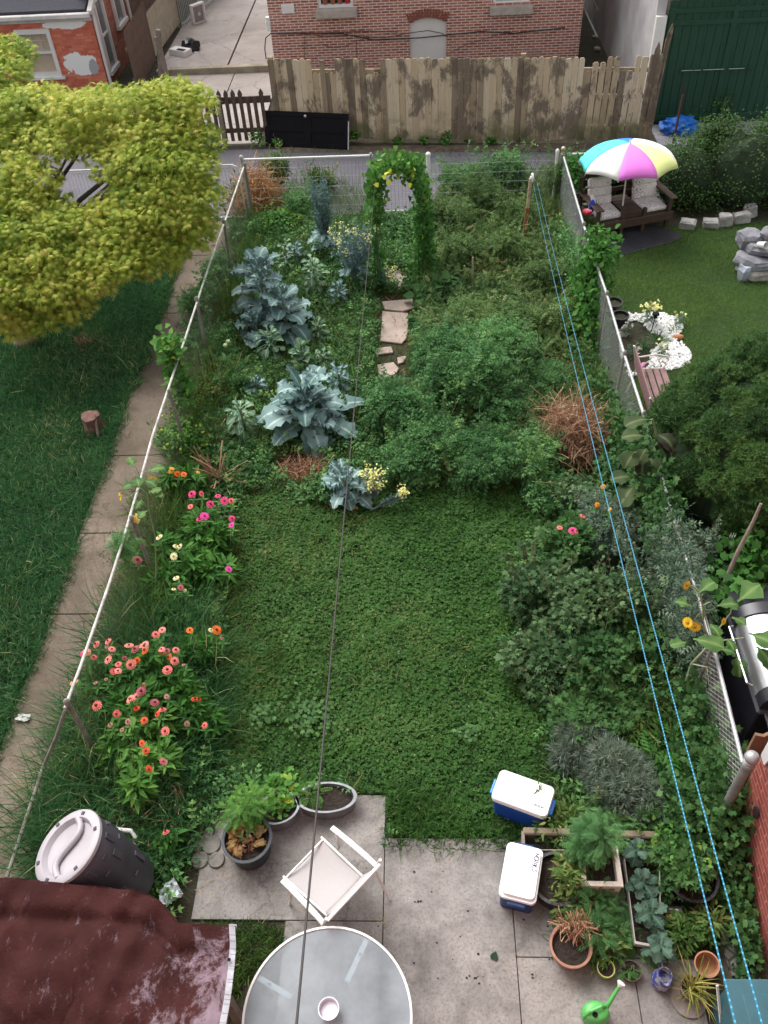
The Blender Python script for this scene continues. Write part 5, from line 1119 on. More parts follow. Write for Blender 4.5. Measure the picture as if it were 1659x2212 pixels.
for _ in range(26):
    x_ = gc.uniform(xmin, tx[-1]); y_ = gc.uniform(ylo, max(tyv)); a_ = gc.choice([R(20), R(70), R(100), R(-25)])+gc.uniform(-.4, .4); CRS.append((x_, y_, math.cos(a_), math.sin(a_), gc.uniform(.15, .5), gc.uniform(.008, .022)*gc.choice([1, -1, 1]), gc.uniform(.010, .022)))
def crease(x, y):
    z = 0
    for (x_, y_, c_, s_, l_, h_, w_) in CRS:
        u_ = (x-x_)*c_+(y-y_)*s_; v_ = -(x-x_)*s_+(y-y_)*c_+.04*math.sin(u_*9)
        if abs(u_) < l_: z += h_*math.exp(-abs(v_)/w_)*(1-(u_/l_)**2)
    return z
b = MB(); grid = []
for i in range(NX+1):
    row = []
    for j in range(NY+1):
        s_ = i/NX; t_ = j/NY
        xr__ = None
        # top edge by arc fraction; the right edge curves
        yt = np.interp(xmin+(tx[-1]-xmin)*s_, tx, tyv); y = yt+(ylo-yt)*t_; xright = np.interp(y, ryv[::-1], rx[::-1]); x = xmin+(xright-xmin)*s_
        fold = .022*math.sin(3.2*(x*.5+y*1.9)+.6*math.sin(3*x))*(1-t_*.3)+.018*math.sin(7*y+2.5*x+1.2*math.sin(4*y))+.018*math.sin(13*x-7*y+2*math.sin(5*x))+.012*math.sin(23*y+11*x+2*math.sin(9*x))+crease(x, y)
        rid = -.06*math.exp(-((y-(yt-.22-.18*(1-s_)))/.06)**2)*(1 if s_ < .93 else .3)
        z = ZT+fold*(.3+.7*min(1, min(s_, 1-s_)*8+.1))+rid
        if t_ < .02: z -= .10
        row.append(b.bm.verts.new((x, y, z)))
    grid.append(row)
for i in range(NX):
    for j in range(NY): b.bm.faces.new((grid[i][j], grid[i][j+1], grid[i+1][j+1], grid[i+1][j]))
hem = [Vector(grid[NX][j].co) for j in range(NY+1)]
skirt = [[v for v in grid[i][0].co] for i in range(NX+1)]
for i in range(NX-34):
    a_, c_ = grid[i][0], grid[i+1][0]; lo1 = b.bm.verts.new((a_.co.x, a_.co.y-.03+.02*math.sin(i*.9), .25)); lo2 = b.bm.verts.new((c_.co.x, c_.co.y-.03+.02*math.sin((i+1)*.9), .25)); b.bm.faces.new((a_, c_, lo2, lo1))
o = b.build('sheet', M_TARP, tp, True, 80)
b = MB()
for a_, c_ in zip(hem, hem[1:]):
    w_ = Vector((-.045, 0, .006)); b.bm.faces.new([b.bm.verts.new(v) for v in (a_+Vector((.004, 0, .006)), c_+Vector((.004, 0, .006)), c_+w_+Vector((0, 0, .012)), a_+w_+Vector((0, 0, .012)))])
o = b.build('hem', plain('hem_grey', (.42, .42, .46), .6, .3, 10), tp); o.modifiers.new('t', 'SOLIDIFY').thickness = .004
pe = pf3(1522, 1165, ZT); b = MB(); b.lathe([(.006, 0), (.014, .002), (.014, .006), (.006, .006)], 14, (pe[0]-.005, pe[1], ZT+.02)); b.build('eyelet', M_BLACK, tp)
# stored things below the sheet: a plain bench-like frame that carries it
sf = thing('storage_rack', 'low timber rack under the maroon tarpaulin', 'rack', (-2.4, 1.6, 0))
b = MB(); b.box((0, 0, .85), (1.5, .9, .04)); b.build('top', M_GREYW, sf)
for x in (-.7, .7):
    for y in (-.4, .4): b = MB(); b.box((x, y, .415), (.07, .07, .83)); b.build('leg', M_GREYW, sf)
# ---- pots, tubs and planters
M_TERR = plain('terracotta', (.34, .175, .12), .85, .3, 9); M_TUBG = plain('zinc_tub', (.20, .21, .22), .5, .35, 8, metal=.35); M_SOILD = plain('potting_soil', (.032, .022, .016), 1, .6, 26, bmp=.8)
M_DGREY = plain('dark_grey_pot', (.035, .04, .05), .6, .4, 7)
def pot(name, lab, c, r, h, mat, taper=.72, rim=.02, n=28, sx=1, sy=1, rz=0, soil=M_SOILD, grp=None, cat='plant pot', fill=.8, tilt=None):
    t = thing(name, lab, cat, c, rz, grp)
    if tilt is not None: t.rotation_euler = tilt
    b = MB(); b.lathe([(r*taper*.9, 0), (r*taper, .01), (r*.95, h-rim*1.6), (r*1.0, h-rim*1.4), (r*1.02, h), (r*.90, h), (r*.86, h*fill-.01), (r*.85, h*fill-.03)], n, sx=sx, sy=sy, cap1=True); b.build('pot', mat, t, True, 50)
    if soil:
        b = MB(); g_ = random.Random(int(r*999)); m_ = 10
        rings = [[b.bm.verts.new((math.cos(2*math.pi*j/24)*r*.875*k/m_*sx, math.sin(2*math.pi*j/24)*r*.875*k/m_*sy, h*fill+(g_.uniform(-.004, .004) if k < m_ else 0))) for j in range(24)] for k in range(1, m_+1)]
        b.bm.faces.new(rings[0])
        for k in range(m_-1):
            for j in range(24): b.bm.faces.new((rings[k][j], rings[k][(j+1) % 24], rings[k+1][(j+1) % 24], rings[k+1][j]))
        b.build('soil', soil, t)
    return t
c_ = pf4(322, 520, .36); POT1 = pot('round_planter', 'big dark grey round pot with dry brown leaves beside the scalloped stones', (c_[0], c_[1], PZ), .245, .32, M_DGREY, .78)
c_ = pf4(922, 205, .26); TUB1 = pot('oval_tub', 'oval zinc tub full of dark soil at the back edge of the patio', (c_[0], c_[1], PZ), .31, .2, M_TUBG, .9, .01, 40, 1, .53, R(2), fill=.75, cat='tub')
c_ = pf4(560, 285, .26); TUB2 = pot('oval_tub', 'smaller zinc tub half hidden by leaves, left of the oval one', (c_[0], c_[1], PZ), .215, .2, M_TUBG, .9, .01, 40, 1, .78, R(20), fill=.7, cat='tub')
c_ = pf6(265, 920, .27); POT2 = pot('terracotta_pot', 'wide terracotta pot of dark soil and dead stems in front of the planters', (c_[0], c_[1], PZ), .185, .25, M_TERR, .7, .03, 36)
c_ = pf6(514, 1077, .15); pot('yellow_pot', 'small pot with a yellow-green rim right of the terracotta pot', (c_[0], c_[1], PZ), .078, .12, plain('yellow_green_glaze', (.42, .44, .10), .4, .2), .8)
c_ = pf6(690, 1095, .12); POT3 = pot('brown_pot', 'small shallow dark brown pot between the yellow pot and the blue jug', (c_[0], c_[1], PZ), .09, .09, plain('brown_plastic', (.07, .04, .032), .6), .85)
c_ = pf6(1130, 1215, .2); POT4 = pot('spider_plant_pot', 'small brown pot holding a yellowing spiky plant on a round stone saucer', (c_[0], c_[1], .05), .105, .14, plain('dull_clay', (.20, .12, .09), .8), .75)
b = MB(); b.lathe([(.14, 0), (.15, .02), (.12, .025), (.001, .018)], 28, cap1=False); o = b.build('saucer', plain('stone_saucer', (.24, .20, .18), .9, .3, 9), None, True); o.location = (c_[0]-.02, c_[1]-.05, PZ); tag(o, 'round stone-coloured saucer under the spiky yellow plant', 'saucer')
c_ = pf6(1222, 1052, .15); b = MB(); tl = Vector((.35, -.3, 1)).normalized()
op = pot('orange_pot', 'orange terracotta pot tipped towards the spiky plant, empty inside', (c_[0]+.03, c_[1]+.02, PZ+.04), .105, .17, plain('orange_clay', (.40, .20, .11), .8, .2), .65, .02, 28, soil=None, fill=.25, tilt=(R(14), R(-16), 0))
c_ = pf6(1130, 420, .33); BPOT = pot('black_nursery_pot', 'large black nursery pot of vines beside the clotheslines', (c_[0], c_[1], 0), .235, .30, MT['black_plastic'], .8, .015, 32)
c_ = pf6(948, 490, .22); BPOT2 = pot('brown_nursery_pot', 'smaller dark red-brown pot left of the large black nursery pot', (c_[0], c_[1], 0), .13, .2, plain('maroon_plastic', (.06, .03, .03), .6), .8)
BPOT3 = pot('black_tub', 'wide black tub crowded by weeds right of the dark blue cooler', (*pf6(175, 430, .30)[:2], 0), .25, .26, MT['black_plastic'], .85, .015, 32)
# square white-rimmed planter
def frame_planter(name, lab, pts, z, wall, mat, mat_side, fillz):
    pts = [np.array(p) for p in pts]; c_ = sum(pts)/4; t = thing(name, lab, 'planter', (c_[0], c_[1], 0)); q4 = [(p-c_)[:2] for p in pts]
    inn = [p*(1-wall/np.linalg.norm(p)*1.35) for p in q4]; b = MB(); vs = lambda P_, z_: [b.bm.verts.new((p[0], p[1], z_)) for p in P_]
    o1 = vs(q4, z); i1 = vs(inn, z); i0 = vs([p*.97 for p in inn], .05); o0 = vs([p*.9 for p in q4], .0); o2 = vs(q4, z-.03); o3 = vs([p*.955 for p in q4], z-.032)
    for k in range(4):
        j = (k+1) % 4
        for a_, c2_ in ((o1, i1), (i1, i0), (o2, o1), (o3, o2), (o0, o3)): b.bm.faces.new((a_[k], a_[j], c2_[j], c2_[k]))
    o = b.build('box', mat, t); md = o.modifiers.new('b', 'BEVEL'); md.width = .012; md.segments = 2; md.limit_method = 'ANGLE'
    b = MB(); b.prism([tuple(p*.99) for p in inn], .06, fillz); b.build('soil', M_SOILD, t); return t
PLA = frame_planter('square_planter', 'square planter with a chipped cream rim and a feathery green plant', [pf5(950, 828, .36), pf5(1296, 820, .36), pf5(1350, 1178, .36), pf5(982, 1170, .36)], .36, .05, plain('chipped_cream_rim', (.82, .76, .66), .7, .22, 12), None, .27)
PLB = frame_planter('long_planter', 'long grey-edged planter of bluish kale to the right of the cream-rimmed one', [pf5(1348, 888, .3), pf6(895, 268, .3), pf6(905, 940, .3), pf6(720, 905, .3)], .30, .018, plain('grey_rim', (.36, .34, .31), .7, .3, 10), None, .2)
a_, c_ = pf5(462, 690, .28), pf6(880, 140, .28); lt = thing('plank_trough', 'weathered brownish plank trough running behind the dark blue cooler', 'planter', (a_[0], a_[1], 0)); d_ = Vector((c_-a_)); M_TRO = plain('trough_wood', (.22, .175, .12), .9, .3, 6)
b = MB(); b.beam((0, 0, .28), d_+Vector((0, 0, .28)), .07, .05, bev=.012); b.beam((0, 0, .12), d_+Vector((0, 0, .12)), .03, .22); b.build('back_plank', M_TRO, lt)
b = MB(); e_ = Vector(pf5(468, 900, .28)-a_); b.beam((0, 0, .27), e_+Vector((0, 0, .27)), .03, .03); b.beam((0, 0, .12), e_+Vector((0, 0, .12)), .02, .22); b.build('end_plank', M_GREYW, lt)
b = MB(); a2 = pf5(610, 855, .26); c2_ = pf6(900, 250, .26); b.beam(a2, c2_, .008, .008); o = b.build('cane', M_STK); tag(o, 'long thin pale cane laid across the planters', 'cane')
b = MB(); a2 = pf6(905, 925, .2); b.beam(pf6(845, 930, .2), pf6(900, 932, .2), .018, .012); b.beam(pf6(900, 932, .2), pf6(888, 850, .2), .018, .012); o = b.build('corner_strip', M_WHT); tag(o, 'white L-shaped plastic strip lying among the leaves by the small pots', 'strip')
# cans
for x, y, r_, h_, rz, lab, c3 in ((1022, 578, .035, .1, 20, 'upper of the grey tin cans in the weeds near the clotheslines', (.34, .33, .34)), (1000, 658, .04, .13, -8, 'shiny tin can in the middle of the litter by the climbing weeds', (.45, .45, .46)), (985, 772, .038, .09, 5, 'lower tin can with a white label beside the yellow bottle', (.6, .6, .58))):
    b = MB(); b.lathe([(r_*.9, 0), (r_, .006), (r_, h_*.5), (r_*.96, h_*.52), (r_, h_*.55), (r_, h_-.006), (r_*.9, h_)], 16, rot=Matrix.Rotation(R(85), 3, 'Y')); o = b.build('tin_can', plain('tin_%d' % x, c3, .3, .25, 8, metal=.6), None, True); p = pf6(x, y, .08); o.location = (p[0]-h_/2, p[1], .06); o.rotation_euler[2] = R(rz); tag(o, lab, 'can', 'tin cans in the weeds')
b = MB(); b.lathe([(.03, 0), (.034, .01), (.034, .12), (.015, .15), (.015, .18)], 14, rot=Matrix.Rotation(R(82), 3, 'Y')); o = b.build('yellow_bottle', plain('yellow_plastic', (.45, .34, .05), .4), None, True); o.location = (*pf6(940, 715, .08)[:2], .06); tag(o, 'yellow plastic bottle lying between the tin cans', 'bottle')
# blue jug
c_ = pf6(905, 1165, .1); jg = thing('stoneware_jug', 'blue and grey stoneware jug with a pinched spout standing on the concrete', 'jug', (c_[0], c_[1], PZ))
mj, nt, bb = nodes_of('blue_grey_glaze'); v = noise(nt, 16, 3, .5); c = ramp(nt, v, [(.46, (.05, .06, .26)), (.54, (.26, .25, .28))]); nt.links.new(c, bb.inputs['Base Color']); bb.inputs['Roughness'].default_value = .25
b = MB(); prof = [(.06, 0), (.085, .04), (.092, .09), (.08, .15), (.058, .19), (.055, .22), (.062, .245)]; rings = []
for r_, z in prof+[(.054, .245), (.048, .2), (.045, .15)]:
    rings.append([(math.cos(a)*r_+(.0 if z < .2 else 0), math.sin(a)*r_-(.03*max(0, (z-.18)/.06)*max(0, math.cos(a+math.pi/2))**4), z) for a in [2*math.pi*k/28 for k in range(28)]])
b.loft(rings); b.build('body', mj, jg, True, 60); b = MB(); b.tube([(0, .055, .22), (0, .10, .225), (0, .125, .17), (0, .11, .11), (0, .085, .08)], .011, 8); b.build('handle', mj, jg, True)
# watering can
c_ = pf6(440, 1400, .12); wc = thing('watering_can', 'bright green watering can with a white rose on its long spout', 'watering can', (c_[0], c_[1], PZ), R(-4))
M_WG = plain('green_plastic', (.10, .42, .10), .35, .1, 4)
b = MB(); b.lathe([(.10, 0), (.112, .02), (.115, .10), (.10, .17), (.075, .19), (.05, .195)], 28, sx=1.05, sy=.82); b.build('body', M_WG, wc, True)
b = MB(); b.tube([(.07, .03, .08), (.13, .10, .17), (.19, .18, .27)], [.028, .018, .014], 10); b.build('spout', M_WG, wc, True)
b = MB(); dS = Vector((.05, .07, .08)).normalized(); b.lathe([(.014, 0), (.034, .03), (.036, .036), (.001, .04)], 18, (.19, .18, .27), rot=Vector((0, 0, 1)).rotation_difference(dS).to_matrix()); b.build('rose', M_WHT, wc, True)
b = MB(); b.tube([(.075, .04, .185), (.03, .02, .235), (-.06, -.02, .225), (-.105, -.04, .14), (-.10, -.04, .06)], .013, 8); b.build('handle', M_WG, wc, True)
b = MB(); b.lathe([(.024, .0), (.024, .004)], 16, (-.02, -.035, .195)); b.build('filling_hole', M_BLACK, wc)
# teal bin bottom right, white strip, cobbles
q0 = pf6(1335, 1160, .62); M_TEAL = plain('teal_plastic', (.035, .12, .15), .5, .25, 3)
bn = thing('storage_bin', 'teal plastic storage bin with a flat lid at the foot of the red brick wall', 'storage bin', (q0[0]+.02, q0[1], 0))
b = MB(); b.box((.42, -.55, .29), (.80, 1.06, .58), bev=.02); b.build('body', M_TEAL, bn); b = MB(); b.box((.42, -.55, .605), (.86, 1.12, .04), bev=.015, seg=2); b.box((.42, -.55, .63), (.62, .9, .02), bev=.01); b.build('lid', M_TEAL, bn)
b = MB(); b.beam((.28, -.22, .645), (.42, -.25, .645), .006, .004); b.build('scratch', M_BLACK, bn)
b = MB(); a_ = pf6(1300, 1200, .5); c_ = pf6(1330, 1500, .1); b.beam(a_-(0, 0, 0), c_, .02, .012); tag(b.build('white_lath', M_WHT), 'thin white lath leaning against the teal storage bin', 'lath')
cobs = MB(); gg = random.Random(31)
mcob, nt, bb = nodes_of('cobble_sheet'); v = nt.nodes.new('ShaderNodeTexVoronoi'); v.feature = 'DISTANCE_TO_EDGE'; v.inputs['Scale'].default_value = 9; nt.links.new(coords(nt), v.inputs['Vector']); c = ramp(nt, v.outputs['Distance'], [(.03, (.03, .028, .02)), (.12, (.13, .125, .11))]); nt.links.new(c, bb.inputs['Base Color']); bb.inputs['Roughness'].default_value = .9; bump(nt, bb, v.outputs['Distance'], 1, .05)
pc_ = [pf6(1285, 590), pf6(1500, 600), pf6(1570, 1100), pf6(1400, 1140), pf6(1310, 900)]; b = MB(); b.prism([tuple(p[:2]) for p in pc_], .0, .035); tag(b.build('cobbled_strip', mcob), kind='structure')
# paper wrapper, scalloped stone edging
b = MB(); gg = random.Random(5); grid_sheet(b, [Vector((-.09, -.05, 0)), Vector((.09, -.06, 0)), Vector((.08, .10, 0)), Vector((-.06, .07, 0))], 7, lambda u, v: gg.uniform(.02, .075)); o = b.build('paper_wrapper', plain('pale_wrapper', (.55, .60, .62), .5, .1), None); p = pf3(1130, 745, .12); o.location = p; o.scale = (1.25, 1.25, 1.2); o.rotation_euler[2] = R(35); tag(o, 'crumpled pale blue-white wrapper at the edge of the tarpaulin', 'litter')
b = MB(); gg = random.Random(6); grid_sheet(b, [Vector((-.08, -.03, 0)), Vector((.08, -.05, 0)), Vector((.09, .04, 0)), Vector((-.06, .05, 0))], 6, lambda u, v: gg.uniform(.01, .05)); o = b.build('paper_wrapper', plain('tissue_white', (.6, .6, .56), .7, .1), None); p = at(50, 1553, .04); o.location = p; tag(o, 'scrap of white tissue on the path beside the left fence', 'litter')
for i, (x, y, r_) in enumerate(((55, 575, .10), (-55, 560, .10), (95, 690, .085), (-30, 690, .09), (20, 480, .08))):
    b = MB(); b.lathe([(r_*.95, 0), (r_, .02), (r_*.97, .045), (r_*.9, .055), (.001, .058)], 20, cap1=False); o = b.build('round_paver', plain('worn_paver', (.20, .185, .165), .95, .4, 9, bmp=.4), None, True); p = pf4(x, y, .04); o.location = (p[0], p[1], .0); 
    tag(o, ['round paver touching the big dark pot', 'round paver farthest left in the cluster by the big dark pot', 'round paver nearest the fence side below the big dark pot', 'lower left round paver in the cluster by the big dark pot', 'uppermost round paver in the cluster by the big dark pot'][i], 'paver', 'round pavers by the dark pot')
# stepping stones in the garden
M_STEP = plain('pinkish_flagstone', (.42, .33, .28), .95, .25, 3, bmp=.35)
for pts, lab in (([(826, 676), (882, 680), (883, 700), (878, 735), (868, 746), (822, 740)], 'large pale square flagstone in the middle of the garden path'), ([(808, 756), (845, 752), (850, 765), (812, 770)], 'small pale flagstone just below the large one'), ([(815, 792), (850, 786), (862, 800), (855, 812), (820, 822)], 'reddish broken flagstone below the small pale one'), ([(858, 776), (880, 772), (872, 786), (860, 790)], 'small broken piece of flagstone right of the reddish one'),
                 ([(838, 585), (880, 592), (884, 625), (852, 632)], 'worn bare flagstone near the foot of the vine arch'), ([(825, 655), (905, 648), (925, 660), (870, 676), (832, 672)], 'wide flat flagstone partly covered by soil above the large one'), ([(820, 838), (845, 835), (842, 860), (825, 862)], 'faint flagstone farthest down the garden path')):
    b = MB(); P_ = [at(u, v)[:2] for u, v in pts]; c_ = sum(np.array(p) for p in P_)/len(P_); b.prism([tuple(np.array(p)-c_) for p in P_], 0, .035); o = b.build('flagstone', M_STEP); md = o.modifiers.new('b', 'BEVEL'); md.width = .008; o.location = (c_[0], c_[1], .008); tag(o, lab, 'flagstone', 'flagstones of the garden path')
# old tree stump with a stick in the left lawn
p = at(205, 928); st_ = thing('tree_stump', 'short reddish brown tree stump in the left lawn with a pale stick beside it', 'tree stump', p)
b = MB(); b.lathe([(.19, 0), (.15, .05), (.135, .25), (.14, .28), (.12, .285), (.05, .27), (.001, .275)], 18, cap1=False); 
for vv in b.bm.verts: a = math.atan2(vv.co.y, vv.co.x); k = 1+.08*math.sin(3*a)+.05*math.sin(7*a+1); vv.co.x *= k; vv.co.y *= k
b.build('trunk', plain('stump_wood', (.16, .085, .065), .95, .5, 12, bmp=.6), st_, True)
b = MB(); b.tube([(.12, -.22, .02), (.09, -.02, .3)], .02, 7); b.build('stick', M_GREYW, st_, True)

# crumbs, twigs and a fallen leaf on the concrete
b = MB(); gg = random.Random(77)
for (u, v, n_, s_) in ((905, 1948, 5, .02), (1035, 2112, 9, .06), (1185, 2070, 3, .02), (940, 1880, 3, .3), (880, 2120, 4, .3), (1010, 1960, 4, .35), (1120, 2120, 5, .25), (960, 2060, 5, .3), (1180, 1995, 3, .1), (760, 1850, 3, .3)):
    c_ = at(u, v, PZ)
    for k in range(n_): q = gg.uniform(.004, .010); b.blob((c_[0]+gg.gauss(0, s_), c_[1]+gg.gauss(0, s_*.4), PZ+q*.5), (q*1.4, q, q*.7), k, .3, 1)
tag(b.build('soil_crumbs', plain('dark_crumb', (.035, .025, .02), .95, .3), None, True), 'dark soil crumbs dropped on the concrete', 'crumbs', kind='stuff')
lv = Leaves(); gs = np.random.default_rng(6)
for (u, v, n_, s_) in ((560, 1900, 40, .22), (470, 1900, 40, .18), (640, 1980, 26, .2), (720, 1760, 14, .15), (1010, 1830, 18, .25), (830, 1990, 14, .05), (780, 1800, 10, .2), (1100, 2090, 10, .15), (1300, 2150, 8, .3), (500, 1860, 20, .1)):
    c_ = at(u, v, PZ+.004); P = c_+gs.normal(size=(n_, 3))*(s_, s_*.5, 0); D = gs.normal(size=(n_, 3)); D[:, 2] = 0; lv.add(T_BLADE, P, D, (0, 0, 1), np.stack([np.full(n_, .004), gs.uniform(.04, .14, n_), np.full(n_, .03)], 1), gs.uniform(.2, 1, n_))
tag(lv.build('straw_litter', leafmat('litter_straw', [(0, (.16, .11, .07)), (1, (.42, .34, .22))], .8, 0)), 'bits of straw and twig scattered over the concrete', 'litter', kind='stuff')
lv = Leaves(); c_ = at(1066, 2072, PZ+.012); lv.add(T_HEART, c_, (.4, 1, .1), (.1, 0, 1), .075, .3); tag(lv.build('fallen_leaf', leafmat('fallen_leaf_green', [(0, (.02, .05, .03)), (1, (.05, .10, .06))])), 'single dark green leaf lying on the concrete in front of the terracotta pot', 'leaf')
# ================================================================== VEGETATION
def V3(*a): return np.array(a, float)
LM = dict(
 clover=leafmat('clover_green', [(0, (.018, .070, .012)), (.5, (.034, .112, .020)), (.9, (.060, .150, .036)), (1, (.12, .20, .07))], gain=1.3, warm=(1.25, 1, 1.1)),
 lawn=leafmat('rough_lawn_green', [(0, (.012, .050, .018)), (.55, (.028, .092, .032)), (.88, (.065, .130, .050)), (1, (.20, .22, .11))], gain=1.95, warm=(1.12, 1, 1.0)),
 lawn2=leafmat('mown_lawn_green', [(0, (.030, .075, .018)), (.6, (.060, .118, .032)), (1, (.11, .16, .055))], gain=2.3, warm=(1.1, 1, 0.9)),
 weed=leafmat('weedy_grass_green', [(0, (.018, .052, .014)), (.5, (.045, .098, .026)), (.82, (.095, .135, .045)), (1, (.26, .23, .12))], gain=1.75, warm=(1.08, 1, 0.85)),
 tomato=leafmat('tomato_green', [(0, (.016, .055, .022)), (.5, (.040, .115, .045)), (.9, (.080, .185, .070)), (1, (.13, .24, .08))], gain=2.15, warm=(1.18, 1, 0.88)),
 vine=leafmat('vine_green', [(0, (.025, .085, .018)), (.5, (.062, .175, .040)), (.88, (.13, .27, .06)), (1, (.48, .50, .06))], gain=1.35, warm=(1, 1, 0.9)),
 ivy=leafmat('dark_ivy_green', [(0, (.014, .048, .018)), (.5, (.036, .095, .034)), (1, (.075, .155, .058))], gain=1.6, warm=(1.05, 1, 0.85)),
 shrub=leafmat('shrub_green', [(0, (.020, .048, .022)), (.5, (.046, .092, .044)), (1, (.105, .165, .085))], gain=1.7, warm=(1, 1, 0.85)),
 mug=leafmat('grey_green_leaf', [(0, (.040, .075, .050)), (.5, (.085, .130, .095)), (1, (.165, .225, .165))], gain=1.7, warm=(1, 1, 0.95)),
 yew=leafmat('yew_green', [(0, (.012, .036, .012)), (.5, (.030, .076, .022)), (1, (.070, .130, .036))], .6, .08, gain=1.55, warm=(1.1, 1, 0.9)),
 zin=leafmat('zinnia_leaf', [(0, (.025, .095, .018)), (.5, (.065, .19, .036)), (1, (.15, .31, .07))], gain=1.1, warm=(1, 1, 0.9)),
 maple=leafmat('maple_leaf', [(0, (.14, .215, .03)), (.4, (.27, .34, .045)), (.8, (.42, .44, .08)), (1, (.52, .43, .11))], .55, .5, gain=1.45, warm=(1, .99, 1.2)),
 kale=leafmat('blue_kale_leaf', [(0, (.060, .115, .115)), (.4, (.115, .19, .20)), (.78, (.18, .27, .29)), (.9, (.34, .44, .40)), (1, (.42, .50, .42))], .5, .12, gain=1.35, warm=(1, 1, 0.93)),
 sprout=leafmat('sprout_leaf', [(0, (.045, .10, .065)), (.4, (.095, .175, .12)), (.78, (.17, .27, .18)), (.9, (.36, .44, .30)), (1, (.44, .50, .34))], .5, .12, gain=1.3, warm=(1, 1, 0.9)),
 feather=leafmat('feathery_olive', [(0, (.045, .085, .028)), (.5, (.105, .185, .06)), (.9, (.20, .30, .10)), (1, (.36, .36, .17))], gain=1.15),
 kplain=leafmat('seedling_leaf', [(0, (.05, .11, .08)), (1, (.17, .28, .20))]),
 lav=leafmat('lavender_leaf', [(0, (.050, .070, .060)), (.5, (.105, .135, .120)), (1, (.18, .21, .20))], gain=2.1, warm=(1.05, 1.05, 0.9)),
 straw=leafmat('dry_straw', [(0, (.22, .095, .04)), (.5, (.48, .24, .10)), (1, (.72, .50, .27))], .8, .1),
 dead=leafmat('dead_stem', [(0, (.18, .085, .055)), (.5, (.36, .19, .125)), (1, (.58, .42, .27))], .8, .1),
 yel=leafmat('yellow_petal', [(0, (.78, .76, .22)), (1, (.88, .86, .42))], .6, .1),
 sun=leafmat('sunflower_petal', [(0, (.70, .42, .02)), (1, (.88, .62, .03))], .6, .2),
 whi=leafmat('white_petal', [(0, (.55, .58, .45)), (1, (.80, .80, .70))], .6, .2),
 kst=leafmat('pale_stem', [(0, (.16, .22, .12)), (1, (.34, .38, .24))], .6, .0),
)
TMP = dict(feather=(T_TOMATO, .115, LM['feather']), tomato=(T_TOMATO, .135, LM['tomato']), fern=(T_FERN, .22, LM['vine']), vine=(T_HEART, .085, LM['vine']), bean=(T_HEART, .10, LM['ivy']), ivy=(T_LOBE, .085, LM['ivy']), shrub=(T_LOBE, .075, LM['shrub']),
           mug=(T_MUG, .13, LM['mug']), sumac=(T_PINN, .34, LM['vine']), zin=(T_LANCE, .13, LM['zin']), oval=(T_OVAL, .075, LM['vine']), lav=(T_TUFT, .085, LM['lav']), dill=(T_FERN, .15, LM['tomato']), grape=(T_LOBE, .13, LM['ivy']), weedb=(T_LANCE, .10, LM['weed']))
def bush(name, lab, cat, u, v, r, h, kind, n, grp=None, zc=.45, tint=(0, 1), scale=1., stems=5, asp=1., up=.5, extra=None):
    base = at(u, v); t = thing(name, lab, cat, base, 0, grp); tm, sz, mat = TMP[kind]; sd = abs(hash((int(u), int(v)))) % 99991
    lv = Leaves(); blob_leaves(lv, base+(0, 0, h*zc), (r, r*asp, h*.62), n, tm, sz*scale, tint, up, .35, 9, sd)
    g = np.random.default_rng(sd+1); st = Leaves()
    for k in range(stems):
        a = g.uniform(0, 6.28); q = g.uniform(.15, .6)*r; e = base+V3(math.cos(a)*q, math.sin(a)*q*asp, h*g.uniform(.6, .95)); st.stem([base+V3(math.cos(a)*.04, math.sin(a)*.04, 0), (base+e)/2+V3(0, 0, h*.1), e], .008, .003, g.uniform(0, 1))
    if kind in ('tomato', 'feather', 'shrub', 'ivy', 'mug', 'dill', 'weedb', 'oval') and n > 600:
        for k in range(22):       # shoots that break the outline
            a = g.uniform(0, 6.28); q = r*g.uniform(.55, 1.25); tip = base+V3(math.cos(a)*q, math.sin(a)*q*asp, h*g.uniform(.55, 1.38)); m_ = base+V3(math.cos(a)*q*.5, math.sin(a)*q*.5*asp, h*.6); m = 16
            s_ = g.uniform(.45, 1, m)[:, None]; P = (1-s_)**2*base+2*s_*(1-s_)*m_+s_*s_*tip+g.normal(size=(m, 3))*.02; P[:, 2] = np.maximum(P[:, 2], .03)
            lv.add(tm, P, norm(g.normal(size=(m, 3))+(math.cos(a)*.6, math.sin(a)*.6, .3)), norm(g.normal(size=(m, 3))*.5+(0, 0, .9)), sz*scale*g.uniform(.5, 1.1, m), g.uniform(tint[0], tint[1], m)); st.stem([base+V3(0, 0, .1), m_, tip], .005, .002, g.uniform(0, 1), 3)
    if extra: extra(lv, base, g)
    lv.build('foliage', mat, t, org=base)
    if stems: st.build('stems', LM['kst'] if kind not in ('shrub', 'mug') else LM['dead'], t, org=base)
    return t, base
def grass(name, poly, dens, h, w_, mat, lab, holes=(), tm=T_SHORT, lean=.5, hv=.4, seed=3, patch=None, ts=1., minz=.0):
    g = np.random.default_rng(seed); P = spread(poly, dens, holes, g); n = len(P); L = lump(P[:, 0], P[:, 1], 2.2, seed)
    if patch is not None: k = g.uniform(0, 1, n) < patch(P); P = P[k]; L = L[k]; n = len(P)
    P[:, 2] = minz
    D = norm(np.stack([g.normal(size=n)*lean, g.normal(size=n)*lean, np.ones(n)], 1)); Nn = norm(np.stack([g.normal(size=n), g.normal(size=n), np.full(n, .3)], 1)); hh = h*(1+g.uniform(-hv, hv, n))*(.7+.6*L)
    sz = np.stack([np.full(n, w_)*g.uniform(.7, 1.3, n), hh, hh], 1); t = np.clip(g.beta(2, 2.4, n)*ts*(.7+.5*L)+(g.uniform(0, 1, n) > .97)*.4, 0, 1)
    lv = Leaves(); lv.add(tm, P, D, Nn, sz, t); o = lv.build(name, mat); return tag(o, lab, 'grass' if lab else None, kind='stuff')
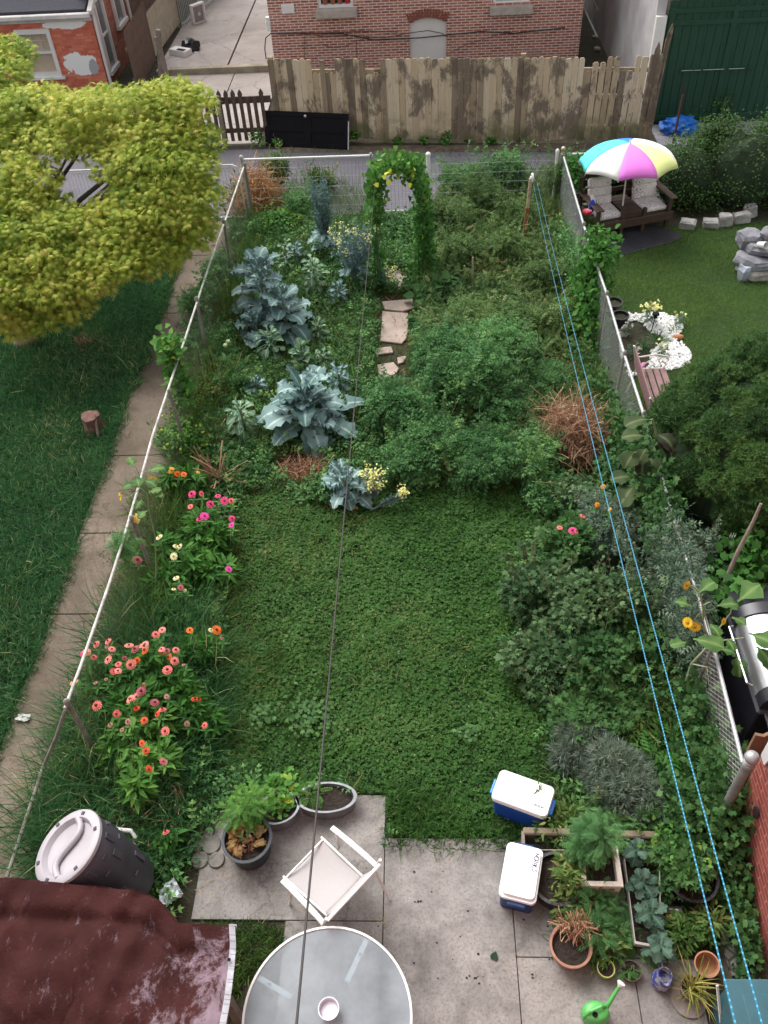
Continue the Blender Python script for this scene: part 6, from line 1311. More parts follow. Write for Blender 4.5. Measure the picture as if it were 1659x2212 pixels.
def polyat(*uv): return [tuple(at(u, v)[:2]) for u, v in uv]
PATIO = [(-1.98, 2.33), (px, 2.33), (px, ytop), (-1.98, ytop)]; PATIO = [(XPL-.12, YPL), (at(610, 2060)[0], YPL), (at(610, 2060)[0], -.5), (2.4, -.5), (2.4, 2.2), (xj, 2.2), (xj, y2), (px, y2), (px, ytop), (XPL+.25, ytop)]
CLOV = polyat((520, 1075), (600, 1050), (690, 1100), (880, 1055), (1150, 1050), (1190, 1110), (1110, 1220), (1100, 1400), (1150, 1530), (1190, 1640), (1200, 1760), (1130, 1830), (840, 1815), (832, 1718), (640, 1700), (500, 1680), (440, 1600), (480, 1450), (500, 1250))
LAWNL = [(-11, .5), (-4.82, .5), (-4.74, 5), (-4.80, 9), (-4.72, 16.7), (-11, 16.7)]
# --- the mown clover lawn
u1 = turf('clover_turf', (.008, .022, .006), (.020, .050, .012)); sheet('clover_turf_sheet', CLOV, .004, u1).name = 'clover_lawn_ground'
def clov(P):
    return np.clip(.4+.9*lump(P[:, 0], P[:, 1], 1.6, 5), 0, 1)
g = np.random.default_rng(4); P = spread(CLOV, 7500, [PATIO], g); n = len(P); L = lump(P[:, 0], P[:, 1], 2.2, 8); L2 = lump(P[:, 0], P[:, 1], 9, 18)
k = g.uniform(0, 1, n) < .15+1.1*L2*(.4+.6*L); P = P[k]; L = L[k]; L2 = L2[k]; n = len(P); P[:, 2] = g.uniform(.012, .075, n)*(.5+.7*L2)
lv = Leaves(); hd = g.normal(size=(n, 3)); hd[:, 2] = 0; lv.add(T_CLOVER, P, norm(hd), norm(g.normal(size=(n, 3))*.35+(0, 0, 1)), .019*g.uniform(.5, 1.7, n), np.clip(g.beta(2, 3, n)*.9+.35*(L-.4)+.5*np.clip(lump(P[:, 0], P[:, 1], 1.3, 99)-.66, 0, 1), 0, 1))
tag(lv.build('clover_lawn', LM['clover']), 'low dark green clover lawn in the middle of the garden', 'lawn', kind='stuff')
grass('lawn_grass_left', polyat((520, 1085), (640, 1110), (760, 1250), (720, 1500), (640, 1690), (490, 1680), (440, 1600), (480, 1450), (500, 1250)), 2600, .13, .006, LM['weed'], 'olive grassy part of the lawn on the left', lean=1.0, seed=8, tm=T_BLADE, patch=lambda P: lump(P[:, 0], P[:, 1], 1.9, 71)**.8)
grass('lawn_grass', CLOV, 2400, .075, .006, LM['clover'], 'fine grass growing through the clover lawn', [PATIO], lean=.8, seed=9)
P = spread(CLOV, 7, [PATIO], g); n = len(P); P[:, 2] = .08; lv = Leaves(); lv.add(T_TUFT, P, (0, .2, 1), (0, 1, 0), .014, g.uniform(0, 1, n)); tag(lv.build('clover_flowers', LM['whi']), 'tiny white clover flowers dotted over the lawn', 'clover flowers', kind='stuff')
GARD_ = [(FXL+.05, 6.8), (-2.6, 6.8), (-1.4, 8.6), (2.7, 8.4), (2.7, 16.7), (FXL+.05, 16.7)]
for u, v, r_, lab in ((672, 1558, .20, 'patch of round pale-leaved weed in the lower lawn left of the cable'), (565, 1555, .12, 'small patch of round-leaved weed in the lower left lawn'), (650, 1085, .10, 'small round-leaved weed near the top of the lawn'), (1010, 1590, .09, 'single broad-leaved weed in the lower right lawn')):
    p_ = at(u, v); t = thing('lawn_weed', lab, 'weed', p_, 0, 'broad-leaved weeds in the lawn'); lv = Leaves(); n_ = int(900*r_); g = np.random.default_rng(u); P = p_+g.normal(size=(n_, 3))*(r_*.6, r_*.6, 0); P[:, 2] = g.uniform(.06, .14, n_); lv.add(T_LOBE, P, norm(g.normal(size=(n_, 3))*(1, 1, .1)), norm(g.normal(size=(n_, 3))*.3+(0, 0, 1)), .062*g.uniform(.6, 1.2, n_), g.uniform(.3, 1, n_)); lv.build('leaves', LM['ivy'], t, org=p_)
g = np.random.default_rng(51); P = spread(CLOV, 500, [PATIO], g); n = len(P); k = g.uniform(0, 1, n) < np.clip(lump(P[:, 0], P[:, 1], 1.4, 55)-.45, 0, 1)*2; P = P[k]; n = len(P); P[:, 2] = .05
lv = Leaves(); D = g.normal(size=(n, 3)); D[:, 2] = np.abs(D[:, 2])*.5; lv.add(T_BLADE, P, norm(D), (0, 0, 1)+g.normal(size=(n, 3))*.3, np.stack([np.full(n, .0035), g.uniform(.05, .16, n), np.full(n, .05)], 1), g.uniform(.55, .95, n)); tag(lv.build('dead_grass', LM['weed']), 'pale dry grass blades lying in patches of the lawn', 'dead grass', kind='stuff')
# --- left lawn
sheet('left_lawn_ground', LAWNL, .004, turf('left_turf', (.008, .020, .008), (.018, .042, .014)))
grass('rough_lawn', LAWNL, 2600, .12, .010, LM['lawn'], 'rough dark grass lawn under the maple, left of the worn path', tm=T_BLADE, lean=.75, seed=12)
grass('rough_lawn_tufts', LAWNL, 260, .23, .012, LM['lawn'], 'longer grass tufts in the lawn left of the worn path', tm=T_BLADE, lean=1.0, seed=13, patch=lambda P: lump(P[:, 0], P[:, 1], 2.5, 31)**2)
# grass creeping over the path edges
grass('path_edge_grass', [(-4.86, .5), (-4.30, .5), (-4.30, 16.7), (-4.86, 16.7)], 2000, .15, .010, LM['lawn'], 'ragged grass spilling over the left edge of the path', tm=T_BLADE, lean=1.1, seed=14, patch=lambda P: np.clip((-4.80+.12*lump(P[:, 0]*.2, P[:, 1], 1.6, 7)+.10*lump(P[:, 0]*.2, P[:, 1], 6, 8)-P[:, 0])*9+.25, 0, 1), minz=.03)
grass('fence_line_grass', [(-3.72, 4.2), (-3.25, 4.2), (-3.25, 16.6), (-3.72, 16.6)], 1800, .52, .010, LM['weed'], 'tall ragged weeds along the foot of the left fence', tm=T_BLADE, lean=.6, seed=15, patch=lambda P: np.clip(.3+lump(P[:, 0], P[:, 1], 2.5, 9), 0, 1)*np.clip((P[:, 0]+3.82+.25*lump(P[:, 0]*.2, P[:, 1], 3, 10)-.12)*8, 0, 1))
grass('right_fence_grass', [(2.35, 4.2), (2.8, 4.2), (2.8, 16.6), (2.35, 16.6)], 1300, .38, .010, LM['weed'], 'ragged weeds along the foot of the right fence', tm=T_BLADE, lean=.6, seed=16)
grass('dry_thatch', GARD_, 260, .14, .008, LM['straw'], 'dry straw-coloured stalks among the garden weeds', tm=T_BLADE, lean=1.4, seed=17, patch=lambda P: lump(P[:, 0], P[:, 1], 2.0, 61)**2*1.6)
grass('path_tufts', [(-4.75, 3), (-3.7, 3), (-3.7, 16.6), (-4.75, 16.6)], 500, .10, .008, LM['weed'], 'small tufts of grass and litter on the worn path', tm=T_BLADE, lean=1.3, seed=47, minz=.035, patch=lambda P: np.clip(lump(P[:, 0], P[:, 1], 3, 48)-.58, 0, 1)*2*np.clip((P[:, 1]-4)/8, .15, 1))
# --- neighbour's mown lawn
LAWNR = [(2.92, 5.6), (11, 5.6), (11, 16.2), (4.9, 16.0), (2.92, 16.6)]
bedp = [tuple(p[:2]) for p in outer]; matp = [tuple(p) for p in pts] if False else polyat((1401*0+1310, 490), (1395, 480), (1470, 508), (1440, 525), (1350, 552), (1300, 545))
sheet('right_lawn_ground', LAWNR, .004, turf('right_turf', (.018, .036, .010), (.036, .066, .016)))
grass('mown_lawn', LAWNR, 5200, .055, .006, LM['lawn2'], 'short mown grass of the neighbour lawn around the rock pile', [bedp, matp], lean=.7, seed=21)
# --- rough grass and weeds over the vegetable garden
GARD = [(FXL+.05, 2.0), (XPL-.25, 2.0), (XPL-.2, YPL+.3), (XPL-.05, YPL+.75), (XPL+.3, ytop), (px, ytop), (px, y2), (2.8, y2), (2.8, 16.7), (FXL+.05, 16.7)]
CORR = polyat((806, 635), (915, 640), (900, 700), (892, 760), (880, 870), (812, 870))
BARE = polyat((600, 985), (700, 985), (715, 1035), (650, 1050), (590, 1030))
steps = [CORR, BARE]+[polyat(*p) for p in ([(826, 676), (882, 680), (883, 700), (878, 735), (868, 746), (822, 740)], [(808, 756), (845, 752), (850, 765), (812, 770)], [(815, 792), (862, 786), (862, 800), (855, 812), (820, 822)], [(840, 585), (880, 592), (884, 625), (852, 632)], [(830, 655), (890, 650), (900, 662), (870, 676), (832, 672)])]
bare = lambda P: np.clip(.35+1.1*lump(P[:, 0], P[:, 1], 1.7, 44), 0, 1)
grass('garden_weeds', GARD, 3000, .20, .008, LM['weed'], 'tangled weedy grass covering the vegetable beds', [CLOV]+steps, T_BLADE, .85, seed=22, patch=bare)
g = np.random.default_rng(23); P = spread(GARD, 900, [CLOV]+steps, g); n = len(P); k = g.uniform(0, 1, n) < bare(P); P = P[k]; n = len(P); P[:, 2] = g.uniform(.02, .20, n)
lv = Leaves(); lv.add(T_OVAL, P, norm(g.normal(size=(n, 3))*(1, 1, .4)), norm(g.normal(size=(n, 3))*.5+(0, 0, 1)), .055*g.uniform(.5, 1.5, n), g.beta(2, 3, n)); tag(lv.build('broadleaf_weeds', LM['ivy']), 'low broad-leaved weeds between the vegetable plants', 'weeds', kind='stuff')
g = np.random.default_rng(24); P = spread(GARD, 420, [CLOV]+steps, g); n = len(P); k = g.uniform(0, 1, n) < lump(P[:, 0], P[:, 1], 2.1, 52)**1.2*1.3; P = P[k]; n = len(P); P[:, 2] = g.uniform(.02, .22, n)
lv = Leaves(); lv.add(T_TOMATO, P, norm(g.normal(size=(n, 3))*(1, 1, .5)+(0, 0, .3)), norm(g.normal(size=(n, 3))*.4+(0, 0, 1)), .15*g.uniform(.6, 1.4, n), g.uniform(0, 1, n)); tag(lv.build('feathery_weeds', LM['tomato']), 'feathery green weeds filling the gaps of the garden beds', 'weeds', kind='stuff')
grass('path_grass', CORR, 900, .07, .007, LM['weed'], 'short grass between the flagstones of the garden path', steps[2:], T_SHORT, .9, seed=18)
RBED = polyat((905, 690), (960, 400), (1190, 400), (1240, 560), (1290, 850), (1200, 1050), (900, 1050), (820, 950), (830, 880), (900, 860))
grass('wispy_weeds', RBED, 620, .55, .006, LM['feather'], 'tall wispy weeds rising through the right-hand bed', [CORR], T_BLADE, .45, seed=19, patch=lambda P: lump(P[:, 0], P[:, 1], 2.4, 81))
g = np.random.default_rng(26); P = spread(RBED, 1000, [CORR], g); n = len(P); k = g.uniform(0, 1, n) < lump(P[:, 0], P[:, 1], 2.3, 83)*1.2; P = P[k]; n = len(P); P[:, 2] = g.uniform(.05, .45, n)
lv = Leaves(); lv.add(T_FERN, P, norm(g.normal(size=(n, 3))*(1, 1, .6)+(0, 0, .6)), norm(g.normal(size=(n, 3))*.5+(0, 0, 1)), .15*g.uniform(.5, 1.3, n), g.uniform(0, 1, n)); tag(lv.build('ferny_weeds', LM['feather']), 'light ferny weeds tangled through the right-hand bed', 'weeds', kind='stuff')
LBED = polyat((560, 390), (790, 390), (820, 500), (815, 640), (800, 960), (700, 980), (470, 1010), (380, 1000), (440, 760), (500, 480))
grass('wispy_weeds', LBED, 520, .42, .006, LM['feather'], 'wispy weeds rising among the brassicas in the left-hand bed', [BARE], T_BLADE, .5, seed=20, patch=lambda P: lump(P[:, 0], P[:, 1], 2.4, 84))
# long lush grass along the lower left fence, behind the composter
TALL = polyat((290, 1300), (420, 1300), (480, 1480), (470, 1640), (440, 1740), (390, 1800), (370, 1900), (70, 1900), (70, 1780), (130, 1640), (165, 1540), (215, 1440), (240, 1340))
grass('tall_grass', TALL, 1700, .55, .011, LM['lawn'], 'long dark arching grass along the lower left fence', [], T_BLADE, .95, seed=25)
TALL2 = polyat((280, 1050), (480, 1060), (500, 1300), (230, 1330), (290, 1150)); grass('tall_grass_upper', TALL2, 1000, .30, .010, LM['weed'], 'long mixed grass between the sunflower and the coral zinnias', [], T_BLADE, .9, seed=26)
grass('patio_edge_grass', polyat((832, 1700), (905, 1700), (1060, 1790), (1130, 1840), (845, 1840)), 1500, .16, .010, LM['clover'], 'lush grass edge where the lawn meets the concrete', [], T_BLADE, 1.0, seed=27, minz=.02)
grass('grass_patch', polyat((480, 1990), (560, 1992), (612, 2005), (612, 2060), (540, 2110), (480, 2215), (440, 2215), (440, 2000)), 4200, .13, .009, LM['weed'], 'grass patch between the tarpaulin and the glass table', [], T_BLADE, .9, seed=28, minz=.0)
grass('fence_foot_grass', polyat((350, 1800), (400, 1790), (410, 1850), (385, 1900), (360, 1910), (330, 1880)), 1900, .2, .009, LM['weed'], 'grass at the edge of the concrete beside the composter', [], T_BLADE, 1., seed=29)
grass('joint_weeds', [(px-.03, 1.9), (px+.10, 1.9), (px+.07, 2.45), (px-.02, 2.45)], 3000, .10, .007, LM['weed'], 'weeds growing in the joint of the concrete beside the table', [], T_BLADE, 1.1, seed=30, minz=.03)
grass('alley_edge_weeds', [(-3.2, 19.75), (5.0, 19.3), (5.0, 19.62), (-3.2, 20.25)], 160, .10, .012, LM['weed'], 'sparse weeds in the dirt at the foot of the board fence', [], T_BLADE, 1., seed=32, patch=lambda P: lump(P[:, 0], P[:, 1], 2, 3))
sheet('alley_verge', [(-3.35, 20.15), (-3.35, 20.45), (5.1, 19.95), (5.1, 19.5)], .012, plain('verge_dirt', (.13, .095, .07), 1, .5, 4, bmp=.6))

# --- small weeds at the foot of the alley fence
for u, v, r, lab in ((556, 314, .26, 'leafy weed at the left end of the black door'), (603, 318, .13, 'small leafy weed in front of the black door'), (770, 306, .22, 'leafy weed at the right end of the black door'), (860, 311, .13, 'small weed at the board fence, above the vine arch'), (915, 312, .13, 'small low weed at the board fence right of the arch'), (960, 312, .17, 'leafy weed clump near the middle of the board fence'), (1060, 312, .12, 'tiny weed tuft at the board fence toward the umbrella')):
    bush('leafy_weed', lab, 'weed', u, v, r, r*1.4, 'oval', 110, 'weeds at the board fence', stems=0)
# ---------------------------------------------------------------- maple
mb = at(57, 738); mt = thing('maple_tree', 'yellow-green maple with star-shaped leaves beside the worn path', 'tree', mb)
b = MB(); fk = V3(.1, .3, 1.0)
b.tube([(0, 0, -.05), (0, 0, .08), (.01, .05, .5), tuple(fk)], [.26, .20, .17, .16], 12); b.build('trunk', plain('maple_bark', (.30, .23, .17), .95, .35, 5, bmp=.6), mt, True)
clumps = [(30, 235, 14.5), (100, 225, 14.6), (170, 240, 14.2), (225, 225, 15.2), (300, 225, 14.6), (360, 215, 14.6), (415, 225, 14.6), (20, 300, 14.2), (85, 290, 14.2), (150, 300, 14), (215, 295, 14.2), (285, 290, 14.2), (345, 285, 14.2), (400, 290, 14.2), (440, 310, 14.2),
          (262, 350, 13.7), (315, 345, 13.7), (370, 350, 13.7), (425, 365, 13.7), (20, 372, 13.4), (62, 392, 13.4), (5, 430, 13), (50, 445, 13), (95, 458, 13.1), (272, 446, 13.2), (300, 410, 13.4), (350, 405, 13.4), (400, 410, 13.4), (440, 425, 13.4),
          (300, 465, 13), (350, 460, 13.1), (405, 470, 13.1), (430, 500, 13.2), (380, 520, 13), (10, 500, 12.5), (70, 500, 12.6), (130, 495, 12.7), (190, 485, 12.9), (240, 510, 12.8), (320, 515, 12.9), (20, 560, 12.2), (80, 560, 12.2), (140, 555, 12.4), (200, 545, 12.5), (265, 560, 12.5), (330, 555, 12.8),
          (0, 620, 11.8), (55, 625, 11.9), (110, 615, 12), (165, 600, 12.2), (215, 590, 12.3), (5, 670, 11.8), (45, 685, 11.9), (100, 670, 12), (150, 650, 12.1), (-40, 300, 14), (-60, 420, 13.2), (-50, 520, 12.6), (-40, 620, 12), (0, 160, 15.6), (-30, 210, 15.2), (12, 120, 16.2)]
lv = Leaves(); lb = MB(); g = np.random.default_rng(77)
for i, (u, v, y) in enumerate(clumps):
    u = u-(18 if u > 370 else 0); c = vert(u, v, y); r = (.45+.10*g.uniform(), .45+.1*g.uniform(), .29); tb_ = g.uniform(.0, .35)+(.22 if 600 < (v+u*.3) else .1)
    n = 640; d = rdir(n, .5, g); P = c+d*r*g.uniform(.5, 1.06, (n, 1)); D = norm(d*(1, 1, .15)+g.normal(size=(n, 3))*.4+(0, 0, -.25)); Nn = norm(d*.35+(0, -.25, .9)+g.normal(size=(n, 3))*.22)
    lv.add(T_MAPLE, P, D, Nn, .105*g.uniform(.7, 1.25, n), np.clip(tb_+g.uniform(-.2, .55, n), 0, 1))
    if i % 3 == 0:
        e = c-mb-(0, 0, .15); m_ = fk*.55+e*.45+V3(g.uniform(-.2, .2), g.uniform(-.2, .2), .15); lb.tube([tuple(fk-(0, 0, .05)), tuple(m_), tuple(e)], [.075, .04, .015], 6)
lb.build('limb', plain('dark_limb', (.085, .07, .06), .95, .3, 7), mt, True)
lv.build('crown', LM['maple'], mt, org=mb)
# light green small tree behind, at the left edge
# ---------------------------------------------------------------- brassicas
def big_leaf(lv, base, d0, L, W, el, bend, g, ruf=.042, pet=.22, tint=.3, cup=.18, lobes=3.2, nu=15, nv=9):
    d0 = norm(np.array((d0[0], d0[1], 0.))); sv = np.cross(d0, (0, 0, 1)); V = []; tt = []; p = np.array(base, float); e = el; ph = g.uniform(0, 6.28, 4)
    for i in range(nu+1):
        s = i/nu
        if i: p = p+(d0*math.cos(e)+np.array((0, 0, math.sin(e))))*L/nu; e -= bend/nu*(.5+1.2*s)
        up = -d0*math.sin(e)+np.array((0, 0, math.cos(e))); q = max(0, (s-pet)/(1-pet)); w_ = .012 if s < pet else W*.5*(math.sin(math.pi*min(1, q*.93+.05))**.62)*(1+.16*math.sin(lobes*6.28*q+ph[0]))
        for j in range(nv):
            t = -1+2*j/(nv-1); rf = ruf*(abs(t)**2)*math.sin(lobes*2.1*6.28*q+ph[1 if t > 0 else 2]+t)*(q > 0)
            V.append(p+sv*w_*t*(1+.1*math.sin(9*q+ph[3]))+up*(cup*abs(t)*w_+rf)); tt.append(.95 if (j == nv//2) else np.clip(tint+.12*math.sin(5*q+t*3), 0, .75))
    F = [(i*nv+j, i*nv+j+1, (i+1)*nv+j+1, (i+1)*nv+j) for i in range(nu) for j in range(nv-1)]
    lv.raw(V, F, 0); lv.t[-1] = np.array(tt)
def brassica(name, lab, u, v, h, L, W, n, mat='kale', sd=1, ruf=.035, lobes=3.2, pet=.22, el=(.1, 1.2), cat='kale', yellow=0, grp=None, cup=.18, z0=.1):
    base = at(u, v); t = thing(name, lab, cat, base, 0, grp); g = np.random.default_rng(sd); lv = Leaves(); st = MB(); st.tube([(0, 0, 0), (.01, 0, h*.5), (0, 0, h)], [.024, .02, .013], 7); st.build('stem', plain('kale_stalk', (.20, .24, .15), .7, .3), t, True)
    for k in range(n):
        f = (k+.5)/n; a = k*2.4+g.uniform(-.35, .35); z = z0+(h-z0)*f; e = el[0]+(el[1]-el[0])*f+g.uniform(-.32, .32); l = L*(1-.45*f)*g.uniform(.62, 1.2)
        big_leaf(lv, base+V3(math.cos(a)*.02, math.sin(a)*.02, z), (math.cos(a), math.sin(a)), l, W*(1-.35*f)*g.uniform(.85, 1.15), e, g.uniform(.5, 1.9)*(1-.3*f), g, ruf*g.uniform(.6, 1.5), pet*g.uniform(.8, 1.7), g.uniform(.05, .75), cup, lobes)
    lv.build('leaves', LM[mat], t, True, org=base)
    if yellow:
        ly = Leaves()
        for k in range(yellow): a = g.uniform(0, 6.28); big_leaf(ly, base+V3(0, 0, .12), (math.cos(a), math.sin(a)), L*.75, W*.5, .2, 1.6, g, ruf, .45, g.uniform(.3, .7), .3, 3)
        ly.build('yellow_leaves', plain('yellowed_leaf', (.48, .30, .06), .7, .3, 8), t, True, org=base)
    return t, base, g
brassica('collard_plant', 'tall blue-green collard with an upright leaf at the far left of the brassica bed', 578, 700, 1.15, .74, .38, 38, sd=1, yellow=2, el=(.0, 1.3), cat='collard')
brassica('collard_plant', 'blue-green collard in front of the tallest one in the brassica bed', 560, 745, .55, .54, .30, 22, sd=2, cat='collard')
brassica('collard_plant', 'blue-green collard right of the tallest one, with arching side leaves', 622, 728, .8, .68, .34, 24, sd=3, yellow=1, cat='collard')
brassica('collard_plant', 'largest blue-green collard with a wide rosette of wavy leaves above the lawn', 668, 925, .65, .88, .36, 42, sd=4, el=(-.05, 1.25), yellow=2, cat='collard')
brassica('collard_plant', 'lower side shoot of broad blue leaves right of the big rosette', 700, 950, .35, .52, .26, 13, sd=5, cat='collard')
brassica('collard_plant', 'narrow-leaved blue collard with yellow blossom at the edge of the lawn', 750, 1082, .42, .46, .20, 26, sd=6, yellow=2, cat='collard', el=(.1, 1.3))
brassica('sprout_plant', 'round-leaved sprout plant like a parasol left of the big collard', 532, 950, .62, .34, .15, 44, 'sprout', 7, .008, .4, .42, (-.5, .75), 'sprout plant', 2, cup=.25)
brassica('sprout_plant', 'pale sprout plant with spoon-shaped leaves behind the collards', 683, 640, .72, .33, .16, 42, 'sprout', 8, .008, .4, .42, (-.5, .8), 'sprout plant', cup=.25)
brassica('sprout_plant', 'pale green sprout plant at the foot of the tall collard', 590, 775, .50, .36, .14, 36, 'sprout', 9, .01, .4, .4, (-.3, .9), 'sprout plant', cup=.25)
brassica('cabbage_plant', 'pale green cabbage-like head tucked behind the largest collard', 657, 805, .52, .24, .17, 30, 'sprout', 10, .01, .4, .2, (.1, 1.3), 'cabbage', cup=.5)
brassica('sprout_plant', 'thin sprout stalk with bare stem among the far collards', 622, 590, .60, .26, .10, 22, 'sprout', 11, .01, .4, .45, (-.2, 1.0), 'sprout plant', cup=.2)
for i, (u, v, h, L, lab) in enumerate(((735, 660, .4, .26, 'curly kale right of the pale sprout plant'), (690, 740, .35, .26, 'curly kale in the gap right of the collards'), (735, 850, .45, .28, 'curly kale right behind the largest collard'), (735, 905, .3, .24, 'low curly kale right of the largest collard'), (640, 575, .4, .26, 'curly kale at the back of the brassica bed'), (700, 800, .32, .24, 'small curly kale behind the cabbage-like head'), (560, 860, .32, .24, 'low curly kale left of the largest collard'))):
    brassica('curly_kale', lab, u, v, h, L, .13, 26, 'sprout' if i % 2 else 'kale', 30+i, .03, 4.5, .3, (-.2, 1.1), 'kale', grp='curly kale plants')
# flowering, feathery kale columns
def spray(name, lab, u, v, h, r, n, flowers, sd, nfl=0, lean=(0, 0), base_leaves=True):
    base = at(u, v); t = thing(name, lab, 'kale', base); g = np.random.default_rng(sd); lv = Leaves(); fl_ = Leaves()
    for k in range(n):
        a = g.uniform(0, 6.28); q = r*g.uniform(.15, 1); tip = base+V3(math.cos(a)*q+lean[0], math.sin(a)*q+lean[1], h*g.uniform(.6, 1.05)); m_ = base*.45+tip*.55+V3(0, 0, .12*h)
        lv.stem([base+V3(0, 0, .2*h), m_, tip], .007, .003, g.uniform(.3, .7), 3)
        s = g.uniform(.35, 1, 26)[:, None]; P = (1-s)**2*base+2*s*(1-s)*m_+s*s*tip+g.normal(size=(26, 3))*.012; lv.add(T_LANCE, P, norm(g.normal(size=(26, 3))+(0, 0, .9)), rdir(26, .5, g), .055*g.uniform(.5, 1.4, 26), g.uniform(.1, .75, 26))
        if flowers and k < nfl: m = 20; P = tip+g.normal(size=(m, 3))*(.035, .035, .045)+(0, 0, .02); fl_.add(T_CLOVER, P, rdir(m, 0, g), rdir(m, 2.5, g), .022, g.uniform(0, 1, m))
    if base_leaves:
        for k in range(14): a = g.uniform(0, 6.28); big_leaf(lv, base+V3(0, 0, h*g.uniform(.12, .4)), (math.cos(a), math.sin(a)), .34*g.uniform(.7, 1.2), .15, g.uniform(.2, .9), 1.2, g, .02, .25, g.uniform(.05, .7), .2, 3)
    lv.build('foliage', LM['kale'], t, org=base)
    if flowers: fl_.build('blossom', LM['yel'], t, org=base)
spray('flowering_kale', 'tall feathery grey-blue bolted kale standing alone like a plume', 706, 560, 1.55, .27, 85, False, 41)
spray('flowering_kale', 'bushy bolted kale with pale yellow blossom beside the vine arch', 768, 625, 1.25, .46, 100, True, 42, 18, (.06, .05))
spray('bolting_shoot', 'bolted kale shoot leaning right with a knob of yellow blossom over the stepping stones', 800, 620, .5, .14, 8, True, 43, 5, (.40, -.25), False)
spray('bolting_shoot', 'clump of yellow kale blossom at the edge of the clover lawn', 800, 1090, .58, .16, 34, True, 44, 20, (.05, .0), False)
spray('bolting_shoot', 'kale shoot lying far out over the lawn with a yellow tip', 800, 1110, .32, .06, 7, True, 45, 5, (.46, .12), False)
# ---------------------------------------------------------------- the tomato and weed bushes
TOM = [(868, 935, .55, .6, 'big tomato bush at the lawn end of the stepping-stone path'), (935, 985, .5, .55, 'tomato bush at the front edge of the lawn, left of centre'), (1015, 900, .62, .85, 'tall tomato bush in the centre of the right bed'), (1100, 930, .5, .6, 'tomato bush between the centre bush and the rusty brush'), (955, 850, .5, .75, 'tomato bush above the path-side one'), (1060, 830, .6, .85, 'bushy tomato behind the tall centre bush'), (1140, 1020, .45, .5, 'low tomato bush touching the rusty dead brush'), (1035, 1030, .6, .5, 'tomato bush right at the lawn edge, centre'), (890, 1030, .35, .4, 'small tomato bush next to the yellow kale blossom'),
       (1010, 755, .6, .6, 'feathery bush halfway up the right bed'), (1110, 750, .5, .6, 'feathery bush left of the clotheslines halfway up'), (1165, 860, .4, .5, 'feathery bush under the left clothesline'), (1000, 590, .5, .6, 'green bush around the short stakes'), (1085, 590, .5, .6, 'green bush left of the rusty pole foot'), (965, 510, .45, .7, 'feathery bush right of the arch foot'), (1045, 470, .5, .7, 'feathery bush at the back of the right bed'), (1110, 520, .4, .6, 'feathery bush just left of the rusty pole'), (1000, 425, .5, .55, 'bush against the alley fence right of the white post'), (1085, 425, .5, .65, 'bush against the alley fence by the pole top'), (1200, 450, .4, .8, 'dark bush in the far right corner of the garden'), (1170, 640, .4, .5, 'bush below the rusty pole foot'), (1190, 740, .35, .5, 'bush between the clotheslines and the right fence vine')]
for i, (u, v, r, h, lab) in enumerate(TOM): bush('tomato_plant' if v > 800 else 'feathery_bush', lab, 'tomato plant' if v > 800 else 'bush', u, v, r*1.05, h*1.28, 'tomato' if v > 800 or v < 445 else 'feather', int((2300 if v > 800 else 1900)*r/.5), 'tomato plants' if v > 800 else 'feathery bushes', scale=(1.1, .9, 1., .8)[i % 4], asp=.9, tint=((0, .8), (.15, 1), (0, 1), (.1, .7))[i % 4])
LFT = [(455, 770, .45, .55, 'tomato', 'tomato bush with green fruit left of the collards'), (445, 680, .4, .5, 'dill', 'dark feathery bush by the left fence, second post'), (485, 610, .38, .45, 'tomato', 'bush inside the left fence, beside the tall collard'), (600, 500, .5, .4, 'oval', 'low leafy bush behind the collards'), (655, 470, .4, .5, 'tomato', 'bush between straw heap and plume kale'), (530, 520, .35, .35, 'dill', 'low bush in front of the straw heap'), (600, 415, .35, .8, 'weedb', 'thin tall weed behind the straw heap'), (700, 420, .35, .6, 'weedb', 'thin tall weed against the alley wire left of the arch'), (440, 870, .4, .4, 'weedb', 'pale weedy clump left of the round-leaved sprout'), (520, 840, .35, .4, 'tomato', 'tomato bush between fence vine and largest collard'), (400, 980, .4, .5, 'oval', 'leafy clump by the fence above the yellow sunflower'), (480, 800, .3, .45, 'dill', 'yellow-green feathery bush beside the pale sprout plant')]
for u, v, r, h, kd, lab in LFT: bush('garden_bush', lab, 'bush', u, v, r, h, kd, int(1100*r/.4), 'bushes by the left fence', scale=.9)
# green tomatoes
for u, v, lab in ((493, 738, 'green tomato, upper of the two by the collards'), (487, 746, 'green tomato, lower of the two by the collards')):
    b = MB(); b.lathe([(.001, -.035), (.03, -.025), (.042, 0), (.032, .025), (.001, .03)], 14, cap0=False, cap1=False); o = b.build('green_tomato', plain('unripe_green', (.36, .46, .20), .4, .1), None, True); o.location = at(u, v, .52); tag(o, lab, 'tomato', 'green tomatoes')
# big-leaf squash vine at the arch foot, onion grass
bush('squash_vine', 'broad-leaved vine sprawling at the right foot of the arch', 'vine', 950, 650, .5, .45, 'bean', 700, scale=1.25, asp=1.2, up=1.2)
bush('squash_vine', 'small broad-leaved vine right of the large flagstone', 'vine', 915, 705, .28, .25, 'bean', 260, scale=1.1, up=1.2)
grass('onion_leaves', polyat((730, 800), (800, 810), (800, 860), (770, 880), (735, 860)), 420, .38, .014, LM['tomato'], 'arching onion-like leaves left of the path', tm=T_BLADE, lean=.7, seed=61)
